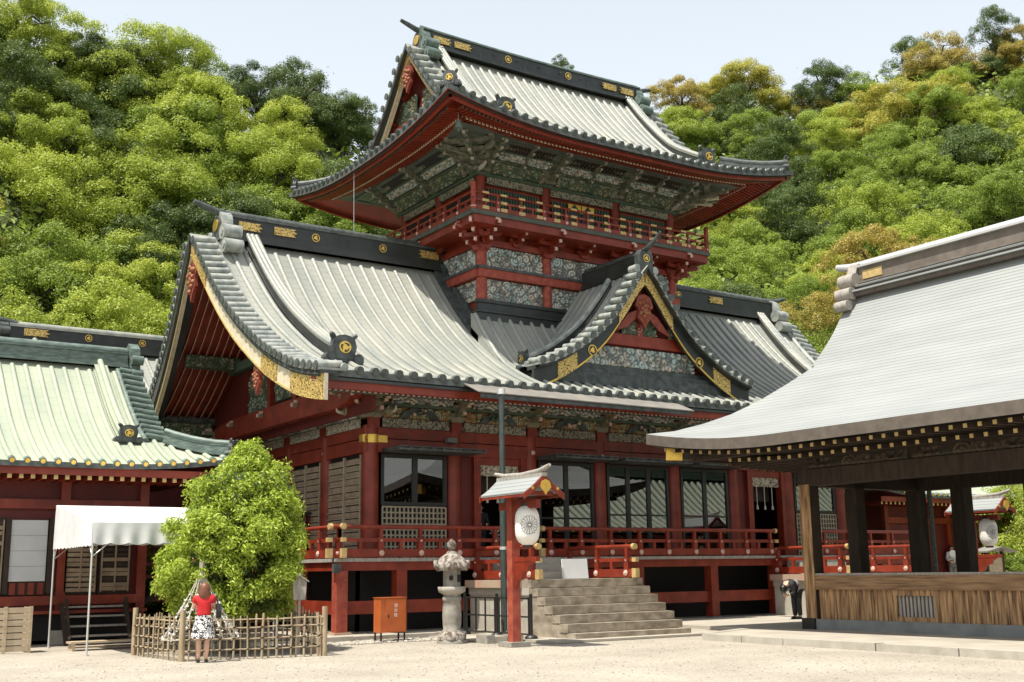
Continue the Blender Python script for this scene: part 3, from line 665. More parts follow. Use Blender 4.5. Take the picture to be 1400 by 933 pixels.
for sg in (-1, 1):
    y = yf + 1.25
    while y < -3.3:
        vs = []
        vend = VC
        for v in np.linspace(VC, .3, 40):
            if ych(v) > y + .1: vs.append(v)
        if len(vs) > 3:
            vs = [lerp(max(vs), .3, i / 8) for i in range(9)]
            inst('tile_rib', half_rib([(sg * v, y, cz(v) + .01) for v in vs], .075, ('tile_rib', 'tile_edge'), 1.4), hall)
        y += .42
    # small descending ridge of the dormer
    P = [(sg * v, yf + 1.75, cz(v) + .02) for v in [lerp(.5, 4.35, i / 10) for i in range(11)]]
    ridge_bar(hall, P, .34, .30, .10, ('black_lacquer', 'verge_tile'), 'descending_ridge', cap_name='descending_ridge_cap')
    inst('ridge_ornament', ONI, hall, (P[-1][0] + sg * .15, P[-1][1], P[-1][2] - .05), sg * math.pi / 2, (.62, .62, .62))
gable_trim(hall, lambda u, v, z: (v, -u + yf, z), cz, VC + .05, lambda v: 0, n_tiles=15, tile_len=.72, tile_r=.12, bh=(.52, .66), board='black_lacquer',
           plates=((.02, 1.3, .0), (3.25, 4.1, .0)), board_in=.25, rib_r=.1, band_h=.12, v0=.3)
for sg in (-1, 1): crest(hall, (sg * 2.55, yf + .22, cz(2.55) - .52), .2)
ridge_bar(hall, [(0, lerp(yf + .3, -3.3, t / 5), 12.6) for t in range(6)], .5, .75, .12, ('black_lacquer', 'black_weathered'), 'dormer_ridge', steps=((1.1, .2), (.8, .86)))
m = M(); m.prism([(-.3, -.15), (.3, -.15), (.33, .5), (.2, .72), (-.2, .72), (-.33, .5)], (0, yf + .1, 12.7), (1, 0, 0), (0, 0, 1), (0, .3, 0), 0)
m.tube([(0, yf + .7, 13.35), (0, yf + .1, 13.42), (0, yf - .35, 13.6), (0, yf - .75, 13.9)], [.1, .10, .08, .04], 8, 0)
for sg in (-1, 1): m.cyl((sg * .42, yf + .1, 12.65), (sg * .42, yf + .5, 12.65), .16, None, 12, 1)
m.build('dormer_ridge_end', ['black_weathered', 'verge_tile'], hall); crest(hall, (0, yf + .07, 13.08), .15)
# dormer gable wall
yw = yf + .75
m = M(); vs = [-3.9 + 7.8 * i / 16 for i in range(17)]
m.strip([(v, yw, 8.3) for v in vs], [(v, yw, cz(abs(v)) - .2) for v in vs], (0, .1, 0), 0); m.build('dormer_wall', ['red_shelter'], hall)
m = M(); m.box(-2.4, 2.4, yw - .18, yw, 9.78, 10.2, 0); m.build('cross_beam', ['red_lacquer'], hall)
m = M(); m.box(-3.5, 3.5, yw - .14, yw, 8.78, 8.95, 0); m.box(-3.9, 3.9, yw - .22, yw, 8.6, 8.78, 0); m.box(-4.3, 4.3, yw - .30, yw, 8.2, 8.6, 0); m.build('dormer_sill', ['black_weathered'], hall)
inst('carved_panel', carve_mesh('carved_panel', 5.4, .78, 21, 'carving_pale', .05, .12, .4), hall, (0, yw - .04, 8.95))
for x, w_ in ((0, 1.7), (-1.75, .7), (1.75, .7)): inst('carved_panel', carve_mesh('carved_panel', w_, .72 if x == 0 else .5, 22 + int(x), 'carving_green', .04, .12, .3), hall, (x, yw - .06, 10.2))
m = M(); m.box(-.14, .14, yw - .15, yw, 10.2, 11.9, 0); m.build('king_post', ['red_lacquer'], hall)
gegyo(hall, lambda u, v, z: (v, -u + yf + .42, z), 11.75, 1.0)
for sg in (-1, 1):
    m = M(); m.prism([(0, 0), (sg * .55, -.25), (sg * 1.0, -.75), (sg * 1.15, -.95), (sg * .6, -.75), (sg * .25, -.45)], (sg * .15, yf + .40, 11.2), (1, 0, 0), (0, 0, 1), (0, .06, 0), 0); m.build('pendant_wing', ['pendant_red'], hall)
# ---- front and back eave boards, rafters
m = HM(); m.box(13.45, 41.05, 29.70, 29.83, 6.88, 7.2, 0); m.build('eave_fascia', ['red_lacquer'], hall)
m = HM(); m.box(13.5, 41.0, 29.62, 29.72, 7.10, 7.19, 0); m.build('eave_edging', ['black_lacquer'], hall)
# visible rafter tips (pinkish white ends) below the fascia
RT = M(); RT.box(-.04, .04, -.03, .3, -.07, 0, 0); RT.box(-.045, .045, -.05, -.03, -.075, .005, 1); RT = RT.mesh('rafter', ['grey_green', 'pink_white'])
for k in range(150):
    x = 13.7 + k * .182; 
    if x < 40.9: inst('rafter', RT, hall, P3(x, 29.95, 6.93))
for sg in (-1, 1):
    for hv in (-1, 1):
        m = M(); vs = [VE * i / 12 for i in range(13)]; m.strip([(sg * (xv(v) - .03), hv * v, hz(v) - .205) for v in vs], [(sg * (xv(v) - .62), hv * v, hz(v) - .205) for v in vs], (0, 0, -.05), 0); m.build('verge_soffit', ['black_lacquer'], hall)
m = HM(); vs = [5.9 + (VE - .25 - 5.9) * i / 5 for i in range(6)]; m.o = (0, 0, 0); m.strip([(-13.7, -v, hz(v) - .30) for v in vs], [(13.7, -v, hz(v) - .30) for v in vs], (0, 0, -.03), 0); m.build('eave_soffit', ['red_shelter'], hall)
# ---- walls of the lower storey
XC = [16.42, 19.45, 22.49, 25.5, 29.02, 32.04, 35.07, 38.1]; YC = [32.72, 35.8, 38.9, 41.9, 44.7]
YW = 32.72
CO = M(); CO.cyl((0, 0, 1.9), (0, 0, 6.3), .27, .26, 18, 0); CO = CO.mesh('column', ['red_lacquer'])
for x in XC: inst('column', CO, hall, P3(x, YW, 0))
for y in YC[1:]: inst('column', CO, hall, P3(16.42, y, 0)); inst('column', CO, hall, P3(38.1, y, 0))
for a, b in ((5.45, 5.87), (5.90, 6.24)):
    m = HM(); m.box(16.2, 38.3, YW - .2, YW + .2, a, b, 0); m.build('head_beam', ['red_lacquer'], hall)
    m = HM(); m.box(16.22, 16.62, YW + .2, 45, a, b, 0); m.build('head_beam', ['red_lacquer'], hall)
m = HM(); m.box(16.3, 38.2, YW - .24, YW + .3, 1.8, 2.13, 0); m.box(16.2, 16.6, YW, 45, 1.8, 2.13, 0); m.build('ground_beam', ['red_lacquer'], hall)
# patterned frieze boards between the column heads
for i in range(7):
    m = HM(); m.box(XC[i] + .3, XC[i + 1] - .3, YW - .27, YW - .2, 6.25, 6.54, 0); m.build('frieze_board', ['frieze_print'], hall)
for i in range(4):
    m = HM(); m.box(16.15, 16.22, YC[i] + .3, YC[i + 1] - .3, 6.25, 6.54, 0); m.build('frieze_board', ['frieze_pale'], hall)
for x in XC:
    m = HM(); m.box(x - .2, x + .2, YW - .25, YW - .15, 6.2, 6.56, 0); m.build('post_head', ['red_lacquer'], hall)
for y in YC[1:]:
    m = HM(); m.box(16.15, 16.25, y - .2, y + .2, 6.2, 6.56, 0); m.build('post_head', ['red_lacquer'], hall)
# gold sleeve on the corner column, studs
m = HM(); m.cyl((16.42, YW, 5.74), (16.42, YW, 6.0), .285, None, 18, 0); m.box(16.02, 16.1, YW - .25, YW + .0, 5.75, 5.98, 0); m.box(16.45, 16.9, YW - .23, YW - .2, 5.76, 5.98, 0); m.build('gold_sleeve', ['gold'], hall)
STUD = M(); STUD.cyl((0, 0, 0), (0, -.03, 0), .085, .07, 12, 0); STUD.cyl((0, -.03, 0), (0, -.05, 0), .045, .02, 10, 0); STUD = STUD.mesh('stud', ['pink_white'])
for x in XC[2:]: inst('stud', STUD, hall, P3(x, YW - .2 - .07, 5.68))
inst('stud', STUD, hall, P3(16.2, 35.8, 5.66), -math.pi / 2)
# bracket complexes under the eaves
def bracket_mesh(name, tiers=3, s=1.0, mats=('bracket_warm', 'pink_white')):
    m = M(); z = 0; y = 0
    m.prism([(-.2, 0), (.2, 0), (.3, .12), (.3, .2), (-.3, .2), (-.3, .12)], (0, -.2, 0), (1, 0, 0), (0, 0, 1), (0, .4, 0), 0); z = .2
    for t in range(tiers):
        w = .45 + .17 * t; yy = -.08 - .26 * t
        m.prism([(-w, .16), (-w + .05, .05), (-w + .2, 0), (w - .2, 0), (w - .05, .05), (w, .16)], (0, yy - .07, z), (1, 0, 0), (0, 0, 1), (0, .14, 0), 0)
        m.prism([(.1, .0), (yy - .42, .0), (yy - .5, .07), (yy - .45, .16), (.1, .16)], (-.07, 0, z), (0, 1, 0), (0, 0, 1), (.14, 0, 0), 0)
        m.box(-.06, .06, yy - .52, yy - .46, z + .02, z + .15, 1)
        for q in (-w + .1, 0, w - .1):
            m.prism([(-.07, 0), (.07, 0), (.1, .05), (.1, .1), (-.1, .1), (-.1, .05)], (q, yy - .1, z + .16), (1, 0, 0), (0, 0, 1), (0, .2, 0), 0)
        m.prism([(-.07, 0), (.07, 0), (.1, .05), (.1, .1), (-.1, .1), (-.1, .05)], (0, yy - .42, z + .16), (1, 0, 0), (0, 0, 1), (0, .2, 0), 1 if t == tiers - 1 else 0)
        z += .26
    return m.mesh(name, mats)
BR = bracket_mesh('bracket_set', 3); BRc = bracket_mesh('bracket_set', 3)
for i, x in enumerate(XC): inst('bracket_set', BR, hall, P3(x, YW - .1, 6.54), 0, (1.0, 1.15, .86)); inst('bracket_set', BR, hall, P3(x, YW - .1, 6.9), 0, (1.25, 1.9, .55))
for y in YC: inst('bracket_set', BR, hall, P3(16.35, y, 6.54), -math.pi / 2, (1, 1.2, .9))
inst('bracket_set', BR, hall, P3(16.35, YW - .05, 6.54), -math.pi / 4, (.9, 1.5, .66))
# animal-head nosings at the corner: carved lumps
for (dx, dy, rz) in ((-.5, .1, -90), (.3, -.5, 0), (-.35, -.35, -45)):
    m = M(); m.sphere((0, -.25, 0), .17, 10, 0, (1, 1.2, 1)); m.sphere((0, -.43, -.04), .11, 8, 0, (1, 1.3, .8)); m.tube([(0, -.5, -.05), (0, -.62, -.02), (0, -.66, .1)], [.06, .05, .02], 6, 1)
    m.box(-.09, .09, -.2, .3, -.1, .12, 0); m.sphere((-.1, -.33, .08), .04, 6, 1); m.sphere((.1, -.33, .08), .04, 6, 1)
    m.build('beam_nosing', ['bracket_warm', 'stone_pale'], hall, P3(16.42 + dx, YW + dy, 6.72), R(rz))
# carved panels between the brackets
CW = carve_mesh('carved_panel', 2.45, .34, 31, 'carving_warm', .04, .12, .26); CW2 = carve_mesh('carved_panel', 2.3, .30, 32, 'carving_pale', .04, .1, .22, 'wave')
for i in range(7):
    x = (XC[i] + XC[i + 1]) / 2; sx = (XC[i + 1] - XC[i]) / 3.03
    inst('carved_panel', CW, hall, P3(x, YW - .30, 6.54), 0, (sx, 1.4, 1.15))
    ob = inst('carved_panel', CW2, hall, P3(x, YW - .62, 6.97), 0, (sx, 1.4, 1.25)); ob.rotation_euler = (R(28), 0, 0)
    m = HM(); m.prism([(-.75, 0), (-.55, .22), (-.2, .33), (.2, .33), (.55, .22), (.75, 0), (.45, 0), (.3, .12), (-.3, .12), (-.45, 0)], (x, YW - .48, 6.55), (1, 0, 0), (0, 0, 1), (0, .14, 0), 0); m.build('frog_leg_strut', ['black_weathered'], hall)
    q = M(); rnd = random.Random(50 + i)
    for k in range(10): q.sphere((rnd.uniform(-.3, .3), -.52 + rnd.uniform(-.05, .05), 6.62 + rnd.uniform(0, .2)), rnd.uniform(.045, .08), 7, rnd.choice((0, 1)))
    q.build('carved_figures', ['green_paint', 'pink_white'], hall, P3(x, YW, 0))
m = HM(); m.box(15.9, 38.6, YW - .62, YW - .5, 6.89, 6.97, 0); m.box(15.9, 38.6, YW - 1.0, YW - .86, 7.28, 7.4, 0); m.build('eave_beam', ['green_paint'], hall)
CL = carve_mesh('carved_panel', 2.4, .36, 41, 'carving_pale', .04, .12, .28); CL2 = carve_mesh('carved_panel', 2.4, .42, 42, 'carving_green', .04, .12, .3)
for i in range(4):
    y = (YC[i] + YC[i + 1]) / 2
    inst('carved_panel', CL, hall, P3(16.15, y, 6.54), -math.pi / 2); inst('carved_panel', CL2, hall, P3(15.8, y, 6.9), -math.pi / 2)
# wall above the frieze, up to the soffit, and plain inner wall behind the windows
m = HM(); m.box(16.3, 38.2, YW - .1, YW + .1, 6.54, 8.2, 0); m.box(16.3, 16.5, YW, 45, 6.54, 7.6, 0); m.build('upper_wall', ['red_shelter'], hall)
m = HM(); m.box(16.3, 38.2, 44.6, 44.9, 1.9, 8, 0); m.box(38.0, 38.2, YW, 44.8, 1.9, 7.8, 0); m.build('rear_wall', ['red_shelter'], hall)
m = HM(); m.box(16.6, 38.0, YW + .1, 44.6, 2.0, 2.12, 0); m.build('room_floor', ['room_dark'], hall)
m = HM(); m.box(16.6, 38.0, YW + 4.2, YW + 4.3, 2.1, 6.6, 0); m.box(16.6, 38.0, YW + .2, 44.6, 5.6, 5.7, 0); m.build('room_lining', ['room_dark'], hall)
# front bays ------------------------------------------------------------
def win_frame(x0, x1, z0, z1, mull, parent=hall, y=YW - .05, rail=None):
    m = HM(); f = .11
    m.box(x0, x1, y - .06, y + .06, z1 - f, z1, 0); m.box(x0, x1, y - .06, y + .06, z0, z0 + f, 0)
    m.box(x0, x0 + f, y - .06, y + .06, z0 + f, z1 - f, 0); m.box(x1 - f, x1, y - .06, y + .06, z0 + f, z1 - f, 0)
    for q in mull: m.box(q - .09, q + .09, y - .05, y + .05, z0 + f, z1 - f, 0)
    if rail: m.box(x0 + f, x1 - f, y - .03, y + .03, rail, rail + .06, 0)
    fr = m.build('window_frame', ['iron_black'], parent)
    ed = [x0 + f] + [v for q in mull for v in (q - .09, q + .09)] + [x1 - f]
    for i in range(0, len(ed), 2):
        g = HM(); g.box(ed[i], ed[i + 1], y - .006, y + .006, z0 + f, z1 - f, 0); g.build('pane', ['window_glass'], fr)
    return fr
def lattice(x0, x1, z0, z1, nx, nz, parent=hall, y=YW - .1, matn='lattice_wood', t=.05):
    m = HM()
    for i in range(nx + 1): q = lerp(x0, x1, i / nx); m.box(q - t / 2, q + t / 2, y - .03, y + .02, z0, z1, 0)
    for j in range(nz + 1): q = lerp(z0, z1, j / nz); m.box(x0, x1, y - .022, y + .015, q - t / 2, q + t / 2, 0)
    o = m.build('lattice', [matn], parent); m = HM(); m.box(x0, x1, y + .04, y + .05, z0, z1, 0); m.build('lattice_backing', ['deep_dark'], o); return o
# bay 1: hinged upper shutter raised, glazed upper half, pale lattice below
win_frame(16.75, 19.15, 3.8, 5.42, (17.98,)); lattice(16.8, 19.1, 2.15, 3.75, 15, 9)
# doorway bays 2 and 6
for x0, x1 in ((19.45, 22.49), (32.04, 35.07)):
    m = HM(); m.box(x0 + .72, x0 + .98, YW - .16, YW + .16, 2.13, 5.45, 0); m.build('door_post', ['red_lacquer'], hall)
    m = HM(); m.box(x1 - .45, x1 - .25, YW - .16, YW + .16, 2.13, 5.45, 0); m.build('door_post', ['red_lacquer'], hall)
    m = HM(); m.box(x0 + .3, x0 + .72, YW, YW + .06, 2.13, 5.45, 0); m.build('door_side_panel', ['red_shelter'], hall)
    m = HM(); m.box(x0 + .98, x1 - .45, YW - .1, YW + .1, 5.2, 5.45, 0); m.build('door_lintel', ['red_lacquer'], hall)
    c = M(); c.grid(lambda u, v: (u * 1.65, .03 * math.sin(u * 40), v * .36), 30, 3, 0, True); c.build('door_valance', ['paper_white' if False else 'frieze_pale'], hall, P3(x0 + 1.0, YW - .02, 4.84))
    for k in range(3):
        t_ = M(); t_.cyl((0, 0, 0), (0, 0, -.75), .018, None, 6, 0); t_.cyl((0, 0, -.75), (0, 0, -.9), .035, .05, 8, 0); t_.build('tassel_cord', ['rope'], hall, P3(x0 + 1.3 + k * .42, YW - .04, 4.85))
    c = HM(); c.box(x0 + 1.0, x1 - .5, YW + .5, YW + .54, 4.3, 5.2, 0); c.build('inner_blind', ['wood_dark'], hall)
win_frame(22.8, 25.2, 2.2, 5.42, (24.0,), rail=3.45); win_frame(25.8, 28.72, 2.2, 5.42, (26.78, 27.75), rail=3.6); win_frame(29.32, 31.74, 2.2, 5.42, (30.53,), rail=3.6)
win_frame(35.4, 37.8, 3.85, 5.42, (36.6,)); lattice(35.45, 37.75, 2.15, 3.8, 15, 9)
# raised black shutters held out by rods
for x0, x1 in ((16.75, 19.9), (22.7, 25.35), (25.7, 28.85), (29.2, 31.9), (35.3, 37.9)):
    m = HM(); m.box(x0, x1, YW - 1.35, YW - .22, 5.44, 5.5, 0)
    for k in range(9): q = lerp(x0, x1, k / 8); m.box(q - .03, q + .03, YW - 1.35, YW - .22, 5.5, 5.54, 0)
    for k in range(4): q = lerp(YW - 1.33, YW - .24, k / 3); m.box(x0, x1, q - .03, q + .03, 5.54, 5.57, 0)
    for xx in (x0 + .35, x1 - .35): m.cyl((xx, YW - 1.25, 5.55), (xx, YW - 1.35, 7.0), .015, None, 6, 1)
    m.build('raised_shutter', ['black_weathered', 'iron_black'], hall)
m = HM(); m.box(19.0, 19.35, YW - .45, YW - .25, 5.85, 6.0, 0); m.box(19.05, 19.15, YW - .25, YW - .2, 5.9, 5.97, 0); m.build('floodlight', ['concrete_grey'], hall)
# left wall bays: slatted shutters
for i in range(4):
    y0, y1 = YC[i] + .3, YC[i + 1] - .3
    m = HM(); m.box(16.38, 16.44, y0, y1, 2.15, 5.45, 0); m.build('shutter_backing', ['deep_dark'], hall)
    for k in range(15):
        z = 2.2 + k * .212
        for (a, b) in ((y0, (y0 + y1) / 2 - .03), ((y0 + y1) / 2 + .03, y1)):
            m = HM(); m.box(16.28, 16.34, a, b, z, z + .125 + .02 * random.Random(k * 7 + i).random(), 0); m.box(16.25, 16.36, a, b, z - .045, z - .012, 1); m.build('shutter_slat', ['shutter_board', 'lattice_wood'], hall)
    m = HM(); m.box(16.22, 16.3, (y0 + y1) / 2 - .04, (y0 + y1) / 2 + .04, 2.15, 5.4, 0); m.box(16.22, 16.3, y0, y0 + .06, 2.15, 5.4, 0); m.build('shutter_stile', ['lattice_wood'], hall)
# ---- veranda
m = HM(); m.box(14.25, 40.27, 30.55, YW + .2, 2.03, 2.13, 0); m.box(14.25, 16.3, YW + .2, 45, 2.03, 2.13, 0); m.box(38.2, 40.27, YW + .2, 45, 2.03, 2.13, 0); m.build('veranda_deck', ['wood_grey'], hall)
for a, b, c, d in ((14.3, 40.2, 30.62, 30.8), ): m = HM(); m.box(a, b, c, d, 1.78, 2.03, 0); m.build('deck_beam', ['red_lacquer'], hall)
m = HM(); m.box(14.32, 14.5, 30.8, 45, 1.78, 2.03, 0); m.build('deck_beam', ['red_lacquer'], hall)
m = HM(); m.box(14.18, 14.4, 30.48, 30.6, 1.72, 1.98, 0); m.build('beam_end', ['black_weathered'], hall)
PI_ = M(); PI_.box(-.17, .17, -.17, .17, .05, 1.78, 0); PI_.box(-.26, .26, -.26, .26, -.1, .06, 1); PI_ = PI_.mesh('pier', ['red_worn', 'coping_pink'])
PJ = M(); PJ.box(-.17, .17, -.17, .17, .05, 1.78, 0); PJ.box(-.24, .24, -.24, .24, -.1, .04, 1); PJ = PJ.mesh('pier', ['red_lacquer', 'concrete_grey'])
for i, x in enumerate((14.5, 16.42, 22.49 - 3.05, 22.49, 25.5, 28.9, 32.04, 35.07, 38.1, 40.1)): inst('pier', PI_ if i == 0 else PJ, hall, P3(x, 30.75, 0))
for y in (33.6, 36.5, 39.5, 42.5): inst('pier', PI_ if y < 34 else PJ, hall, P3(14.5, y, 0))
for a, b in ((14.6, 19.4), (22.6, 40.0)):
    m = HM(); m.box(a, b, 30.70, 30.80, .55, .92, 0); m.build('foot_rail', ['red_lacquer'], hall)
m = HM(); m.box(14.45, 14.55, 30.9, 45, .55, .92, 0); m.build('foot_rail', ['red_lacquer'], hall)
m = HM(); m.box(15.6, 39, 31.9, 32.0, 0, 2.0, 0); m.box(15.6, 15.7, 31.9, 45, 0, 2.0, 0); m.build('understorey_shade', ['deep_dark'], hall)  # near-black sheet stands in for the shade under the veranda
RP = M(); RP.box(-.09, .09, -.07, .07, 0, .5, 0); RP.box(-.12, .12, -.09, .09, .5, .56, 0); RP.box(-.05, .05, -.05, .05, .56, .82, 0); RP = RP.mesh('railing_post', ['red_lacquer'])
RS = M(); RS.box(-.05, .05, -.05, .05, 0, .5, 0); RS = RS.mesh('railing_strut', ['red_lacquer'])
def rail_run(parent, a, b, z, n, hs=1.0, end_a=False, end_b=False, ext=.22, st=True):
    """three-rail balustrade from a to b (x,y) in the parent's own frame"""
    A = Vector((a[0], a[1], 0)); B = Vector((b[0], b[1], 0)); d = (B - A).normalized(); rz = math.atan2(d.y, d.x)
    ea = A - d * (ext if end_a else 0); eb = B + d * (ext if end_b else 0); zz = Vector((0, 0, 1))
    m = M(); m.tube([ea + zz * (z + .86 * hs), eb + zz * (z + .86 * hs)], .062 * hs, 10, 0)
    for q, e in ((ea, end_a), (eb, end_b)):
        if e: s_ = -1 if q is ea else 1; m.tube([q + zz * (z + .86 * hs), q + d * s_ * .11 + zz * (z + .86 * hs)], .085 * hs, 10, 1)
    m.build('hand_rail', ['red_lacquer', 'gold_pale'], parent)
    for zr, w_, h_, nm in ((.5, .09, .10, 'middle_rail'), (.14, .12, .22, 'bottom_rail')):
        m = M(); m.beam(ea + zz * (z + zr * hs), eb + zz * (z + zr * hs), w_ * hs, h_ * hs, 0)
        for q, e in ((ea, end_a), (eb, end_b)):
            if e: s_ = -1 if q is ea else 1; m.beam(q + zz * (z + zr * hs), q + d * s_ * .17 + zz * (z + zr * hs), w_ * hs * 1.15, h_ * hs * 1.15, 1)
        m.build(nm, ['red_lacquer', 'gold_pale'], parent)
    for k in range(n + 1):
        p = A.lerp(B, k / n); inst('railing_post', RP, parent, (p.x, p.y, z), rz, (hs, hs, hs))
        if st:
            nrm = Vector((d.y, -d.x, 0))
            inst('stud', STUD, parent, tuple(p + nrm * .08 * hs + zz * (z + .14 * hs)), rz, (hs, hs, hs)); inst('stud', STUD, parent, tuple(p + nrm * .065 * hs + zz * (z + .5 * hs)), rz, (hs * .6,) * 3)
        if k < n: p = A.lerp(B, (k + .5) / n); inst('railing_strut', RS, parent, (p.x, p.y, z), rz, (hs, hs, hs))
def hp(x, y): return (x - HX, y - HY)
rail_run(hall, hp(14.42, 30.68), hp(19.75, 30.68), 2.13, 4, 1.05, True, True)
rail_run(hall, hp(21.85, 30.68), hp(31.85, 30.68), 2.13, 8, 1.05, True, True)
rail_run(hall, hp(34.8, 30.68), hp(40.1, 30.68), 2.13, 4, 1.05, True, True)
rail_run(hall, hp(14.42, 44.5), hp(14.42, 30.68), 2.13, 11, 1.05, False, True)
# ================================================================ tower (upper storey) of the main hall
TX0, TX1, TY0, TY1 = 22.49, 32.03, 35.73, 41.67
# flashing where the tower rises from the roof
for sx in (-1, 1):
    m = M(); vs = [.35 + (3.25) * i / 8 for i in range(9)]
    m.strip([(sx * 4.72, -v, hz(v) - .05) for v in vs], [(sx * 5.3, -v, hz(v) - .05) for v in vs], (0, 0, .32), 0); m.strip([(sx * 4.72, -v, hz(v) + .27) for v in vs], [(sx * 5.0, -v, hz(v) + .27) for v in vs], (0, 0, .28), 0)
    m.build('valley_flashing', ['black_weathered'], hall)
zt0 = hz(3.3)
m = M(); m.box(-5.1, 5.1, -3.3, -2.98, 10.2, 11.2, 0); m.box(-5.15, 5.15, -3.38, -2.98, 11.2, 11.27, 0); m.box(-5.0, 5.0, -3.2, -2.98, 11.27, 11.6, 0); m.box(-5.05, 5.05, -3.26, -2.98, 11.6, 11.72, 0); m.build('waist_flashing', ['black_lacquer'], hall)
# walls
m = HM(); m.box(TX0, TX1, TY0, TY1, 10.5, 16.75, 0); m.build('tower_wall', ['red_lacquer'], hall)
TXC = [22.49, 25.5, 29.02, 32.03]; TYC = [35.73, 38.7, 41.67]
TC = M(); TC.cyl((0, 0, 11.7), (0, 0, 14.2), .2, None, 14, 0); TC = TC.mesh('tower_column', ['red_worn'])
TC2 = M(); TC2.cyl((0, 0, 14.8), (0, 0, 16.62), .2, None, 14, 0); TC2 = TC2.mesh('tower_column', ['red_lacquer'])
for x in TXC: inst('tower_column', TC, hall, P3(x, TY0 - .05, 0)); inst('tower_column', TC2, hall, P3(x, TY0 - .05, 0))
for y in TYC[1:]: inst('tower_column', TC, hall, P3(TX0 - .02, y, 0)); inst('tower_column', TC2, hall, P3(TX0 - .02, y, 0)); inst('tower_column', TC2, hall, P3(TX1 + .02, y, 0))
# waist beam and carved cloud / wave panels
m = HM(); m.box(22.2, 32.3, TY0 - .35, TY0 - .02, 12.92, 13.02, 1); m.box(22.25, 32.25, TY0 - .30, TY0, 12.60, 12.92, 0); m.box(22.15, 22.4, TY0 - .2, 41.8, 12.92, 13.02, 1); m.box(22.2, 22.45, TY0 - .15, 41.7, 12.60, 12.92, 0); m.build('waist_beam', ['red_worn', 'black_weathered'], hall)
m = HM(); m.box(22.3, 32.2, TY0 - .2, TY0, 13.86, 14.1, 0); m.box(22.35, 22.5, TY0, 41.7, 13.86, 14.1, 0); m.build('waist_beam', ['red_lacquer'], hall)
for i in range(3):
    x = (TXC[i] + TXC[i + 1]) / 2; w_ = TXC[i + 1] - TXC[i] - .4
    inst('cloud_panel', carve_mesh('cloud_panel', w_, .84, 60 + i, 'carving_pale', .032, .09, .36), hall, P3(x, TY0 - .06, 13.02))
    inst('wave_panel', carve_mesh('wave_panel', w_, .84, 70 + i, 'carving_pale', .032, .09, .30), hall, P3(x, TY0 - .06, 11.75))
for i in range(2):
    y = (TYC[i] + TYC[i + 1]) / 2
    inst('cloud_panel', carve_mesh('cloud_panel', 2.55, .84, 80 + i, 'carving_pale', .04, .09, .34), hall, P3(TX0 - .04, y, 13.02), -math.pi / 2)
    inst('wave_panel', carve_mesh('wave_panel', 2.55, .84, 90 + i, 'carving_pale', .04, .09, .3), hall, P3(TX0 - .04, y, 11.75), -math.pi / 2)
# balcony brackets
BB = bracket_mesh('balcony_bracket', 3, mats=('red_lacquer', 'pink_white'))
for x in TXC: inst('balcony_bracket', BB, hall, P3(x, TY0 - .1, 13.72), 0, (1, 1.15, .95))
for x in (24.0, 27.26, 30.5): inst('balcony_bracket', BB, hall, P3(x, TY0 - .1, 13.95), 0, (.7, 1.0, .7))
for y in TYC: inst('balcony_bracket', BB, hall, P3(TX0, y, 13.62), -math.pi / 2, (1, 1.05, 1.0)); inst('balcony_bracket', BB, hall, P3(TX1, y, 13.62), math.pi / 2, (1, 1.05, 1.0))
inst('balcony_bracket', BB, hall, P3(TX0, TY0, 13.62), -math.pi / 4, (.9, 1.45, 1.0)); inst('balcony_bracket', BB, hall, P3(TX1, TY0, 13.62), math.pi / 4, (.9, 1.45, 1.0))
m = HM(); bx0, bx1, by0, by1 = 21.35, 33.17, 34.43, 42.97
m.box(bx0 + .1, bx1 - .1, by0 + .08, by1 - .1, 14.36, 14.66, 0); m.build('balcony_beam', ['red_lacquer'], hall)
m = HM(); m.box(bx0, bx1, by0, by1, 14.66, 14.82, 0); m.build('balcony_deck', ['grey_green'], hall)
for (a, b, n, e1, e2) in (((bx0 + .1, by0 + .1), (bx1 - .1, by0 + .1), 11, 0, 0), ((bx0 + .1, by1 - .1), (bx0 + .1, by0 + .1), 8, 0, 0), ((bx1 - .1, by0 + .1), (bx1 - .1, by1 - .1), 8, 0, 0)):
    rail_run(hall, hp(*a), hp(*b), 14.82, n, .82)
for x in (bx0 + .1, bx1 - .1): m = HM(); m.cyl((x, by0 + .1, 14.7), (x, by0 + .1, 15.75), .1, None, 12, 0); m.sphere((x, by0 + .1, 15.82), .11, 10, 0); m.build('newel_post', ['red_worn' if x < 25 else 'red_lacquer'], hall)
for k in range(14):
    x = lerp(bx0 + .6, bx1 - .6, k / 13)
    for zz_, hh_ in ((14.95, .1), (15.23, .07), (15.53, .05)): m = HM(); m.box(x - .14, x + .14, by0 + .03, by0 + .17, zz_ - hh_ / 2 - .01, zz_ + hh_ / 2 + .02, 0); m.build('rail_fitting', ['gold_pale'], hall)
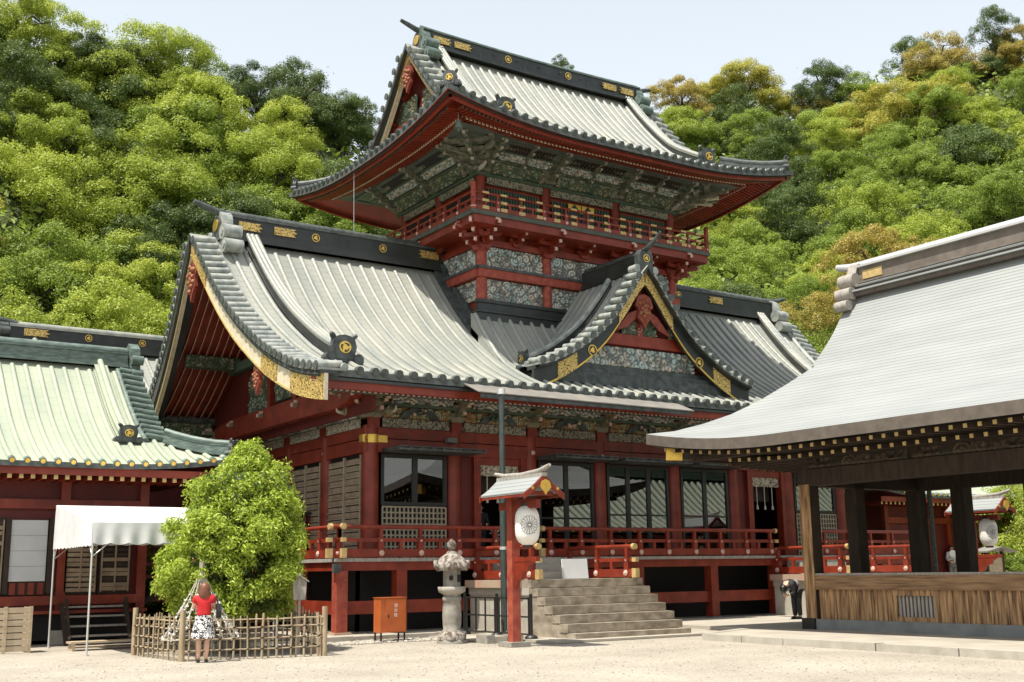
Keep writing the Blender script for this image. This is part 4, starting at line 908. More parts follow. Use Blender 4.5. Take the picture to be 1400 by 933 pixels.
# upper wall openings
for i in range(3):
    a, b = TXC[i] + .35, TXC[i + 1] - .35
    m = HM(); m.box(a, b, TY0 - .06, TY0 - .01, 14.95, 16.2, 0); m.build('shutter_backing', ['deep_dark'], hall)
    nsl = 18
    if i != 1:
        m = HM()
        for k in range(nsl + 1): q = lerp(a, b, k / nsl); m.box(q - .035, q + .035, TY0 - .1, TY0 - .06, 14.95, 16.2, 0)
        m.build('vertical_bars', ['green_paint'], hall)
    else:
        for (u, v) in ((a, a + .6), (b - .6, b)):
            m = HM()
            for k in range(5): q = lerp(u, v, k / 4); m.box(q - .035, q + .035, TY0 - .1, TY0 - .06, 14.95, 16.2, 0)
            m.build('vertical_bars', ['green_paint'], hall)
        for u, v in ((a + .75, 27.24), (27.28, b - .75)):
            m = HM(); m.box(u, v, TY0 - .12, TY0 - .06, 14.95, 16.2, 0)
            for (cx_, cz_) in ((u, 16.2), (v, 16.2)):
                sg = 1 if cx_ == u else -1; m.prism([(0, 0), (sg * .3, 0), (sg * .18, -.12), (sg * .12, -.28), (0, -.34)], (cx_, TY0 - .125, cz_), (1, 0, 0), (0, 0, 1), (0, -.015, 0), 1)
            m.build('door_leaf', ['black_lacquer', 'gold'], hall)
    m = HM(); m.box(TXC[i] + .2, TXC[i + 1] - .2, TY0 - .22, TY0 - .1, 16.32, 16.60, 0); m.build('frieze_board', ['frieze_pale' if False else 'frieze_print'], hall)
for i in range(2):
    a, b = TYC[i] + .3, TYC[i + 1] - .3
    m = HM(); m.box(TX0 - .06, TX0 - .01, a, b, 14.95, 16.2, 0); m.build('shutter_backing', ['deep_dark'], hall)
    m = HM(); m.box(TX0 - .2, TX0 - .1, TYC[i] + .2, TYC[i + 1] - .2, 16.32, 16.60, 0); m.build('frieze_board', ['frieze_print'], hall)
# stepped eave bracketing: green beams, sloping carved bands, slatted vents
def ring(name, mt, o, z0, z1, t=.16):
    m = HM(); x0, x1, y0, y1 = TX0 - o, TX1 + o, TY0 - o, TY1 + o
    m.box(x0, x1, y0, y0 + t, z0, z1, 0); m.box(x0, x1, y1 - t, y1, z0, z1, 0); m.box(x0, x0 + t, y0 + t, y1 - t, z0, z1, 0); m.box(x1 - t, x1, y0 + t, y1 - t, z0, z1, 0)
    return m.build(name, [mt], hall)
ring('eave_beam', 'green_paint', .30, 16.60, 16.73)
ring('eave_beam', 'green_paint', .74, 17.12, 17.22)
ring('eave_beam', 'green_paint', 1.12, 17.36, 17.44)
ring('eave_beam', 'grey_green', 1.72, 17.50, 17.62)
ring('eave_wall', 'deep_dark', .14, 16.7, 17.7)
def slopes(name, mt, o0, z0, o1, z1):
    m = HM()
    c = lambda o, z: [(TX0 - o, TY0 - o, z), (TX1 + o, TY0 - o, z), (TX1 + o, TY1 + o, z), (TX0 - o, TY1 + o, z)]
    a, b = c(o0, z0), c(o1, z1)
    for i in range(4): j = (i + 1) % 4; m.add([a[i], a[j], b[j], b[i]], [(0, 1, 2, 3)], 0)
    return m.build(name, [mt], hall)
slopes('eave_coving', 'grey_green', 2.2, 17.64, 1.70, 17.58)
slopes('eave_coving', 'green_paint', 1.66, 17.58, 1.08, 17.42)
slopes('eave_coving', 'grey_green', 1.08, 17.38, .70, 17.2)
slopes('eave_coving', 'bracket_paint', .70, 17.14, .26, 16.72)
def ring_panels(mt, o, z0, h, tilt, seed, kind='cloud', cell=.28):
    fb = carve_mesh('carved_panel', 2.45, h, seed, mt, .042, .13, cell, kind); fc = carve_mesh('carved_panel', 3.0, h, seed + 1, mt, .042, .13, cell, kind)
    for i in range(3):
        ob = inst('carved_panel', fc if i == 1 else fb, hall, P3((TXC[i] + TXC[i + 1]) / 2, TY0 - o, z0)); ob.rotation_euler = (tilt, 0, 0)
    for i in range(2):
        for xx, aa in ((TX0 - o, -math.pi / 2), (TX1 + o, math.pi / 2)):
            ob = inst('carved_panel', fb, hall, P3(xx, (TYC[i] + TYC[i + 1]) / 2, z0)); ob.rotation_euler = Matrix.Rotation(aa, 3, 'Z').to_euler(); ob.rotation_euler.rotate_axis('X', tilt)
ring_panels('carving_green', .34, 16.70, .52, R(40), 101, cell=.27)
ring_panels('carving_pale', .80, 17.14, .36, R(48), 111, cell=.18)
# slatted vents above
for i in range(3):
    a, b = TXC[i] + .5, TXC[i + 1] - .5
    for k in range(15):
        q = lerp(a, b, k / 14); m = HM(); m.beam((q, TY0 - 1.16, 17.37), (q, TY0 - 1.64, 17.53), .07, .05, 0, up=(0, -.2, 1)); m.build('vent_slat', ['wood_dark'], hall)
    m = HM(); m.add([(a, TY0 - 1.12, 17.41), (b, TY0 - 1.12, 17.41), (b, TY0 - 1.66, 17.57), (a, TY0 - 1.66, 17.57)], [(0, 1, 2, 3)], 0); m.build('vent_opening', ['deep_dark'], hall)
for i in range(2):
    a, b = TYC[i] + .5, TYC[i + 1] - .5
    m = HM(); m.add([(TX0 - 1.12, a, 17.41), (TX0 - 1.12, b, 17.41), (TX0 - 1.66, b, 17.57), (TX0 - 1.66, a, 17.57)], [(0, 1, 2, 3)], 0); m.build('vent_opening', ['deep_dark'], hall)
BT = bracket_mesh('bracket_set', 4, mats=('bracket_paint', 'stone_pale'))
for x in TXC: inst('bracket_set', BT, hall, P3(x, TY0 - .22, 16.73), 0, (1.0, 1.25, .70))
for x in (23.99, 27.26, 30.52): inst('bracket_set', BT, hall, P3(x, TY0 - .22, 16.8), 0, (.6, 1.2, .66))
for y in TYC: inst('bracket_set', BT, hall, P3(TX0 - .2, y, 16.73), -math.pi / 2, (1, 1.25, .70)); inst('bracket_set', BT, hall, P3(TX1 + .2, y, 16.73), math.pi / 2, (1, 1.25, .70))
for (x, y, a) in ((TX0 - .15, TY0 - .15, -math.pi / 4), (TX1 + .15, TY0 - .15, math.pi / 4)): inst('bracket_set', BT, hall, P3(x, y, 16.73), a, (1.0, 1.75, .70))
for (x, y) in ((TX0 - .1, TY0 - .1), (TX1 + .1, TY0 - .1)):
    m = HM(); m.tube([(x - .75, y - .12, 16.92), (x - .4, y - .14, 16.80), (x, y - .15, 16.84), (x + .4, y - .14, 16.80), (x + .75, y - .12, 16.92)], [.06, .1, .11, .1, .06], 8, 0); m.build('beam_nosing', ['bracket_paint'], hall)
    m = HM(); m.tube([(x - .15, y - .75, 16.92), (x - .15, y - .4, 16.80), (x - .15, y + .4, 16.84)], [.06, .1, .1], 8, 0); m.build('beam_nosing', ['stone_pale'], hall)
# tail rafters fanning out at the corners
for cx_, cy_, dirs in ((TX1 + .5, TY0 - .5, [(1, -.1), (1, -.45), (1, -.95), (.5, -1)]), (TX0 - .5, TY0 - .5, [(-1, -.1), (-1, -.95), (-.1, -1)])):
    for k, (dx, dy) in enumerate(dirs):
        L_ = math.hypot(dx, dy); m = HM(); m.beam((cx_ + dx * .2, cy_ + dy * .2, 17.2), (cx_ + dx / L_ * 1.5, cy_ + dy / L_ * 1.5, 17.25), .14, .14, 0)
        m.build('tail_rafter', ['bracket_paint' if cx_ < TX1 or k % 2 else 'ivory'], hall)
# temple bell hanging at the near corner
m = M(); m.lathe((0, 0, 0), [(.02, .32), (.09, .3), (.12, .1), (.16, 0), (.14, 0)], 12, 0); m.cyl((0, 0, .3), (0, 0, .6), .015, None, 6, 0); m.cyl((0, 0, -.12), (0, 0, .05), .03, None, 6, 0); m.build('wind_bell', ['copper_green'], hall, P3(19.75, 32.75, 17.0))
# upper roof
TP = [(0, 17.44), (.8, 17.74), (1.6, 18.12), (2.6, 18.68), (3.6, 19.3), (4.5, 20.15), (5.5, 21.25), (6.3, 22.25), (6.85, 22.95)]
TR = Irimoya(8.47, 6.85, 2.15, TP, lift=.72, th=.2, lx=6.0)
TR.surface(hall, 'tile_pan', soffit='red_lacquer')
TR.ribs(hall, .44, .085, ('tile_rib', 'tile_edge'), sides=(-1, 1), cap=1.4)
for sx in (-1, 1):
    for sy in (-1, 1): TR.hip(hall, sx, sy, .34, .34, ('black_weathered', 'tile_edge'), oni=.62)
# rafters of the deep eave: two tiers of tips, too small to pick apart
m = M(); 
for sg, ax in ((-1, 0), (-1, 1), (1, 1)):
    hh_, oo_ = (TR.hx, TR.hy) if ax == 0 else (TR.hy, TR.hx)
    k = int(2 * hh_ / .19)
    for i in range(k):
        q = lerp(-hh_ + .9, hh_ - .9, i / (k - 1)); lf = TR.lf(.3, hh_ - abs(q)); z0 = 17.32 - .2 + lf
        for (d0, d1, dz, w_) in ((.5, 1.3, -.10, .06), (1.35, 2.3, -.26, .075)):
            e_ = hh_ - abs(q); d1 = min(d1, e_ - .05)
            if d1 < d0 + .15: continue
            lf2 = TR.lf(d0, hh_ - abs(q)); zb_ = (17.44 if d0 > 1 else 17.24) + lf2 * .9
            a = (q, sg * (oo_ - d0), zb_); b = (q, sg * (oo_ - d1), zb_ + .27 * (d1 - d0) - (lf2 - TR.lf(d1, e_)) * .9)
            if ax: a = (sg * (oo_ - d0), q, a[2]); b = (sg * (oo_ - d1), q, b[2])
            m.beam(a, b, w_, .09, 0)
            aa = Vector(a); dd = (aa - Vector(b)).normalized(); m.beam(aa, aa + dd * .02, w_ * 1.3, .10, 1 if d0 > 1 else 2)
o = m.build('rafters', ['red_lacquer', 'ivory', 'grey_green'], hall); o['kind'] = 'stuff'
def eave_board(name, d, zoff, h, mt, t=.08):
    m = M()
    for ax, sgs in ((0, (-1, 1)), (1, (-1, 1))):
        for sg in sgs:
            hh_, oo_ = (TR.hx, TR.hy) if ax == 0 else (TR.hy, TR.hx); P = []; Q = []
            for i in range(31):
                q = lerp(-hh_ + d, hh_ - d, i / 30); z = interp(TP, 0) + TR.lf(d, hh_ - abs(q)) + zoff
                p = (q, sg * (oo_ - d), z) if ax == 0 else (sg * (oo_ - d), q, z); P.append(p); Q.append((p[0], p[1], p[2] - h))
            m.strip(P, Q, (0, -sg * t, 0) if ax == 0 else (-sg * t, 0, 0), 0)
    m.build(name, [mt], hall)
eave_board('eave_fascia', .22, -.19, .12, 'red_lacquer'); eave_board('eave_edging', .10, -.12, .09, 'black_lacquer')
for sg in (-1, 1):
    for hv in (-1, 1): m = M(); vs = [4.6 * i / 10 for i in range(11)]; m.strip([(sg * 6.44, hv * v, interp(TP, 6.85 - v) - .205) for v in vs], [(sg * 5.95, hv * v, interp(TP, 6.85 - v) - .205) for v in vs], (0, 0, -.04), 0); m.build('verge_soffit', ['black_lacquer'], hall)
# gables of the upper roof
tz = lambda v: interp(TP, 6.85 - v)
TV = 6.85 - 2.15
tu = lambda v: 6.35 + .12 * (1 - v / TV)
for T, hv in ((Tleft, (-1, 1)), (Tright, (-1,))):
    gable_trim(hall, T, tz, TV - .15, tu, hv, n_tiles=11, tile_len=.6, tile_r=.13, bh=(.42, .48), plates=((.05, .9, 0), (TV - 1.3, TV - .2, 0)), board_in=.22, rib_r=.11, band_h=.14)
for sx in (-1, 1):
    m = M(); vs = [-(TV - .2) + 2 * (TV - .2) * i / 16 for i in range(17)]
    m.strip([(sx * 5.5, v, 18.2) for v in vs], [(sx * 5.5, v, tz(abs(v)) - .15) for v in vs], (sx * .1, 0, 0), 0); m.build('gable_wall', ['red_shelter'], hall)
    m = M(); m.box(sx * 5.6, sx * 5.75, -2.6, 2.6, 19.7, 20.1, 0); m.build('cross_beam', ['vermilion'], hall)
    if sx < 0:
        for v in (-1.3, 1.3): inst('carved_panel', carve_mesh('carved_panel', 2.1, .9, 131 + int(v), 'carving_green', .05, .1, .3), hall, (-5.72, v, 20.1), -math.pi / 2)
        for k in range(7):
            m = M()
            for sg in (-1, 1): vs = [lerp(.3, TV - .3, i / 5) for i in range(6)]; x = -6.1 + k * .09; 
            m = M(); m.beam((-6.05, -3 + k * 1.0, tz(abs(-3 + k)) - .3), (-5.55, -3 + k * 1.0, tz(abs(-3 + k)) - .3), .08, .14, 0); m.build('gable_purlin', ['red_lacquer'], hall)
        gegyo(hall, lambda u, v, z: (-u - 6.25, v, z), 22.0, .9)
    # descending ridges
    P = [(sx * 5.05, -v, tz(v) + .02) for v in [lerp(.25, 5.05, i / 10) for i in range(11)]]
    ridge_bar(hall, P, .46, .42, .11, ('black_lacquer', 'tile_rib'), 'descending_ridge', cap_name='descending_ridge_cap')
    m = M(); m.tube([(p[0] - .15, p[1], p[2] + .44) for p in P], .085, 8, 0); m.tube([(p[0] + .15, p[1], p[2] + .44) for p in P], .085, 8, 0); m.build('ridge_roll', ['tile_rib'], hall)
    inst('ridge_ornament', ONI, hall, (P[-1][0], P[-1][1] - .18, P[-1][2] - .08), 0, (.95, .95, .9))
    T = Tleft if sx < 0 else Tright
    scroll_end(hall, lambda u, v, z, T=T: tuple(Vector(T(u + 5.85, v, z))), 22.75, s=.85, mats=('copper_green', 'gold', 'black_weathered'))
P = [(lerp(-5.75, 5.75, t / 12), 0, 22.8 + .10 * abs(t / 6 - 1) ** 2) for t in range(13)]
ridge_bar(hall, P, .78, .86, .15, ('black_lacquer', 'copper_green'), 'main_ridge', steps=((1.2, .10), (.95, .22), (.78, .86)))
for x in (-1.55 - .05, 1.6): crest(hall, (x, -.33, 23.3), .17)
for x, fl in ((-5.3, 1), (-4.3, 1), (5.3, -1), (4.3, -1)): inst('gold_plate', PLATE, hall, (x, -.325, 23.16), 0, (.8 * fl, 1, .28))
for x in np.arange(-4.6, 4.7, 1.15): m = M(); m.cyl((x, -.3, 23.3), (x, -.42, 23.34), .035, .02, 6, 0); m.cyl((x + .4, -.36, 23.0), (x + .4, -.36, 23.25), .008, None, 5, 0); m.build('ridge_hook', ['black_weathered'], hall)
# hanging lightning cable at the left eave
m = HM(); m.tube([(18.95, 39.45, 17.6), (18.95, 39.4, 15.5), (18.95, 39.35, 13.2)], .012, 6, 0); m.build('down_wire', ['steel_pale'], hall)
# thin lead awning with supports below the front eave
m = HM(); m.prism([(0, 0), (8.6, 0), (8.6, .03), (0, .03)], (18.0, 28.75, 6.95), (1, 0, -.004), (0, 0, 1), (0, 1.0, .42), 0); m.box(18.1, 26.5, 28.80, 28.83, 6.80, 6.93, 1)
for k in range(9): m.cyl((18.9 + k * .9, 28.82, 6.6), (18.9 + k * .9, 28.82, 6.96), .012, None, 5, 1)
m.build('stair_awning', ['awning_lead', 'black_weathered'], hall)
# ================================================================ ground and paving
def sheet(name, poly, z, mt, label=None, t=0.0):
    m = M()
    if t: m.prism([(x, y) for x, y in poly], (0, 0, z - t), (1, 0, 0), (0, 1, 0), (0, 0, t), 0)
    else: m.add([(x, y, z) for x, y in poly], [tuple(range(len(poly)))], 0)
    o = m.build(name, [mt]); tag(o, kind='structure')
    if label: o['label'] = label
    return o
rnd = random.Random(7)
sheet('ground', [(-1500, -1500), (1500, -1500), (1500, 1500), (-1500, 1500)], -.05, 'earth_far', 'open ground reaching to the horizon')
sheet('gravel_court', [(-60, -40), (110, -40), (110, 56), (-60, 56)], 0.0, 'gravel', 'pale sunlit gravel of the shrine court')
pad = sheet('paving', [(9.6, 27.35), (48, 27.35), (48, 46), (9.6, 46)], .136, 'paving', 'stone paving under and before the shrine hall', t=.12)
sheet('stair_apron', [(15.35, 24.1), (16.3, 24.1), (16.3, 22.75), (22.7, 22.75), (22.7, 27.33), (15.35, 27.33)], .06, 'paving', 'low paved apron around the near stairs', t=.05)
sheet('stair_apron', [(28.3, 22.0), (35.2, 22.0), (35.2, 27.33), (28.3, 27.33)], .06, 'paving', 'low paved apron around the far stairs', t=.05)
o = sheet('pavilion_platform', [(19.95, 21.3), (22.4, 22.3), (22.4, 25.4), (24.3, 27.3), (28.2, 27.3), (28.2, 21.9), (33, 21.9), (33, -2), (19.4, -2), (19.4, 8), (19.75, 16)], .15, 'paving', 'grey stone platform under the dance pavilion', t=.13)
# kerb stones along the platform edge
kp = [(19.95, 21.3), (19.82, 18.6), (19.75, 16.0), (19.58, 12.0), (19.4, 8.0), (19.4, 2.0)]
for (a, b) in zip(kp[:-1], kp[1:]):
    L = math.dist(a, b); n = max(1, int(L / 1.35))
    for k in range(n):
        p = (lerp(a[0], b[0], k / n), lerp(a[1], b[1], k / n)); q = (lerp(a[0], b[0], (k + .985) / n), lerp(a[1], b[1], (k + .985) / n))
        m = M(); dz = rnd.uniform(-.006, .006); m.prism([(p[0] - .28, p[1]), (q[0] - .28, q[1]), (q[0] + .02, q[1]), (p[0] + .02, p[1])][::-1], (0, 0, 0), (1, 0, 0), (0, 1, 0), (0, 0, .158 + dz), 0); m.build('kerb_stone', ['stone_pale'], o)
for k in range(8):
    t0, t1 = k / 8, (k + .98) / 8; a, b = (19.95, 21.3), (22.4, 22.3); m = M()
    p = (lerp(a[0], b[0], t0), lerp(a[1], b[1], t0)); q = (lerp(a[0], b[0], t1), lerp(a[1], b[1], t1)); m.prism([(p[0] - .1, p[1] + .25), (q[0] - .1, q[1] + .25), (q[0], q[1]), (p[0], p[1])], (0, 0, 0), (1, 0, 0), (0, 1, 0), (0, 0, .158), 0); m.build('kerb_stone', ['stone_pale'], o)
# paving slabs' joints: thin slab edge row along the front of the pad
for k in range(26):
    if 15.3 < 9.6 + k * 1.2 < 22.7: continue
    m = M(); m.box(9.6 + k * 1.2, 9.6 + k * 1.2 + 1.18, 27.1, 27.34, .0, .145 + rnd.uniform(-.005, .005), 0); m.build('edging_stone', ['stone_pale'], pad)
for (x0, x1, y0, z1, mt) in ((15.2, 15.42, 24.0, .2, 'stone_worn'), (15.43, 15.8, 24.05, .16, 'stone_pale'), (15.82, 16.25, 24.0, .17, 'stone_step')):
    m = M(); m.box(x0, x1, y0, y0 + .5, 0, z1, 0); tag(m.build('footing_stone', [mt]), 'small %s block at the foot of the near lantern post' % {'stone_worn': 'dark worn', 'stone_pale': 'pale flat', 'stone_step': 'brown'}[mt], 'stone block', 'footing blocks near the lantern post')
m = M(); r5 = random.Random(31)
for k in range(2600):
    d_ = r5.uniform(17, 30); a_ = r5.uniform(.05, 1.05); x, y = d_ * math.sin(a_), d_ * math.cos(a_)
    if x > 19.2 or y > 26: continue
    s = r5.uniform(.006, .022); m.sphere((x, y, .002), s, 5, r5.choice((0, 1, 2)), (1, r5.uniform(.7, 1.3), .6))
tag(m.build('loose_stones', ['stone_pale', 'stone_worn', 'concrete_grey']), kind='stuff')['label'] = 'small loose stones scattered over the gravel'
# rough pale rubble strip along the edge of the paving
m = M(); r2 = random.Random(3)
for k in range(900):
    x = r2.uniform(9.8, 15.6); y = r2.uniform(26.15, 27.1); s = r2.uniform(.02, .07)
    m.sphere((x, y, .01), s, 5, r2.choice((0, 0, 1)), (1, r2.uniform(.7, 1.3), .7))
tag(m.build('rubble_strip', ['stone_pale', 'stone_worn']), kind='stuff')['label'] = 'rough pale pebbles edging the paving'
# ================================================================ stone stairs
def stairs(label, x0):
    t = thing('stone_staircase', label, 'staircase', (x0, 23.15, 0), group='stone staircases of the shrine hall'); x = 1.875
    rr = random.Random(int(x0 * 10)); Z = [.18 + .215 * k for k in range(7)]
    for k in range(7):
        y = .315 * k; dep = .36 if k < 6 else .42; cuts = [-x] + sorted(rr.uniform(-x + .5, x - .5) for _ in range(3)) + [x]
        cuts = [-x, -x + rr.uniform(.7, 1.1), rr.uniform(-.35, .1), rr.uniform(.6, 1.0), x]
        z0 = 0 if k == 0 else Z[k] - .2
        for a, b in zip(cuts[:-1], cuts[1:]):
            m = M(); dy = rr.uniform(-.008, .008); m.box(a + .004, b - .004, y + dy, y + dep, z0, Z[k] + rr.uniform(-.004, .004), 0); m.build('step_block', ['stone_step'], t)
        if k: m = M(); m.box(-x + .1, x - .1, y + .12, y + .5, Z[k - 1] - .05, z0 + .0, 0); m.build('step_core', ['stone_worn'], t)
    for sx in (-1, 1):
        a, b = sorted((sx * (x - .02), sx * (x - .3)))
        m = M(); m.prism([(.25, 0), (1.9, 0), (1.9, 1.25), (1.7, 1.05), (.35, .12)], (a, 0, 0), (0, 1, 0), (0, 0, 1), (b - a, 0, 0), 0); m.build('stair_cheek', ['stone_step'], t)
        for k, (ya, yb) in enumerate(((1.95, 2.95), (2.96, 3.95), (3.96, 4.95))):
            m = M(); a, b = sorted((sx * (x - .05), sx * (x - .3))); m.box(a, b, ya, yb, .06, 1.08, 0); m.build('side_stone', ['stone_pale'], t)
        a, b = sorted((sx * (x + .0), sx * (x - .3))); m = M(); m.box(a, b, 1.95, 4.95, 1.08, 1.27, 0); m.build('side_ledge', ['stone_pale'], t)
        for k in range(3):
            a, b = sorted((sx * (x + .1), sx * (x - .45))); m = M(); m.box(a, b, 2.3 + k * .9, 2.3 + k * .9 + .895, 1.27, 1.47, 0); m.build('coping_stone', ['coping_pink'], t)
    m = M(); m.box(-x + .3, x - .3, 2.2, 4.95, 1.0, 1.46, 0); m.build('landing', ['stone_pale'], t)
    for k in range(3): m = M(); m.box(-1.1, 1.1, 4.0 + .33 * k, 5.0, 1.46 + .2 * k, 1.46 + .2 * (k + 1), 0); m.build('upper_step', ['stone_pale'], t)
    # balustrades on either side of the landing
    for sx in (-1, 1): rail_run(t, (sx * 1.62, 4.9), (sx * 1.62, 2.2), 1.47, 2, 1.0, False, True, .25)
    return t
stairs('stone staircase with red balustrades in the middle of the photo', 19.075)
stairs('stone staircase behind the pavilion, mostly hidden by its corner post', 31.085)
m = M(); m.box(-.43, .43, -.03, .03, 0, .54, 0); o = m.build('white_board', ['board_white'], None, (19.48, 26.15, 1.475)); o.rotation_euler = (R(-6), 0, 0); tag(o, 'blank white board leaning at the top of the near stairs', 'notice board')
# black iron barrier beside the stairs
f = thing('iron_barrier', 'low black iron barrier of square bars beside the near stairs', 'barrier', (16.55, 24.2, .06))
for y0, y1 in ((0, 1.35), (1.55, 2.95)):
    m = M(); m.box(-.02, .02, y0, y1, .95, .99, 0); m.box(-.02, .02, y0, y1, .5, .54, 0); m.box(-.02, .02, y0, y1, .08, .12, 0)
    for k in range(4): q = lerp(y0, y1, k / 3); m.box(-.017, .017, q - .017, q + .017, .1, .97, 0)
    m.build('bar_panel', ['iron_black'], f)
for y in (-.1, 1.45, 3.05): m = M(); m.box(-.03, .03, y - .03, y + .03, 0, 1.08, 0); m.lathe((0, y, 0), [(.17, 0), (.16, .06), (.06, .1)], 10, 0); m.build('post', ['iron_black'], f)
# tall dark metal pole
t = thing('metal_pole', 'tall slender dark metal pole standing before the hall', 'pole', (16.9, 25.85, .06))
m = M(); m.cyl((0, 0, 0), (0, 0, 3.9), .085, None, 14, 0); m.cyl((0, 0, 3.9), (0, 0, 6.35), .075, None, 14, 0); m.build('shaft', ['pole_metal'], t)
m = M(); m.cyl((0, 0, 6.35), (0, 0, 6.5), .11, .1, 12, 0); m.cyl((0, 0, 2.2), (0, 0, 2.28), .1, None, 12, 0); m.cyl((0, 0, 3.86), (0, 0, 3.94), .095, None, 12, 0); m.build('collar', ['steel_pale'], t)
m = M(); m.cyl((0, 0, 0), (0, 0, .05), .16, None, 12, 0); [m.cyl((.11 * math.cos(a), .11 * math.sin(a), .05), (.11 * math.cos(a), .11 * math.sin(a), .12), .02, None, 6, 0) for a in (0, 1.57, 3.14, 4.71)]; m.build('base_plate', ['steel_pale'], t)
# ================================================================ lantern posts with paper lanterns
def lantern_post(label, x, y):
    t = thing('lantern_post', label, 'lantern post', (x, y, .11), group='red lantern posts', scale=.91)
    m = M(); m.box(-.3, .3, -.3, .3, -.115, .0, 0); m.build('footing', ['stone_worn'], t)
    m = M(); m.box(-.12, .12, -.12, .12, 0, 3.75, 0); m.build('post', ['red_lacquer' if False else 'red_worn'], t)
    m = M(); m.box(-.07, .07, -1.15, .55, 3.3, 3.5, 0); m.build('roof_arm', ['red_lacquer'], t)
    m = M(); m.box(-.06, .06, -1.1, -.12, 1.98, 2.1, 0); m.prism([(-.12, 1.98), (-.95, 1.98), (-.75, 1.86), (-.7, 1.75), (-.5, 1.72), (-.42, 1.55), (-.25, 1.5), (-.12, 1.3)], (-.05, 0, 0), (0, 1, 0), (0, 0, 1), (.1, 0, 0), 0); m.build('bracket', ['red_lacquer'], t)
    rp = [(0, .46), (.18, .30), (.38, .13), (.58, 0)]; zr = lambda v: 3.68 + interp(rp, v)
    m = M()
    for sx in (-1, 1):
        vs = [.58 * i / 7 for i in range(8)]
        P = [(sx * v, -1.42, zr(v)) for v in vs]; Q = [(sx * v, .62, zr(v)) for v in vs]; m.strip(P, Q, (0, 0, -.055), 0)
    m.build('roof', ['shingle'], t)
    for yy in (-1.45, .61):
        m = M()
        for sx in (-1, 1): vs = [.61 * i / 7 for i in range(8)]; m.strip([(sx * v, yy, zr(v) - .02) for v in vs], [(sx * v, yy, zr(v) - .17) for v in vs], (0, .05, 0), 0)
        m.build('bargeboard', ['red_lacquer'], t)
    m = M()
    for sx in (-1, 1): m.box(*sorted((sx * .52, sx * .57)), -1.38, .58, 3.56, 3.63, 0)
    m.box(-.36, .36, -1.3, -1.22, 3.60, 3.70, 0); m.build('eave_beam', ['red_lacquer'], t)
    m = M(); m.tube([(0, .8, 4.27), (0, .4, 4.19), (0, -.4, 4.16), (0, -1.2, 4.2), (0, -1.55, 4.28), (0, -1.68, 4.33)], [.05, .065, .065, .07, .065, .04], 8, 0); m.box(-.08, .08, -1.46, .64, 4.06, 4.15, 0); m.build('ridge', ['wood_grey'], t)
    m = M(); m.prism([(0, .0), (.12, -.05), (.16, -.2), (.05, -.3), (0, -.38), (-.05, -.3), (-.16, -.2), (-.12, -.05)], (0, -1.51, 3.98), (1, 0, 0), (0, 0, 1), (0, .04, 0), 0)
    for sx in (-1, 1): m.cyl((sx * .38, -1.46, 3.76), (sx * .38, -1.48, 3.76), .04, None, 8, 0)
    m.build('gold_ornament', ['gold'], t)
    m = M(); m.cyl((0, -.6, 3.3), (0, -.6, 3.22), .02, None, 6, 0); m.build('hook', ['iron_black'], t)
    return t
def paper_lantern(label, x, y, z):
    t = thing('paper_lantern', label, 'paper lantern', (x, y, z), group='white paper lanterns', scale=.93); prof = []
    for i in range(25):
        a = i / 24; r = .31 * (1 - abs(2 * a - 1) ** 3.4) ** .42; prof.append((max(r, .12) , .97 * a))
    prof = [(r - (.006 if i % 2 else 0), z_) for i, (r, z_) in enumerate(prof)]
    m = M(); m.lathe((0, 0, 0), prof, 28, 0); m.build('lantern_paper', ['paper_white'], t)
    m = M(); m.cyl((0, 0, -.05), (0, 0, .015), .13, None, 16, 0); m.cyl((0, 0, .955), (0, 0, 1.03), .14, None, 16, 0); m.cyl((0, 0, 1.03), (0, 0, 1.12), .015, None, 6, 0); m.build('lantern_rim', ['iron_black'], t)
    # sixteen-petal crest drawn on the paper
    def surf(u, v):          # u along the circumference (m), v height above centre
        zz = .485 + v; a = zz / .97; r = .31 * (1 - abs(2 * a - 1) ** 3.4) ** .42 + .004; th = u / .31; return r, zz, th
    for (c0, nm) in ((-math.pi / 2 - .42, 0), (math.pi / 2 - .42, 1)):
        m = M()
        def pt(u, v): r, zz, th = surf(u, v); return (r * math.cos(c0 + th), r * math.sin(c0 + th), zz)
        for k in range(16):
            a = k * math.pi / 8; m.tube([pt(q * math.cos(a), q * math.sin(a)) for q in (.045, .12, .205)], .0045, 4, 0, False)
            ac = a + math.pi / 16; m.tube([pt(.205 * math.cos(a) + 0, .205 * math.sin(a)), pt(.235 * math.cos(ac), .235 * math.sin(ac)), pt(.205 * math.cos(a + math.pi / 8), .205 * math.sin(a + math.pi / 8))], .0045, 4, 0, False)
        m.tube([pt(.04 * math.cos(a), .04 * math.sin(a)) for a in np.linspace(0, 6.283, 13)], .005, 4, 0, False); m.build('crest', ['iron_black'], t)
    return t
lantern_post('red lantern post with small shingled roof beside the near stairs', 15.12, 22.7); paper_lantern('white paper lantern with petal crest hanging beside the near stairs', 15.13, 22.12, 2.28)
lantern_post('red lantern post seen through the pavilion near the right edge', 34.1, 23.75); paper_lantern('white paper lantern seen through the pavilion near the right edge', 34.12, 23.15, 2.28)
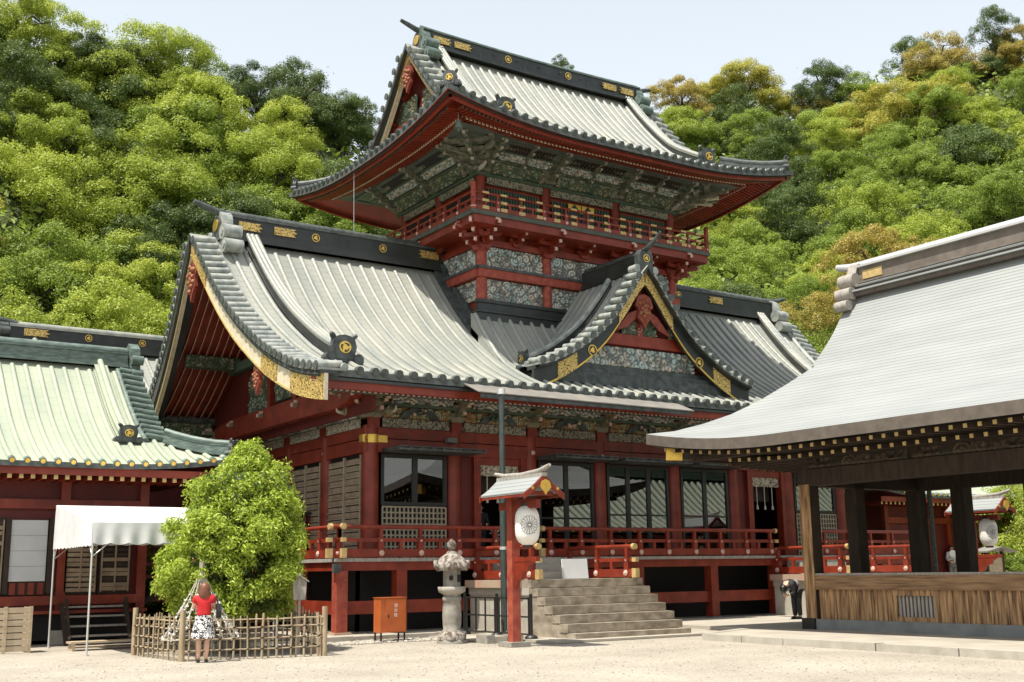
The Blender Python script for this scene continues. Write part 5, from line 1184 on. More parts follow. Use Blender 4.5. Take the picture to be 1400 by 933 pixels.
# ================================================================ stone lantern
t = thing('stone_lantern', 'weathered stone lantern with mushroom cap standing on the gravel', 'stone lantern', (14.73, 24.86, 0)); t.scale = (.82, .82, 1)
m = M(); m.lathe((0, 0, 0), [(.46, 0), (.46, .05), (.43, .1)], 6, 1); m.lathe((0, 0, .09), [(.42, 0), (.43, .12), (.36, .16), (.31, .2)], 16, 0); m.build('base', ['stone_lichen', 'stone_worn'], t)
m = M(); m.lathe((0, 0, .26), [(.29, 0), (.29, .05), (.255, .07), (.275, .2), (.285, .4), (.275, .6), (.255, .74), (.285, .76), (.285, .84), (.25, .86)], 20, 0); m.build('shaft', ['stone_worn'], t)
m = M(); m.lathe((0, 0, 1.12), [(.24, 0), (.28, .06), (.40, .10), (.42, .22), (.40, .23)], 6, 0); m.build('platform', ['stone_pale'], t)
m = M(); m.lathe((0, 0, 1.34), [(.26, 0), (.26, .40)], 6, 0); fb = m.build('fire_box', ['stone_worn'], t)
m = M(); m.cyl((-.15, -.22, 1.56), (-.19, -.28, 1.56), .065, None, 12, 0); m.build('window', ['deep_dark'], fb); m = M(); m.box(.05, .17, -.245, -.2, 1.46, 1.64, 0); m.build('window', ['deep_dark'], fb)
m = M()
def capf(u, v):
    th = u * 2 * math.pi; lobe = abs(math.cos(3 * th)); r = [.0, .20, .36, .50, .56, .50, .3][min(6, int(v * 6 + .01))]; z = [.42, .40, .30, .12, .06, -.02, 0][min(6, int(v * 6 + .01))]
    if v > .45: r *= .88 + .14 * lobe; z += .05 * lobe * (v < .9)
    return (r * math.cos(th), r * math.sin(th), 1.74 + z)
m.grid(lambda u, v: capf(1 - u, v), 36, 6, 0, True)
for k in range(6): a = k * math.pi / 3; m.tube([(.46 * math.cos(a), .46 * math.sin(a), 1.84), (.56 * math.cos(a), .56 * math.sin(a), 1.86), (.57 * math.cos(a), .57 * math.sin(a), 1.95), (.50 * math.cos(a), .50 * math.sin(a), 1.96)], [.07, .075, .06, .03], 7, 0)
m.build('cap', ['stone_lichen'], t)
m = M(); m.lathe((0, 0, 2.12), [(.16, 0), (.17, .06), (.08, .1), (.09, .14), (.14, .18), (.15, .26), (.09, .34), (.02, .39)], 12, 0); m.build('finial', ['stone_lichen'], t)
# ================================================================ fire hydrant cabinet
t = thing('hydrant_cabinet', 'orange metal fire hose cabinet on four thin legs', 'hydrant cabinet', (13.55, 27.0 - .65, 0)); t.rotation_euler = (0, 0, 0)
m = M(); m.box(.0, .72, 0, .38, .24, 1.08, 0); m.build('cabinet', ['orange_paint'], t); m = M(); m.box(-.015, .735, -.02, .4, 1.08, 1.10, 0); m.build('lid', ['orange_paint'], t)
m = M(); m.box(.14, .70, -.016, 0, .265, 1.06, 0); d = m.build('door', ['orange_paint'], t); m = M(); m.box(.2, .225, -.035, -.016, .6, .68, 0); m.build('handle', ['iron_black'], d)
for x, y in ((.03, .03), (.69, .03), (.03, .35), (.69, .35)): m = M(); m.box(x - .018, x + .018, y - .018, y + .018, 0, .24, 0); m.build('leg', ['iron_black'], t)
for k, ch in enumerate('消火栓'):
    cu = bpy.data.curves.new('lettering', 'FONT'); cu.body = ch; cu.size = .105; cu.extrude = .001; cu.align_x = 'CENTER'; cu.materials.append(MATS['white_paint'])
    o = bpy.data.objects.new('lettering', bpy.data.meshes.new_from_object(bpy.data.objects.new('lettering_curve', cu))); COL.objects.link(o); o.parent = t; o.location = (.42, -.0185, .86 - k * .115); o.rotation_euler = (R(90), 0, 0)
# ================================================================ side halls (annexes)
def annex(label, sx, cx):
    """green copper-tiled side hall; sx=+1 the left one whose right end is seen, -1 its mirror image"""
    t = thing('side_hall', label, 'side hall', (cx, 36.5, 0), group='side halls flanking the shrine hall')
    prof = [(0, 4.62), (.8, 4.92), (1.7, 5.36), (2.8, 6.02), (3.8, 6.78), (4.8, 7.62), (5.5, 8.2)]
    T = Irimoya(9.0, 5.5, 1.7, prof, lift=.32, th=.14, lx=3.6)
    ex = 11.55
    T.surface(t, 'tile_annex', back=True)
    s = sx
    T.ribs(t, .375, .07, ('tile_annex', 'copper_green', 'gold'), x0=(-1.5 if s > 0 else None), x1=(None if s > 0 else 1.5), sides=(s,), cap=1.25)
    for sy in (-1, 1): T.hip(t, s, sy, .3, .34, ('copper_green', 'copper_green'), oni=.5, r=.1)
    z = lambda v: interp(prof, 5.5 - v); TV = 5.5 - 1.7
    TT = (lambda u, v, zz: (u, v, zz)) if s > 0 else (lambda u, v, zz: (-u, v, zz))
    gable_trim(t, TT, z, TV - .1, lambda v: 7.35, (-1,), n_tiles=13, tile_len=.55, tile_r=.1, bh=(.35, .35), board_in=.2, rib_r=.09, band_h=.1, tile_mats=('copper_green', 'copper_green'), plates=())
    m = M(); vs = [-(TV - .3) + 2 * (TV - .3) * i / 14 for i in range(15)]; m.strip([(s * 6.9, v, 5.3) for v in vs], [(s * 6.9, v, z(abs(v)) - .12) for v in vs], (s * .08, 0, 0), 0); m.build('gable_wall', ['red_shelter'], t)
    a, b = (-2.0, 7.1) if s > 0 else (-7.1, 2.0)
    ridge_bar(t, [(lerp(a, b, i / 6), 0, 8.12) for i in range(7)], .62, .5, .15, ('copper_green', 'copper_green'), 'main_ridge', steps=((1.15, .12), (.95, .3), (.75, .86)))
    m = M(); e = s * 7.15
    m.prism([(-.35, 7.45), (.35, 7.45), (.4, 8.1), (.3, 8.75), (0, 8.95), (-.3, 8.75), (-.4, 8.1)], (e, 0, 0), (0, 1, 0), (0, 0, 1), (s * .3, 0, 0), 0)
    for q in (-1, 1): m.cyl((e, q * .5, 7.9), (e + s * .35, q * .5, 7.9), .16, None, 12, 0); m.cyl((e, q * .48, 8.35), (e + s * .35, q * .48, 8.35), .15, None, 12, 0); m.box(*sorted((e, e + s * .33)), q * .55 - .12, q * .55 + .12, 7.35, 7.8, 0)
    m.build('ridge_end', ['copper_green'], t)
    P = [(s * 6.25, -v, z(v) + .02) for v in [lerp(.25, 3.7, i / 9) for i in range(10)]]
    ridge_bar(t, P, .42, .24, .09, ('tile_annex', 'tile_annex'), 'descending_ridge', cap_name='descending_ridge_cap')
    inst('ridge_ornament', ONI, t, (P[-1][0], P[-1][1] - .15, P[-1][2] - .05), 0, (.62, .62, .55))
    # eave: fascia, rafter tips, soffit
    m = M(); x0, x1 = (-8.6, 8.7) if s > 0 else (-8.7, 8.6); m.box(x0, x1, -5.38, -5.28, 4.30, 4.50, 0); m.build('eave_fascia', ['red_lacquer'], t)
    q = M(); q.box(-.05, .05, -.02, 1.4, -.1, 0, 0); q.box(-.052, .052, -.035, -.02, -.105, .005, 1); q = q.mesh('rafter', ['red_lacquer', 'gold_pale'])
    for k in range(62):
        x = -8.5 + k * .28
        if (x > -2.5 if s > 0 else x < 2.5): inst('rafter', q, t, (x, -5.2, 4.30), 0)
    # walls
    e0, e1 = (-12, 6.85) if s > 0 else (-6.85, 12)
    m = M(); m.box(e0, e1, -3.85, 3.85, .1, 4.9, 0); m.build('wall', ['red_shelter'], t)
    for k in range(7):
        x = s * (6.75 - k * 2.1)
        if abs(x) > 8.5: continue
        m = M(); m.box(x - .12, x + .12, -4.02, -3.85, 0, 4.6, 0); m.build('column', ['red_lacquer'], t); m = M(); m.box(x - .2, x + .2, -4.1, -3.8, 0, .35, 0); m.build('foundation_stone', ['stone_pale'], t)
    for z0, z1, y in ((3.5, 3.75, -4.0), (1.0, 1.24, -4.05), (4.3, 4.4, -3.95)): m = M(); m.box(e0, e1, y, -3.86, z0, z1, 0); m.build('wall_beam', ['red_lacquer'], t)
    m = M(); m.box(e0, e1 if s > 0 else e1, -4.35, -3.85, .78, .86, 0); m.build('veranda_board', ['red_lacquer'], t)
    m = M(); m.box(min(e0, e1) + .3, max(e0, e1) - .3, -4.03, -3.86, .1, .75, 0); m.build('understorey_shade', ['deep_dark'], t)  # dark stand-in for the shade below the side hall's boards
    return t
la = annex('red side hall with pale green copper roof at the left edge', 1, 2.6)
ra = annex('red side hall with grey-white roof glimpsed through the pavilion', -1, 50.16 - 2.6)
# left hall: shutters of stacked planks, white board, steps
def plank_shutter(parent, x0, x1, z0, z1, n, seed, vertical=True):
    r = random.Random(seed); m = M(); m.box(x0 - .06, x1 + .06, -3.94, -3.87, z0 - .06, z1 + .06, 0); b = m.build('shutter_frame', ['wood_dark'], parent)
    h = (z1 - z0) / n
    for k in range(n):
        dz = r.uniform(-.012, .012); m = M(); m.box(x0 + .02, x1 - .02, -3.99, -3.945, z0 + k * h + .015 + dz, z0 + (k + 1) * h - .018 + dz, 0); m.build('plank', [r.choice(('shutter_board', 'shutter_board', 'wood_dark'))], parent)
    for k in range(3): q = lerp(x0, x1, k / 2); m = M(); m.box(q - .02, q + .02, -4.02, -3.99, z0, z1, 0); m.build('shutter_stile', ['shutter_board'], parent)
plank_shutter(la, 7.35 - 2.6, 8.12 - 2.6, 1.32, 2.75, 11, 1); plank_shutter(la, 8.28 - 2.6, 9.0 - 2.6, 1.32, 2.75, 11, 2); plank_shutter(la, 4.9 - 2.6, 5.75 - 2.6, 1.3, 3.2, 14, 3)
m = M(); m.box(5.8 - 2.6, 5.92 - 2.6, -4.06, -3.87, 1.3, 3.25, 0); m.box(6.88 - 2.6, 6.98 - 2.6, -4.06, -3.87, 1.3, 3.25, 0); m.box(5.92 - 2.6, 6.88 - 2.6, -3.95, -3.87, 1.26, 1.6, 0); m.build('window_frame', ['wood_dark'], la)
m = M(); m.box(5.95 - 2.6, 6.85 - 2.6, -3.97, -3.9, 1.62, 3.2, 0); bb = m.build('white_screen', ['board_white'], la)
for z in (2.0, 2.4, 2.8): m = M(); m.box(5.95 - 2.6, 6.85 - 2.6, -3.976, -3.971, z, z + .008, 0); m.build('screen_seam', ['concrete_grey'], bb)
for k in range(4): x = 5.98 - 2.6 + k * .23; m = M(); m.box(x, x + .15, -3.99, -3.95, 1.28, 1.58, 0); m.build('railing_panel', ['red_lacquer'], la)
s_ = thing('wooden_steps', 'dark open wooden steps leading up to the left side hall', 'wooden steps', (7.25, 31.3, 0))
for x in (-.05, 1.55):
    m = M(); m.prism([(0, 0), (.22, 0), (1.05, 1.05), (.83, 1.05)], (x, 0, 0), (0, 1, 0), (0, 0, 1), (.07, 0, 0), 0); m.build('stringer', ['wood_dark'], s_)
for k in range(4): m = M(); m.box(0.02, 1.55, .15 + k * .22, .42 + k * .22, .2 + k * .24, .245 + k * .24, 0); m.build('tread', ['wood_grey'], s_)
for k, x in enumerate((0, 1.52)):
    m = M(); m.beam((x + .02, .0, .15), (x + .02, .55, 1.15), .06, .09, 0); m.build('hand_rail', ['wood_dark'], s_)
b_ = thing('low_bench', 'low pale plank bench at the foot of the wooden steps', 'bench', (6.75, 28.9, 0))
m = M(); m.box(0, 1.75, 0, .45, .17, .215, 0); m.build('seat', ['wood_pale'], b_)
for x in (.05, 1.62): m = M(); m.box(x, x + .07, .03, .42, 0, .17, 0); m.build('leg', ['wood_pale'], b_)
m = M(); m.box(.1, 1.7, .5, .7, .04, .08, 0); m.build('lower_plank', ['wood_pale'], b_)
# slatted wooden crate panel at the far left
c = thing('slatted_box', 'pale slatted wooden box at the bottom left corner', 'wooden box', (4.9, 29.2, 0))
for k in range(7): m = M(); m.box(-.9, 1.0, 0, .03, .04 + k * .145, .165 + k * .145, 0); m.build('slat', ['wood_pale'], c)
for k in range(7): m = M(); m.box(.97, 1.0, .03, .7, .04 + k * .145, .165 + k * .145, 0); m.build('slat', ['wood_pale'], c)
for x in (-.9, .4, .95): m = M(); m.box(x, x + .08, -.03, 0, 0, 1.06, 0); m.build('upright', ['wood_pale'], c)
# passage between the left hall and the shrine hall: low link corridor
lk = thing('link_corridor', 'dark open wooden corridor linking the left hall to the shrine hall', 'corridor', (9.6, 34, 0))
m = M(); m.box(0, 5.6, 0, 2.2, 1.0, 1.15, 0); m.build('floor', ['red_lacquer'], lk)
for x in (.15, 2.0, 3.8, 5.4): m = M(); m.box(x - .09, x + .09, 0, .18, 0, 3.6, 0); m.build('post', ['red_shelter'], lk)
for z in (1.65, 2.0): m = M(); m.box(0, 5.6, .03, .12, z, z + .1, 0); m.build('rail', ['red_shelter'], lk)
m = M(); m.beam((0, -.3, .9), (2.6, -.3, 2.3), .1, .16, 0); m.build('brace', ['wood_dark'], lk)
m = M(); m.box(-.2, 5.6, -.1, 2.3, 3.5, 3.62, 0); m.build('roof', ['wood_dark'], lk)
# ================================================================ rear building whose black ridge shows behind the left hall
rb = thing('rear_hall', 'grey-tiled hall with black ridge behind the left side hall', 'hall', (13.5, 46.5, 0))
rp = [(0, 7.3), (1.5, 8.0), (3, 8.9), (4.5, 10.0), (5.2, 10.55)]
RBR = Irimoya(8.2, 5.2, 2.2, rp, lift=.3, th=.15)
RBR.surface(rb, 'tile_pan', sides=(-1, 1)); RBR.ribs(rb, .45, .08, ('tile_rib', 'tile_edge'), sides=())
ridge_bar(rb, [(lerp(-5.6, 5.6, i / 6), 0, 10.45) for i in range(7)], .7, .8, .14, ('black_lacquer', 'tile_rib'), 'main_ridge', steps=((1.15, .12), (.92, .25), (.78, .86)))
for x in (-2.7, -.6): crest(rb, (x, -.29, 10.95), .14)
inst('gold_plate', PLATE, rb, (-5.1, -.285, 10.82), 0, (.9, 1, .28))
m = M(); m.prism([(-.35, 9.9), (.35, 9.9), (.4, 10.6), (.3, 11.2), (0, 11.4), (-.3, 11.2), (-.4, 10.6)], (-5.65, 0, 0), (0, 1, 0), (0, 0, 1), (-.3, 0, 0), 0)
for q in (-1, 1): m.cyl((-5.65, q * .5, 10.4), (-6.0, q * .5, 10.4), .2, None, 12, 0); m.cyl((-5.65, q * .5, 10.9), (-6.0, q * .5, 10.9), .17, None, 12, 0)
m.tube([(-5.3, 0, 11.3), (-6.0, 0, 11.4), (-6.7, 0, 11.7)], [.13, .13, .08], 8, 0); m.build('ridge_end', ['black_weathered'], rb)
P = [(-4.7, -v, interp(rp, 5.2 - v) + .02) for v in [lerp(.3, 4.2, i / 8) for i in range(9)]]; ridge_bar(rb, P, .42, .35, .1, ('tile_rib', 'tile_rib'), 'descending_ridge', cap_name='descending_ridge_cap')
m = M(); m.box(-6.2, 6.2, -3.2, 3.2, 0, 8.2, 0); m.build('wall', ['red_shelter'], rb)
mb = thing('mossy_roof', 'low roof covered in yellow moss behind the left hall', 'roof', (5.2, 43.2, 0))
m = M(); m.prism([(-6, 0), (4.2, 0), (4.2, .12), (-6, .12)], (0, -2.5, 8.75), (1, 0, 0), (0, 0, 1), (0, 2.2, .75), 0); m.build('moss_cover', ['moss'], mb); m = M(); m.box(-6, 4.0, -2.2, -.5, 0, 8.7, 0); m.build('wall', ['wood_dark'], mb)
# ================================================================ tent
tt = thing('tent', 'white canvas canopy tent on thin metal legs before the left hall', 'tent', (6.65, 27.04, 0))
Wt, Dt = 4.4, 3.77; zf_, zb_ = 2.92, 3.5
def top(u, v): 
    s = .035 * math.sin(u * Wt * 3.1) * math.sin(v * math.pi); return (u * Wt, v * Dt, lerp(zf_, zb_, v) - .06 * math.sin(v * math.pi) * (1 - abs(2 * ((u * 2) % 1) - 1)) + s * .5)
m = M(); m.grid(top, 40, 12, 0, True)
def val(p, q, n, z0f, drop, axis):
    def f(u, v):
        x = lerp(p[0], q[0], u); y = lerp(p[1], q[1], u); zt = z0f(u); zb = zt - drop - .045 * abs(math.sin(u * n * math.pi)); wv = .03 * math.sin(u * n * math.pi * 2 + 1) * v
        return (x - (wv if axis else 0), y - (0 if axis else wv + .03 * v), lerp(zt, zb, v))
    m.grid(f, n * 8, 5, 0, True)
val((0, 0), (Wt, 0), 11, lambda u: zf_, .46, 0); val((0, Dt), (Wt, Dt), 11, lambda u: zb_, .96, 0)
val((0, Dt), (0, 0), 13, lambda u: lerp(zb_, zf_, u), .0, 1) if False else None
def side(x):
    def f(u, v): zt = lerp(zf_, zb_, u); zb = 2.42 + .035 * abs(math.sin(u * 13 * math.pi)) * -1; return (x - .05 * v * math.sin(u * 9) * .6, u * Dt, lerp(zt, zb, v))
    m.grid(f, 90, 6, 0, True)
side(0); side(Wt); m.build('canopy', ['canvas_white'], tt)
for x in (.02, Wt - .02):
    for y in (.02, Dt - .02):
        q = M(); q.cyl((x, y, 0), (x, y, 2.9 if y < 1 else 3.45), .024, None, 10, 0); q.cyl((x, y, 0), (x, y, .02), .06, None, 8, 0); q.build('leg', ['steel_pale'], tt)
        q = M(); q.cyl((x, y, 2.15), (x + (.4 if x < 1 else -.4), y, 2.5), .014, None, 6, 0); q.cyl((x, y, 2.15), (x, y + (.3 if y < 1 else -.3), 2.5), .014, None, 6, 0); q.build('brace', ['steel_pale'], tt)
# ================================================================ dance pavilion
S_P = .912
pv = thing('dance_pavilion', 'open weathered wood pavilion with huge pale shingled roof at right', 'pavilion', (28.0 * S_P, 17.45 * S_P, 1.7 - 1.7 * S_P), R(1.0), scale=S_P)
# local frame: x across (west = -x), y along the ridge
pp = [(0, 5.10), (.6, 5.34), (1.2, 5.66), (1.7, 5.95), (2.35, 6.42), (2.8, 6.80), (3.59, 7.50), (4.29, 8.22), (4.66, 8.66), (5.44, 9.75), (5.85, 10.3)]
class IrY(Irimoya): pass
pr = thing  # readability
# build with ridge along local x of a turned frame: rotate by 90 degrees
PR = Irimoya(8.55, 5.85, 3.5, pp, lift=.50, th=.30, lx=5.0)
rt = M()
o = PR.surface(pv, 'shingle', soffit='wood_dark', edge='shingle_edge', name='roof'); o.rotation_euler = (0, 0, math.pi / 2)
# ridge with stepped courses
for k, (w_, z0, z1, mt) in enumerate(((1.5, 9.62, 9.80, 'shingle'), (1.16, 9.80, 9.98, 'shingle'), (.9, 9.98, 10.1, 'ridge_brown'))):
    m = M(); m.box(-w_ / 2, w_ / 2, -4.95 - .05 * k, 4.95 - .05 * k, z0, z1 - .05, 0); m.box(-w_ / 2 - .07, w_ / 2 + .07, -4.98, 4.98 - .05 * k, z1 - .05, z1, 1); m.build('ridge_course', ['shingle_edge' if k < 2 else 'ridge_brown', mt], pv)
m = M(); m.box(-.32, .32, -4.95, 4.85, 10.1, 10.58, 0); m.build('ridge_body', ['ridge_brown'], pv)
m = M(); m.box(-.42, .42, -5.0, 4.9, 10.58, 10.64, 0); m.cyl((0, -5.1, 10.70), (0, 4.95, 10.70), .17, None, 12, 0); m.tube([(0, 4.9, 10.70), (0, 5.4, 10.74), (0, 5.9, 10.86)], [.16, .14, .10], 10, 0); m.build('ridge_cap', ['copper_green' if False else 'steel_pale'], pv)
m = M(); m.prism([(-.4, 9.9), (.4, 9.9), (.42, 10.4), (.25, 10.75), (-.25, 10.75), (-.42, 10.4)], (0, 4.9, 0), (1, 0, 0), (0, 0, 1), (0, .35, 0), 0)
for q in (-1, 1):
    m.cyl((q * .6, 4.75, 10.15), (q * .6, 5.3, 10.15), .22, None, 14, 0); m.cyl((q * .8, 4.75, 9.72), (q * .8, 5.3, 9.72), .19, None, 14, 0); m.cyl((q * .95, 4.8, 9.35), (q * .95, 5.25, 9.35), .16, None, 14, 0)
    m.prism([(q * .3, 10.0), (q * .55, 10.1), (q * .8, 9.7), (q * 1.0, 9.3), (q * .7, 9.2), (q * .5, 9.6)], (0, 4.85, 0), (1, 0, 0), (0, 0, 1), (0, .35, 0), 0)
m.build('ridge_end', ['wood_grey'], pv)
m = M(); m.box(-.345, -.32, 4.0, 4.7, 10.2, 10.46, 0); m.build('ridge_plate', ['gold_pale'], pv)
# posts
for x, y, s_ in ((-2.5, 5.45, .38), (-.45, 5.5, .40), (2.5, 5.55, .42), (2.5, 3.95, .44), (2.5, 1.6, .42), (2.5, -5.5, .42), (-2.5, -5.5, .42), (0, -5.5, .42)):
    m = M(); m.box(x - s_ / 2, x + s_ / 2, y - s_ / 2, y + s_ / 2, .28, 4.6, 0); po = m.build('post', ['wood_dark'], pv)
    if (x, y) == (-2.5, 5.45): m = M(); m.box(x - s_ / 2 - .02, x - s_ / 2 - .002, y - s_ / 2 + .004, y + s_ / 2 - .004, .28, 4.0, 0); m.build('post_lit_face', ['wood_lit_orange'], po)  # lit west side of the corner post, put on as a lighter sheet
for x0, x1, y0, y1 in ((-2.72, -2.28, -5.7, 5.7), (2.28, 2.72, -5.7, 5.7), (-2.25, 2.25, 5.28, 5.68), (-2.25, 2.25, -5.7, -5.3)):
    m = M(); m.box(x0 + .02, x1 - .02, y0 + .02, y1 - .02, 3.95, 4.42, 0); m.build('lintel', ['wood_dark'], pv)
    m = M(); m.box(x0 + .1, x1 - .1, y0, y1, 4.42, 4.9, 0); m.build('frieze_wall', ['wood_dark'], pv)
    m = M(); m.box(x0, x1, y0, y1, .0, .28, 0); m.build('stone_sill', ['concrete_grey'], pv)
CDK = carve_mesh('carved_frieze', 3.4, .46, 201, 'carving_dark', .05, .12, .35)
for y in (3.6, .1, -3.4): inst('carved_frieze', CDK, pv, (-2.66, y, 4.43), -math.pi / 2)
m = M(); m.box(-2.2, 2.2, -5.2, 5.2, 4.9, 5.0, 0); m.build('ceiling', ['wood_dark'], pv)
m = M(); m.box(-2.3, 2.3, -5.3, 5.3, .28, .62, 0); m.build('floor', ['wood_dark'], pv)
# iron shoe at the corner of the sill
m = M(); m.box(-2.78, -2.2, 5.3, 5.76, .0, .30, 0); m.build('sill_shoe', ['iron_black'], pv)
# low wall of upright planks with a heavy rail
m = M(); m.box(-2.72, -2.34, -5.3, 5.24, 1.08, 1.46, 0); m.build('top_rail', ['wood_rail'], pv)
m = M(); m.box(-2.7, -2.34, -5.3, 5.24, 1.46, 1.52, 0); m.build('rail_cap', ['wood_grey'], pv)
m = M(); m.box(2.3, 2.6, -5.3, 5.24, .9, 1.3, 0); m.box(-2.3, 2.3, 5.3, 5.6, .9, 1.3, 0); m.build('top_rail', ['wood_dark'], pv)
r4 = random.Random(12); y = 5.22; gap = (1.35, 2.75)
while y > -5.2:
    w_ = r4.uniform(.14, .42)
    if gap[0] < y - w_ / 2 < gap[1]: y = gap[0] + .0; gap = (99, 99); continue
    yb = max(y - w_, 2.75) if y > 2.75 else y - w_
    m = M(); d = r4.uniform(-.015, .015); m.box(-2.62 + d, -2.54, yb + .008, y - .008, .28, 1.08, 0); m.build('plank', ['wood_lit_orange'], pv); y = yb
    if abs(y - 2.75) < .02: y = 1.35; gap = (99, 99)
m = M(); m.box(-2.66, -2.5, 2.62, 2.75, .28, 1.08, 0); m.box(-2.66, -2.5, 1.35, 1.48, .28, 1.08, 0); m.box(-2.66, -2.5, 1.48, 2.62, .93, 1.08, 0); m.box(-2.66, -2.5, 1.48, 2.62, .28, .40, 0); m.build('vent_frame', ['wood_lit_orange'], pv)
m = M(); m.box(-2.5, -2.46, 1.48, 2.62, .4, .93, 0); m.build('vent_backing', ['deep_dark'], pv)
for k in range(10): q = lerp(1.53, 2.57, k / 9); m = M(); m.box(-2.6, -2.52, q - .035, q + .03, .4, .93, 0); m.build('vent_bar', ['wood_grey'], pv)
# gold-tipped rafters in two tiers along the west and north eaves, corner rafter
RF = M(); RF.box(0, 2.6, -.05, .05, -.1, 0, 0); RF.box(-.015, 0, -.048, .048, -.095, .0, 1); RF = RF.mesh('rafter', ['wood_dark', 'gold_pale'])
def zl(d, e): return interp(pp, 0) - .30 + PR.lf(d, e)
for k in range(44):
    y = -7.6 + k * .365
    if y > 8.2: break
    e = 8.55 - abs(y)
    ob = inst('rafter', RF, pv, (-5.85 + .32, y, zl(.3, e) - .02)); ob.rotation_euler = (0, R(-2) - .10 * PR.lf(.3, e), 0); ob.scale = (min(1, max(.25, e / 2.9)), 1, 1)
    if e > 2.2:
        ob = inst('rafter', RF, pv, (-5.85 + 1.15, y + .05, zl(1.1, e) - .16)); ob.rotation_euler = (0, R(-4), 0)
for k in range(28):
    x = -5.0 + k * .365
    if x > 5.2: break
    e = 5.85 - abs(x)
    ob = inst('rafter', RF, pv, (x, 8.55 - .32, zl(.3, e) - .02), -math.pi / 2); ob.scale = (min(1, max(.25, e / 2.9)), 1, 1)
    if e > 2.2: inst('rafter', RF, pv, (x, 8.55 - 1.15, zl(1.1, e) - .16), -math.pi / 2)
m = M(); m.beam((-5.3, 8.02, 4.97), (-2.4, 5.4, 4.80), .2, .26, 0); m.build('corner_rafter', ['wood_dark'], pv)
m = M(); m.beam((-5.45, 8.16, 4.98), (-5.1, 7.84, 4.96), .26, .34, 0); m.build('rafter_sleeve', ['gold'], pv)
m = M(); m.box(-5.0, -4.88, -7, 7.4, 4.74, 4.86, 0); m.box(-4.9, 4.9, 7.5, 7.62, 4.74, 4.86, 0); m.build('rafter_plate', ['wood_dark'], pv)
# drain pipe at the far post
m = M(); m.cyl((2.85, 5.3, .2), (2.85, 5.3, 4.5), .07, None, 10, 0); m.build('drain_pipe', ['copper_green'], pv)
# ================================================================ people
def skin_body(name, V, E, rad, mt, parent, sub=2):
    """V: points, E: bones, rad: (rx, ry) per joint; grown into one continuous surface"""
    me = bpy.data.meshes.new(name); me.from_pydata(V, E, []); me.materials.append(MATS[mt])
    o = inst(name, me, parent); sk = o.modifiers.new('skin', 'SKIN'); sk.use_smooth_shade = True
    for i, v in enumerate(me.skin_vertices[0].data): v.radius = rad[i]; v.use_root = (i == 0)
    ss = o.modifiers.new('sub', 'SUBSURF'); ss.levels = sub; ss.render_levels = sub
    return o
def loft(rings, n=20, m=None, mi=0, caps=True):
    """rings: (cx, cy, cz, rx, ry)"""
    m = m or M(); vs = []
    for cx, cy, cz_, rx, ry in rings:
        for j in range(n): a = 2 * math.pi * j / n; vs.append((cx + rx * math.cos(a), cy + ry * math.sin(a), cz_))
    fs = [(i * n + j, i * n + (j + 1) % n, (i + 1) * n + (j + 1) % n, (i + 1) * n + j) for i in range(len(rings) - 1) for j in range(n)]
    m.add(vs, fs, mi, True)
    if caps: m.add(vs[:n], [tuple(range(n))[::-1]], mi); m.add(vs[-n:], [tuple(range(n))], mi)
    return m
def hand(parent, wrist, direction, palm_n, s=1.0, curl=.5, thumb=1, name='hand'):
    """palm and five bent fingers of unequal length"""
    d = Vector(direction).normalized(); nrm = Vector(palm_n).normalized(); sd = d.cross(nrm).normalized(); w = Vector(wrist); m = M()
    m.tube([w - d * .01 * s, w + d * .03 * s, w + d * .06 * s, w + d * .085 * s], [.024 * s, .032 * s, .038 * s, .030 * s], 8, 0)
    for k, (off, L) in enumerate(((-.030, .060), (-.010, .072), (.011, .068), (.030, .054))):
        p = w + d * .078 * s + sd * off * s; P = [p]; dd = d.copy()
        for q in range(3): dd = (dd + nrm * curl * .55).normalized(); P.append(P[-1] + dd * L * s * (.45, .32, .25)[q])
        m.tube(P, [.0095 * s, .009 * s, .008 * s, .0065 * s], 6, 0)
    p = w + d * .03 * s + sd * thumb * .03 * s; m.tube([p, p + (d * .6 + sd * thumb * .7 + nrm * .3) * .035 * s, p + (d * 1.0 + sd * thumb * .7 + nrm * .6) * .055 * s], [.012 * s, .0105 * s, .008 * s], 6, 0)
    return m.build(name, ['skin'], parent)
# woman in red tying a paper fortune
p = thing('person', 'woman in red blouse and black and white skirt seen from behind at bamboo fence', 'person', (7.97, 23.22, 0), R(-16))
V = [(0, 0, .84), (0, .0, .96), (0, .01, 1.12), (0, 0, 1.27), (0, .0, 1.33), (0, .015, 1.40), (0, .02, 1.47), (0, .02, 1.52),
     (-.15, 0, 1.265), (-.215, .05, 1.05), (-.15, .26, 1.13), (-.13, .30, 1.15), (.15, 0, 1.265), (.22, .06, 1.06), (.11, .27, 1.10), (.09, .31, 1.12),
     (-.085, 0, .78), (-.08, .01, .46), (-.078, -.015, .27), (-.075, -.01, .09), (-.08, .08, .035), (-.083, .13, .03), (.085, 0, .78), (.08, .01, .46), (.078, -.015, .27), (.075, -.01, .09), (.082, .08, .035), (.086, .13, .03)]
E_ = [(0, 1), (1, 2), (2, 3), (3, 4), (4, 5), (5, 6), (6, 7), (3, 8), (8, 9), (9, 10), (10, 11), (3, 12), (12, 13), (13, 14), (14, 15), (0, 16), (16, 17), (17, 18), (18, 19), (19, 20), (20, 21), (0, 22), (22, 23), (23, 24), (24, 25), (25, 26), (26, 27)]
rad = [(.14, .11), (.12, .09), (.13, .10), (.10, .07), (.05, .05), (.055, .055), (.08, .095), (.06, .07)] + [(.052, .052), (.04, .04), (.028, .028), (.022, .022)] * 2 + [(.085, .085), (.056, .056), (.055, .055), (.032, .032), (.03, .022), (.02, .015)] * 2
skin_body('body', V, E_, rad, 'skin', p)
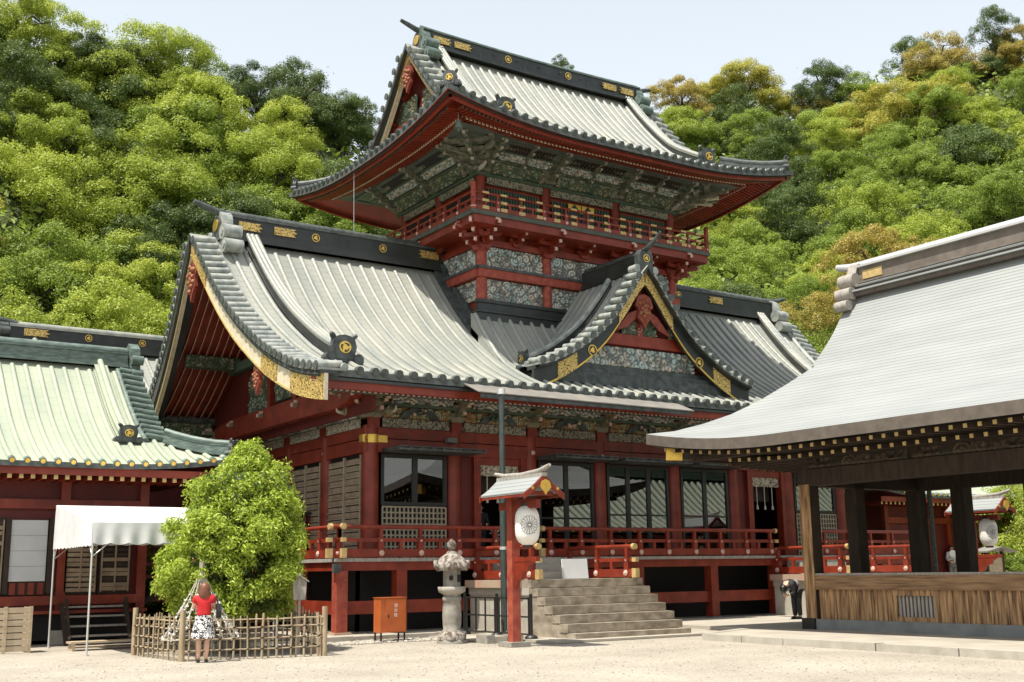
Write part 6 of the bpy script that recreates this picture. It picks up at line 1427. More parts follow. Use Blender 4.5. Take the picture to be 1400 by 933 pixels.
V2 = [(0, 0, .86), (0, 0, .98), (0, .01, 1.12), (0, 0, 1.26), (0, 0, 1.315), (-.165, 0, 1.26), (-.20, .035, 1.14), (.165, 0, 1.26), (.205, .04, 1.15)]
skin_body('blouse', V2, [(0, 1), (1, 2), (2, 3), (3, 4), (3, 5), (5, 6), (3, 7), (7, 8)], [(.165, .125), (.145, .11), (.155, .12), (.12, .09), (.065, .06), (.075, .075), (.068, .068), (.075, .075), (.068, .068)], 'cloth_red', p)
m = M()
def skf(u, v):
    a = u * 2 * math.pi; f = 1 + .05 * math.sin(a * 9) * v; return ((.150 + .085 * v ** .8) * f * math.cos(a), (.118 + .085 * v ** .8) * f * math.sin(a), .92 - .44 * v - .01 * math.sin(a * 9 + 1) * v)
m.grid(skf, 72, 8, 0, True); m.grid(lambda u, v: tuple(a * b for a, b in zip(skf(1 - u, v), (.97, .97, 1))), 72, 8, 0, True); m.build('skirt', ['skirt_print'], p)
m = loft([(0, -.03, 1.235, .095, .045), (0, -.03, 1.28, .118, .07), (0, -.02, 1.33, .122, .09), (0, -.01, 1.38, .112, .10), (0, 0, 1.45, .105, .112), (0, .01, 1.51, .095, .105), (0, .015, 1.55, .065, .075), (0, .015, 1.565, .02, .02)], 20)
hr = m.build('hair', ['hair_brown'], p)
m = M(); m.sphere((0, .09, 1.45), .018, 7, 0, (1, 1.3, 1)); m.sphere((-.083, .03, 1.44), .02, 7, 0, (.5, 1, 1.3)); m.sphere((.083, .03, 1.44), .02, 7, 0, (.5, 1, 1.3)); m.build('ear_and_nose', ['skin'], p)
hand(p, (-.13, .30, 1.15), (.35, .9, .25), (.5, .1, -.5), .95, .6, 1); hand(p, (.09, .31, 1.12), (-.35, .9, .3), (-.5, .1, -.5), .95, .6, -1)
for sx in (-1, 1): m = M(); m.tube([(sx * .075, -.05, .03), (sx * .078, .03, .035), (sx * .085, .12, .028), (sx * .087, .165, .022)], [.034, .040, .040, .022], 10, 0); m.build('shoe', ['shoe_black'], p)
bag = thing('shoulder_bag', 'black shoulder bag hanging at the right side of the woman in red', 'bag', (7.97 + .22, 23.22 - .02, 0), R(-16))
m = M(); m.prism([(-.13, .86), (.13, .86), (.15, 1.0), (.12, 1.14), (-.12, 1.14), (-.15, 1.0)], (.03, 0, 0), (0, 1, 0), (0, 0, 1), (.09, 0, 0), 0); m.build('pouch', ['cloth_black'], bag)
m = M(); m.tube([(.07, -.1, 1.12), (.02, -.09, 1.25), (-.06, -.05, 1.335), (-.06, .05, 1.33), (.02, .09, 1.25), (.07, .1, 1.12)], .011, 6, 0); m.build('strap', ['cloth_black'], bag)
# man bowing before the far stairs
p = thing('person', 'person in dark clothes bowing deeply beside the pavilion corner post', 'person', (27.15, 25.2, .15), R(8))
V = [(0, 0, .88), (-.10, 0, 1.0), (-.30, 0, 1.08), (-.44, 0, 1.05), (-.52, 0, 1.0), (-.57, 0, .95), (-.62, 0, .88), (-.64, 0, .83),
     (-.42, -.17, 1.02), (-.38, -.2, .80), (-.50, -.08, .72), (-.53, -.05, .70), (-.42, .17, 1.02), (-.38, .2, .80), (-.50, .08, .72), (-.53, .05, .70),
     (.02, -.09, .82), (.0, -.09, .46), (.03, -.09, .1), (-.08, -.09, .04), (.02, .09, .82), (.0, .09, .46), (.03, .09, .1), (-.08, .09, .04)]
E_ = [(0, 1), (1, 2), (2, 3), (3, 4), (4, 5), (5, 6), (6, 7), (3, 8), (8, 9), (9, 10), (10, 11), (3, 12), (12, 13), (13, 14), (14, 15), (0, 16), (16, 17), (17, 18), (18, 19), (0, 20), (20, 21), (21, 22), (22, 23)]
rad = [(.13, .14), (.12, .14), (.12, .15), (.10, .11), (.055, .055), (.06, .06), (.085, .09), (.07, .07)] + [(.055, .055), (.042, .042), (.03, .03), (.024, .024)] * 2 + [(.085, .085), (.06, .06), (.04, .04), (.03, .025)] * 2
skin_body('body', V, E_, rad, 'skin', p)
skin_body('jacket', [V[0], V[1], V[2], V[3], (-.48, 0, 1.03), (-.42, -.18, 1.02), (-.375, -.21, .80), (-.48, -.10, .735), (-.42, .18, 1.02), (-.375, .21, .80), (-.48, .10, .735)], [(0, 1), (1, 2), (2, 3), (3, 4), (3, 5), (5, 6), (6, 7), (3, 8), (8, 9), (9, 10)],
          [(.15, .16), (.15, .165), (.145, .175), (.13, .14), (.07, .07), (.08, .08), (.062, .062), (.045, .045), (.08, .08), (.062, .062), (.045, .045)], 'cloth_black', p)
skin_body('shirt', [(.03, 0, .94), (-.06, 0, 1.03), (-.14, 0, 1.07)], [(0, 1), (1, 2)], [(.155, .165), (.155, .17), (.15, .17)], 'cloth_grey', p)
skin_body('trousers', [(.01, 0, .88), (.02, -.095, .80), (.0, -.09, .46), (.03, -.09, .08), (.02, .095, .80), (.0, .09, .46), (.03, .09, .08)], [(0, 1), (1, 2), (2, 3), (0, 4), (4, 5), (5, 6)], [(.155, .16), (.11, .11), (.085, .085), (.075, .075), (.11, .11), (.085, .085), (.075, .075)], 'cloth_black', p)
m = M(); m.sphere((-.62, 0, .915), .125, 14, 0, (.95, .92, 1.0)); m.build('hair', ['hair_black'], p)
m = M(); m.sphere((-.63, -.10, .885), .02, 8, 0, (1, .5, 1.2)); m.sphere((-.63, .10, .885), .02, 8, 0, (1, .5, 1.2)); m.sphere((-.60, 0, .80), .02, 7, 0); m.build('ear', ['skin'], p)
hand(p, (-.53, -.05, .70), (-.5, .25, .5), (0, 1, 0), 1, .15, 1); hand(p, (-.53, .05, .70), (-.5, -.25, .5), (0, -1, 0), 1, .15, -1)
for sy in (-1, 1): m = M(); m.tube([(.08, sy * .09, .035), (0, sy * .09, .045), (-.13, sy * .09, .03), (-.18, sy * .09, .02)], [.04, .048, .045, .02], 10, 0); m.build('shoe', ['shoe_black'], p)
# person inside the near doorway
def standing(label, loc, rz, top, trousers, hair='hair_black', seated=0.):
    p = thing('person', label, 'person', loc, rz)
    V = [(0, 0, .9), (0, 0, 1.05), (0, 0, 1.22), (0, 0, 1.36), (0, 0, 1.43), (0, .01, 1.5), (0, .015, 1.57), (0, .015, 1.63), (-.17, 0, 1.36), (-.23, .0, 1.1), (-.16, .22, 1.02), (-.14, .27, 1.03), (.17, 0, 1.36), (.23, 0, 1.1), (.16, .22, 1.02), (.14, .27, 1.03), (-.09, 0, .84), (-.09, 0, .46), (-.09, 0, .09), (-.09, .12, .03), (.09, 0, .84), (.09, 0, .46), (.09, 0, .09), (.09, .12, .03)]
    E_ = [(0, 1), (1, 2), (2, 3), (3, 4), (4, 5), (5, 6), (6, 7), (3, 8), (8, 9), (9, 10), (10, 11), (3, 12), (12, 13), (13, 14), (14, 15), (0, 16), (16, 17), (17, 18), (18, 19), (0, 20), (20, 21), (21, 22), (22, 23)]
    rad = [(.14, .11), (.13, .10), (.14, .11), (.11, .08), (.05, .05), (.055, .06), (.08, .095), (.065, .07)] + [(.055, .055), (.042, .042), (.03, .03), (.024, .024)] * 2 + [(.085, .085), (.06, .06), (.04, .04), (.03, .025)] * 2
    skin_body('body', V, E_, rad, 'skin', p)
    skin_body('shirt', [V[0], V[1], V[2], V[3], (0, 0, 1.41), (-.18, 0, 1.35), (-.235, .01, 1.1), (-.18, .17, 1.03), (.18, 0, 1.35), (.235, .01, 1.1), (.18, .17, 1.03)], [(0, 1), (1, 2), (2, 3), (3, 4), (3, 5), (5, 6), (6, 7), (3, 8), (8, 9), (9, 10)], [(.17, .13), (.155, .12), (.165, .13), (.13, .10), (.07, .07), (.08, .08), (.07, .07), (.075, .075), (.08, .08), (.07, .07), (.075, .075)], top, p)
    skin_body('trousers', [V[0], V[16], V[17], V[18], V[20], V[21], V[22]], [(0, 1), (1, 2), (2, 3), (0, 4), (4, 5), (5, 6)], [(.16, .13), (.105, .11), (.085, .085), (.07, .07), (.105, .11), (.085, .085), (.07, .07)], trousers, p)
    loft([(0, -.035, 1.52, .085, .07), (0, -.03, 1.58, .098, .09), (0, -.01, 1.64, .09, .10), (0, 0, 1.68, .055, .07), (0, 0, 1.70, .02, .02)], 16).build('hair', [hair], p)
    m = M(); m.sphere((-.032, .098, 1.575), .012, 6, 0); m.sphere((.032, .098, 1.575), .012, 6, 0); m.build('eyes', ['hair_black'], p)
    m = M(); m.sphere((0, .115, 1.55), .017, 7, 0, (.8, 1.2, 1.3)); m.sphere((0, .098, 1.51), .022, 7, 0, (1.2, .5, .35)); m.sphere((-.088, .02, 1.56), .022, 7, 0, (.5, 1, 1.4)); m.sphere((.088, .02, 1.56), .022, 7, 0, (.5, 1, 1.4)); m.build('nose_mouth_ears', ['skin'], p)
    hand(p, (-.14, .27, 1.03), (.3, .9, .1), (.6, 0, -.4), 1, .5, 1); hand(p, (.14, .27, 1.03), (-.3, .9, .1), (-.6, 0, -.4), 1, .5, -1)
    for sx in (-1, 1): m = M(); m.tube([(sx * .09, -.07, .04), (sx * .09, .04, .045), (sx * .09, .15, .03), (sx * .09, .19, .02)], [.04, .048, .045, .02], 10, 0); m.build('shoe', ['shoe_black'], p)
    return p
standing('person in dark robe standing in shadow inside the near doorway', (19.35, 30.9, 2.1), R(165), 'cloth_black', 'cloth_black')
q = standing('person in white clothes holding a round fan seen through the pavilion', (44.85, 32.35, .86), R(150), 'cloth_white', 'cloth_grey')
fn = thing('round_fan', 'round paper fan held by the person in white', 'fan', (44.85 - .35, 32.35 - .3, .86), R(150))
m = M(); m.cyl((0, .0, 1.33), (0, .012, 1.33), .15, None, 20, 0, False); m.build('fan_leaf', ['paper_white'], fn); m = M(); m.cyl((0, .006, 1.2), (0, .006, .98), .009, None, 6, 0); m.build('handle', ['bamboo'], fn)
v_ = thing('flower_vase', 'dark vase of pale flowers standing inside the near doorway', 'vase', (19.6, 30.45, 2.1))
m = M(); m.lathe((0, 0, 0), [(.09, 0), (.14, .12), (.13, .28), (.06, .4), (.08, .44)], 14, 0); m.build('vase', ['black_lacquer'], v_)
r9 = random.Random(5); m = M()
for k in range(22):
    a = r9.uniform(0, 6.28); q = r9.uniform(.02, .2); z = r9.uniform(.6, .95); m.tube([(0, 0, .42), (q * math.cos(a) * .4, q * math.sin(a) * .4, .6), (q * math.cos(a), q * math.sin(a), z)], .006, 4, 1); m.sphere((q * math.cos(a), q * math.sin(a), z), .032, 6, 0, (1, 1, .7))
m.build('flowers', ['cloth_white', 'green_paint'], v_)
# small roofed notice board at the right edge
n_ = thing('notice_stand', 'small roofed notice stand with wooden board near the right edge', 'notice stand', (36.9, 24.9, .1))
m = M(); m.box(-.42, .42, -.03, .03, .9, 1.95, 0); m.build('board', ['wood_pale'], n_)
for x in (-.46, .46): m = M(); m.box(x - .05, x + .05, -.05, .05, 0, 2.05, 0); m.build('post', ['wood_dark'], n_)
m = M(); m.prism([(-.85, 0), (0, .16), (.85, 0), (.85, -.05), (0, .11), (-.85, -.05)], (0, -.35, 2.05), (1, 0, 0), (0, 0, 1), (0, .7, 0), 0); m.build('roof', ['awning_lead'], n_)
# ================================================================ bamboo fence round the sacred tree
FC = [(7.73, 23.78), (10.60, 23.20), (11.1, 26.0), (7.56, 26.55)]
fe = thing('bamboo_fence', 'square fence of lashed brown bamboo poles around the sacred tree', 'fence', (9.3, 24.9, 0))
rf = random.Random(21)
def L_(x, y, z=0): return (x - 9.3, y - 24.9, z)
for i in range(4):
    a, b = FC[i], FC[(i + 1) % 4]; d = Vector((b[0] - a[0], b[1] - a[1], 0)); ln = d.length; d.normalize(); nr = Vector((d.y, -d.x, 0)); n = int(ln / .145)
    m = M(); m.cyl(L_(*a, 0), L_(*a, 1.02), .062, .058, 10, 0); m.build('corner_post', ['bamboo'], fe)
    for z in (.2, .42, .64, .80):
        m = M(); P = [Vector(L_(*a)) + d * ln * q / 6 + Vector((0, 0, z + rf.uniform(-.012, .012))) + nr * .03 for q in range(7)]; m.tube(P, .017, 6, 0); m.build('rail', ['bamboo'], fe)
    for k in range(1, n):
        s0 = nr * (.055 if k % 2 else .0); bs = Vector(L_(*a)) + d * (ln * k / n + rf.uniform(-.02, .02)) + s0; h = rf.uniform(.80, .92) + (.06 if k % 5 == 0 else 0); r = rf.uniform(.014, .028)
        m = M(); m.tube([bs, bs + Vector((rf.uniform(-.01, .01), 0, h * .5)), bs + Vector((rf.uniform(-.025, .025), rf.uniform(-.02, .02), h))], [r, r * .96, r * .9], 7, 0)
        for z in (.2, .42, .64): m.cyl(bs + Vector((0, 0, z - .012)) , bs + Vector((0, 0, z + .012)), r * 1.25, None, 6, 1)
        m.build('bamboo_pole', ['bamboo', 'hair_black'], fe)
# fortune-tying frame: pole with ropes fanning down, knotted paper strips
ft = thing('fortune_frame', 'wooden pole with ropes fanning down covered in knotted paper fortunes', 'rope frame', (8.28, 24.35, 0))
m = M(); m.cyl((0, 0, 0), (0, 0, 1.98), .035, .035, 8, 0); m.cyl((.0, 0, 1.86), (0, 0, 2.0), .06, .06, 8, 0)
for k in range(4): m.tube([(.03 * math.cos(k * 1.6), .03 * math.sin(k * 1.6), 1.8), (.10 * math.cos(k * 1.6), .10 * math.sin(k * 1.6), .9)], .02, 6, 0)
m.build('pole', ['wood_grey'], ft)
rk = random.Random(8)
for k in range(9):
    a = R(-172 + k * 20.5); e = Vector((.82 * math.cos(a), .62 * math.sin(a) - .05, .42)); top_ = Vector((0, 0, 1.82)); m = M()
    P = [top_.lerp(e, t) - Vector((0, 0, .05 * math.sin(math.pi * t))) for t in np.linspace(0, 1, 7)]; m.tube(P, .009, 5, 0); rp = m.build('rope', ['rope'], ft)
    m = M()
    for j in range(34):
        t = .34 + .66 * (j / 34) ** .7 + rk.uniform(-.01, .01); c = top_.lerp(e, t) - Vector((0, 0, .05 * math.sin(math.pi * t))); s = rk.uniform(.03, .06)
        for q in range(2):
            v = Vector((rk.uniform(-1, 1), rk.uniform(-1, 1), rk.uniform(-.9, .6))).normalized(); w2 = v.cross(Vector((rk.uniform(-1, 1), .3, .5))).normalized() * .018
            m.add([tuple(c - w2), tuple(c + w2), tuple(c + v * s * 1.5 + w2), tuple(c + v * s * 1.5 - w2)], [(0, 1, 2, 3)], 0)
        m.sphere(c, .016, 5, 0)
    o = m.build('knotted_papers', ['paper_white'], rp)
m = M(); P = [(.84 * math.cos(R(-172 + k * 20.5)), .64 * math.sin(R(-172 + k * 20.5)) - .05, .42) for k in range(9)]; m.tube(P, .01, 5, 0); m.build('lower_rope', ['rope'], ft)
# little roofed wooden sign on a post
sg_ = thing('sign_post', 'small weathered wooden sign with a pointed roof beside the sacred tree', 'sign', (10.36, 24.0, 0), R(-25), scale=.96)
m = M(); m.box(-.028, .028, -.028, .028, 0, 1.3, 0); m.build('post', ['wood_grey'], sg_)
m = M(); m.prism([(-.13, 1.20), (.13, 1.20), (.16, 1.62), (0, 1.72), (-.16, 1.62)], (0, -.05, 0), (1, 0, 0), (0, 0, 1), (0, .03, 0), 0); m.build('board', ['wood_grey'], sg_)
m = M()
for sx in (-1, 1): m.strip([(0, -.10, 1.755), (sx * .21, -.10, 1.615)], [(0, .06, 1.755), (sx * .21, .06, 1.615)], (0, 0, -.022), 0)
m.box(-.03, .03, -.11, .07, 1.74, 1.79, 0); m.build('roof', ['wood_grey'], sg_)
# ================================================================ foliage
def leaf_mesh(name, P, Nn, size, mats, asp=.5, jitter=.6, seed=0, mi=None):
    """many small rhombic leaves at P facing roughly along Nn"""
    rg = np.random.RandomState(seed); n = len(P); N2 = Nn + rg.normal(0, jitter, (n, 3)); N2 /= np.linalg.norm(N2, axis=1)[:, None] + 1e-9
    t = np.cross(N2, rg.normal(0, 1, (n, 3))); t /= np.linalg.norm(t, axis=1)[:, None] + 1e-9; b = np.cross(N2, t); s = size * rg.uniform(.7, 1.3, n)[:, None]
    V = np.stack([P - t * s * .5, P + b * s * asp * .5 + N2 * s * .08, P + t * s * .5, P - b * s * asp * .5 + N2 * s * .08], 1).reshape(-1, 3)
    me = bpy.data.meshes.new(name); me.vertices.add(4 * n); me.vertices.foreach_set('co', V.astype(np.float32).ravel()); me.loops.add(4 * n); me.loops.foreach_set('vertex_index', np.arange(4 * n, dtype=np.int32))
    me.polygons.add(n); me.polygons.foreach_set('loop_start', np.arange(0, 4 * n, 4, dtype=np.int32)); 
    try: me.polygons.foreach_set('loop_total', np.full(n, 4, np.int32))
    except Exception: pass
    a = me.attributes.new('leafrnd', 'FLOAT', 'POINT'); a.data.foreach_set('value', np.repeat(rg.rand(n), 4).astype(np.float32))
    for q in mats: me.materials.append(MATS[q])
    if mi is not None: me.polygons.foreach_set('material_index', mi.astype(np.int32))
    me.update(calc_edges=True); me.validate(); return me
def puffs(C_, Rr, per, seed, low=-.45):
    rg = np.random.RandomState(seed); P = []; Q = []
    for c, r in zip(C_, Rr):
        n = int(per * (r ** 2) / np.mean(Rr ** 2)); d = rg.normal(0, 1, (n * 2, 3)); d /= np.linalg.norm(d, axis=1)[:, None]; d = d[d[:, 2] > low][:n]
        rad_ = r * (1 - .32 * rg.rand(len(d)) ** 2) * (1 + .15 * np.sin(d[:, :1] * 7 + c[0] * 5)[:, 0]); P.append(c + d * rad_[:, None] * np.array([1, 1, .82])); Q.append(d + np.array([0, 0, .45]))
    return np.concatenate(P), np.concatenate(Q)
# sacred tree
st = thing('sacred_tree', 'dense bright green sacred tree inside the bamboo fence', 'tree', (9.45, 25.35, 0))
rg = np.random.RandomState(4); prof_t = [(.72, .8), (1.0, 1.4), (1.6, 1.72), (2.2, 1.72), (2.8, 1.56), (3.3, 1.28), (3.8, .90), (4.25, .52), (4.65, .2)]
Cs = []; Rs = []
while len(Cs) < 380:
    z = rg.uniform(.85, 4.55); rmax = float(np.interp(z, [a for a, b in prof_t], [b for a, b in prof_t])); a = rg.uniform(0, 6.283); q = rmax * rg.uniform(.55, .98) ** .5 - .18
    sx = -.12 if z < 3.0 else .16
    Cs.append((sx + q * math.cos(a), q * math.sin(a), z)); Rs.append(rg.uniform(.13, .29) * (1 if z < 3.8 else .75))
Cs += [(-1.0, -.2, 3.55), (-.75, -.4, 3.7), (.3, 0, 4.62), (.25, 0, 4.4), (.75, -.3, 4.0)]; Rs += [.3, .26, .16, .25, .3]
P_, N_ = puffs(np.array(Cs), np.array(Rs), 240, 4, -.7); P_ = P_ + rg.normal(0, .05, P_.shape)
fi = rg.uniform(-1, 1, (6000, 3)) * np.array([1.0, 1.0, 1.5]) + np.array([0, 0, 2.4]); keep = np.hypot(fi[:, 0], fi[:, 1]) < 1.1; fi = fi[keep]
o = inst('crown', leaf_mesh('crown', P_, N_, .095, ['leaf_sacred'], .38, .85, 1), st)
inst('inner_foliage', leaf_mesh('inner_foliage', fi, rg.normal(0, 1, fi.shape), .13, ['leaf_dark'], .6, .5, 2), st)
m = M(); m.tube([(0, 0, 0), (.03, 0, .6), (0, .04, 1.5), (.05, 0, 3.6)], [.12, .09, .07, .03], 8, 0)
for k in range(9): a = k * 2.4; z = .7 + k * .3; m.tube([(0, 0, z), (.4 * math.cos(a), .4 * math.sin(a), z + .25), (.95 * math.cos(a), .95 * math.sin(a), z + .6)], [.045, .03, .012], 6, 0)
m.build('trunk', ['bark'], st)
# ================================================================ wooded hill
SKY_PX = [(-260, -60), (-60, -45), (0, -25), (60, 5), (95, 45), (130, 52), (200, 40), (255, 50), (300, 90), (345, 92), (390, 105), (425, 90), (470, 120), (520, 165), (600, 200), (680, 190), (740, 150), (800, 150), (850, 150), (890, 128), (930, 112), (1000, 95), (1060, 95), (1090, 112), (1150, 88), (1200, 66), (1260, 52), (1300, 55), (1345, 42), (1400, 45), (1480, 40), (1700, 60)]
_az = []; _el = []
for x, y in SKY_PX: d = ray(x, y); _az.append(math.atan2(d[0], d[1])); _el.append(math.atan2(d[2], math.hypot(d[0], d[1])))
def sky_el(a): return float(np.interp(a, _az, _el))
def r_far(a): return float(np.interp(a, [.0, .45, .60, .75, 1.1], [112, 118, 135, 165, 175]))
R0 = 64.0; EL0 = math.atan((5.6 - HC) / R0)
def top_el(r, a):
    t = min(1, max(0, (r - R0) / (r_far(a) - R0))); return lerp(EL0, sky_el(a), t ** .85)
def ground_z(r, a):
    if r < R0 - 6: return -.04
    if r <= r_far(a): z = HC + r * math.tan(top_el(max(r, R0), a)) - 5.4
    else: z = HC + r_far(a) * math.tan(sky_el(a)) - 5.4 - (r - r_far(a)) * .35
    return max(-.04, z) if r < 400 else z
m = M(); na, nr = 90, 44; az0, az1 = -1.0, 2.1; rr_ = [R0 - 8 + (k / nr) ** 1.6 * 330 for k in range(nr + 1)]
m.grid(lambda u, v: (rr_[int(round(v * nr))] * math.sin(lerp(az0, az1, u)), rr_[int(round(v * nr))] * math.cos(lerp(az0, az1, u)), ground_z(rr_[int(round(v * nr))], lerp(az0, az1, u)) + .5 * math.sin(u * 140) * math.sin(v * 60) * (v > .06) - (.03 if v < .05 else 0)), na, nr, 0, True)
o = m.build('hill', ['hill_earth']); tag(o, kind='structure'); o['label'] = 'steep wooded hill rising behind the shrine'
# crown shapes
def crown_variant(seed, npuff=7, per=120, flat=.8, upright=False, low=-.35):
    """crown = several overlapping domes, each built of small leaf puffs"""
    rg = np.random.RandomState(seed); C_ = []; Rr = []
    for k in range(npuff):
        a = k * 2.4 + rg.uniform(-.4, .4); q = 0 if k == 0 else rg.uniform(.42, .62); zc = .38 if k == 0 else rg.uniform(-.75, .28); R1 = rg.uniform(.42, .60)
        c0 = np.array([q * math.cos(a), q * math.sin(a), zc * (1.5 if upright else flat * 1.2)]) * (np.array([.7, .7, 1.2]) if upright else 1)
        for j in range(15):
            d = rg.normal(0, 1, 3); d /= np.linalg.norm(d); d[2] = abs(d[2]) * 1.1 - .3; C_.append(c0 + d * R1 * rg.uniform(.72, .98) * np.array([1, 1, .8])); Rr.append(rg.uniform(.10, .19))
    P, N = puffs(np.array(C_), np.array(Rr), per, seed, low); P = P + rg.normal(0, .012, P.shape)
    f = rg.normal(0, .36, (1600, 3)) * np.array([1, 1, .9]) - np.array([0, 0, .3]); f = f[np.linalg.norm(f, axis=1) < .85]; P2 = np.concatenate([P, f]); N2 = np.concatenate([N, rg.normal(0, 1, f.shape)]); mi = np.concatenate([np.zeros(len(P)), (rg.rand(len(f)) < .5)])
    return P2, N2, mi
CROWNS = {}
SPEC = {'leaf_bright': ('bright yellow-green broadleaf tree', .8), 'leaf_mid': ('mid-green broadleaf tree', .85), 'leaf_dark': ('dark evergreen tree', 1.0), 'leaf_yellow': ('yellow-tinged flowering tree', .8), 'leaf_russet': ('russet-tinged chinquapin tree', .8)}
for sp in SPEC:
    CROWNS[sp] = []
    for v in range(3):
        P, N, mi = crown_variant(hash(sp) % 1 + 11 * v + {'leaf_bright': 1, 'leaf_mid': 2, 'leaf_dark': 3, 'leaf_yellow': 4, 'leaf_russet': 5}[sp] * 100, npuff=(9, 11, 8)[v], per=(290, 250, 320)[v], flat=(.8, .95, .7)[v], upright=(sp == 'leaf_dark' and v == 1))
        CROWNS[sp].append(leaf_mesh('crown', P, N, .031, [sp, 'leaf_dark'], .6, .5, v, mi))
TRUNKS = []
for v in range(3):
    rv = random.Random(v); m = M(); m.tube([(0, 0, -1.6), (.03, .02, -.9), (-.02, .03, -.3), (.02, 0, .02)], [.085, .06, .045, .03], 7, 0)
    for k in range(7): a = k * 2.4 + v; m.tube([(0, 0, -.7 + k * .1), (.25 * math.cos(a), .25 * math.sin(a), -.35 + k * .09), (.55 * math.cos(a), .55 * math.sin(a), -.12 + k * .03)], [.03, .02, .008], 5, 0)
    TRUNKS.append(m.mesh('trunk', ['bark']))
rt_ = random.Random(77)
def place_tree(r, a, eltop, crown_r, sp, v, label, group='trees on the wooded hill', sz=1.0):
    ztop = HC + r * math.tan(eltop); zc = ztop - crown_r * .82 * sz
    x, y = r * math.sin(a), r * math.cos(a); gz = ground_z(r, a)
    t = thing('hill_tree', label, 'tree', (x, y, min(gz, zc - crown_r * 1.2)), rt_.uniform(0, 6.28), group)
    dz = zc - t.location.z
    inst('trunk', TRUNKS[v % 3], t, (0, 0, dz), 0, (crown_r, crown_r, max(crown_r, dz / 1.6)))
    inst('crown', CROWNS[sp][v % 3], t, (0, 0, dz), 0, (crown_r, crown_r, crown_r * sz)); return t
ORD = ['first', 'second', 'third', 'fourth', 'fifth', 'sixth', 'seventh', 'eighth', 'ninth', 'tenth', 'eleventh', 'twelfth', 'thirteenth', 'fourteenth', 'fifteenth', 'sixteenth', 'seventeenth', 'eighteenth', 'nineteenth', 'twentieth', 'twenty-first', 'twenty-second', 'twenty-third', 'twenty-fourth', 'twenty-fifth', 'twenty-sixth', 'twenty-seventh', 'twenty-eighth', 'twenty-ninth', 'thirtieth']
ROWN = ['skyline row', 'second hill row', 'third hill row', 'fourth hill row', 'fifth hill row', 'sixth hill row', 'seventh hill row', 'eighth hill row', 'ninth hill row', 'tenth hill row', 'eleventh hill row', 'twelfth hill row', 'thirteenth hill row', 'fourteenth hill row', 'fifteenth hill row', 'lowest hill row']
AMID = .56
for side, (a0, a1, NR, cr0, w) in enumerate(((.06, AMID, 12, 5.9, 'left of tower'), (AMID, 1.10, 16, 6.0, 'right of tower'))):
    for j in range(NR):
        t = 1 - j / (NR - .3); rm = lerp(R0, r_far((a0 + a1) / 2), t); cr = cr0 * (1.0 if j else .92); n = max(4, int((a1 - a0) * rm / (cr * 1.22))); lst = []
        for k in range(n):
            a = lerp(a0, a1, (k + .5 + rt_.uniform(-.28, .28) + (.25 if j % 2 else -.2)) / n); r = lerp(R0, r_far(a), t) + rt_.uniform(-2.5, 2.5); lst.append((a, r))
        lst.sort()
        for k, (a, r) in enumerate(lst):
            px = (math.tan(a - YAW) * 1572 + 700)
            if side == 0: wts = (('leaf_bright', 5), ('leaf_mid', 4.5), ('leaf_dark', 1.6), ('leaf_yellow', .4), ('leaf_russet', .1)) if px < 330 else (('leaf_bright', 3), ('leaf_mid', 4), ('leaf_dark', 4), ('leaf_yellow', .3))
            else: wts = (('leaf_bright', 4.5), ('leaf_mid', 6), ('leaf_dark', 1.3), ('leaf_yellow', .5), ('leaf_russet', .25)) if j else (('leaf_bright', 2.2), ('leaf_mid', 2), ('leaf_dark', .8), ('leaf_yellow', 2.5), ('leaf_russet', 1.6))
            tot = sum(q for _, q in wts); u = rt_.uniform(0, tot); sp = wts[0][0]
            for nm, q in wts:
                u -= q
                if u <= 0: sp = nm; break
            el = top_el(r, a) + rt_.uniform(-.012, .012) - (.012 if j == 0 else 0)
            sc_ = rt_.uniform(.82, 1.22)
            place_tree(r, a, el, cr * sc_, sp, rt_.randrange(3), '%s, %s from left in %s, %s' % (SPEC[sp][0], ORD[min(k, 29)], ROWN[j], w))
def px_tree(px, py, r, crown_r, sp, v, label, sz=1.0):
    d = ray(px, py); a = math.atan2(d[0], d[1]); el = math.atan2(d[2], math.hypot(d[0], d[1])); r = min(r_far(a) - 1, r) if r < 110 and py > 130 else r_far(a) - 2; return place_tree(r, a, el, crown_r, sp, v, label, sz=sz)
px_tree(190, 28, 98, 6.6, 'leaf_bright', 1, 'tall pale green tree with visible limbs standing out on the left skyline'); px_tree(262, 45, 97, 5.2, 'leaf_bright', 0, 'round pale green tree touching the tall one on the left skyline')
px_tree(120, 36, 101, 4.0, 'leaf_dark', 2, 'small dark tree between two pale ones on the left skyline'); px_tree(415, 74, 99, 4.6, 'leaf_dark', 0, 'tall thin dark olive tree on the left skyline nearest the tower', 1.2); px_tree(352, 82, 99, 3.8, 'leaf_dark', 0, 'sparse grey-green tree left of the tall olive one')
px_tree(470, 120, 97, 4.4, 'leaf_dark', 0, 'dark olive tree just left of the upper roof'); px_tree(30, -30, 92, 5.5, 'leaf_bright', 2, 'tall pale green tree cut by the top left corner')
px_tree(765, 80, 125, 2.0, 'leaf_dark', 1, 'tip of a lone conifer showing above the upper ridge'); px_tree(930, 100, 150, 4.8, 'leaf_russet', 0, 'domed russet tree at the left end of the right skyline'); px_tree(1020, 82, 152, 6.0, 'leaf_yellow', 1, 'broad yellow-green domed tree on the right skyline')
px_tree(1118, 78, 165, 5.0, 'leaf_dark', 0, 'small dark tree poking above the dip of the right skyline'); px_tree(1355, 18, 163, 4.0, 'leaf_dark', 1, 'small dark tree standing highest near the top right corner', 1.2); px_tree(1280, 38, 160, 5.5, 'leaf_russet', 2, 'wide russet-tinged tree on the right skyline')
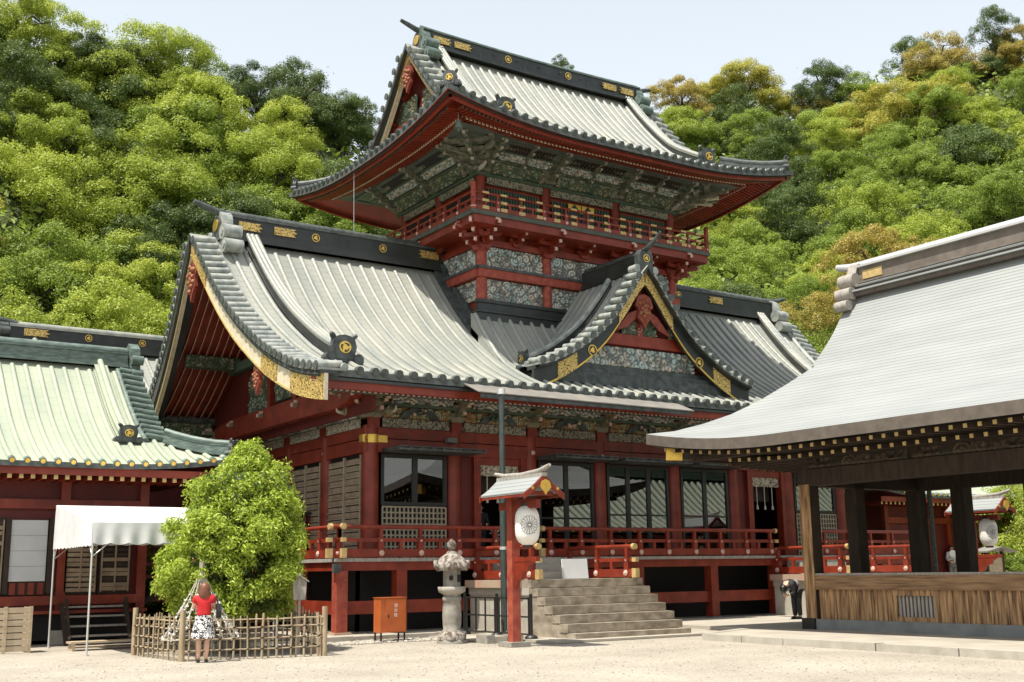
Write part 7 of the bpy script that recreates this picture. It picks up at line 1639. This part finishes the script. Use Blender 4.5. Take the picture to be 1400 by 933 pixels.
px_tree(1390, 30, 160, 4.6, 'leaf_russet', 0, 'russet tree on the skyline at the right edge'); px_tree(1345, 165, 118, 6.6, 'leaf_bright', 1, 'large bright green tree with pale limbs below the right skyline'); px_tree(1190, 300, 96, 5.0, 'leaf_russet', 0, 'russet-tinged tree low on the hill right of the tower')
# undergrowth covering the slope between the crowns
rg = np.random.RandomState(9); n = 70000; aa = rg.uniform(-.05, 1.2, n); rr2 = rg.uniform(62, 182, n); G = np.array([(r * math.sin(a), r * math.cos(a), ground_z(r, a) + rg.uniform(.1, 2.2)) for a, r in zip(aa, rr2)])
NN = np.tile(np.array([-.2, -.5, .8]), (n, 1)); o = inst('undergrowth', leaf_mesh('undergrowth', G, NN, .75, ['leaf_mid'], .6, .6, 5)); tag(o, kind='stuff'); o['label'] = 'green undergrowth on the hillside'
# low greenery: between the halls, and beyond the pavilion
def bush(label, x, y, z, r, sp='leaf_mid', v=0, sz=.8):
    t = thing('shrub', label, 'shrub', (x, y, z), group='low greenery beside the halls'); inst('foliage', CROWNS[sp][v], t, (0, 0, r * .55), 0, (r, r, r * sz)); inst('stem', TRUNKS[v], t, (0, 0, r * .55), 0, (r, r, r * .5)); return t
bush('green shrub in the gap between the left hall and the shrine hall', 12.6, 40.5, 0, 1.9, 'leaf_mid', 0); bush('tall shrub behind the link corridor', 11.4, 43.0, .0, 2.6, 'leaf_bright', 1, 1.3)
bush('sunlit green tree at the right edge beyond the pavilion', 47.6, 30.4, 1.2, 3.0, 'leaf_bright', 1, 1.3); bush('lower sunlit shrub at the right edge beyond the pavilion', 45.6, 28.6, .2, 1.7, 'leaf_mid', 2, 1.0); bush('tall sunlit tree farther right beyond the pavilion', 50.5, 31, 2.2, 3.2, 'leaf_bright', 0, 1.2)
# ================================================================ gallery opposite the hall, seen mirrored in the window panes
ga = thing('gallery', 'red gallery with green copper roof mirrored in the hall windows', 'gallery', (46, 3.5, 0), R(180))
gp = [(0, 3.9), (1.2, 4.45), (2.6, 5.35), (4.0, 6.5), (5.0, 7.5)]
GR = Irimoya(22, 5.0, 2.0, gp, lift=.2, th=.14); GR.surface(ga, 'copper_green'); GR.ribs(ga, .55, .15, ('tile_annex', 'copper_green', 'gold'), sides=(), cap=1.25)
ridge_bar(ga, [(lerp(-19.5, 19.5, i / 6), 0, 7.4) for i in range(7)], .7, .6, .15, ('copper_green', 'copper_green'), 'main_ridge', steps=((1.15, .12), (.95, .3), (.75, .86)))
m = M(); m.box(-20, 20, -3.4, 3.4, 0, 4.6, 0); m.build('wall', ['red_shelter'], ga)
m = M(); [m.box(x - .13, x + .13, -3.6, -3.4, 0, 3.8, 0) for x in range(-20, 21, 3)]; o = m.build('columns', ['red_lacquer'], ga); o['kind'] = 'stuff'
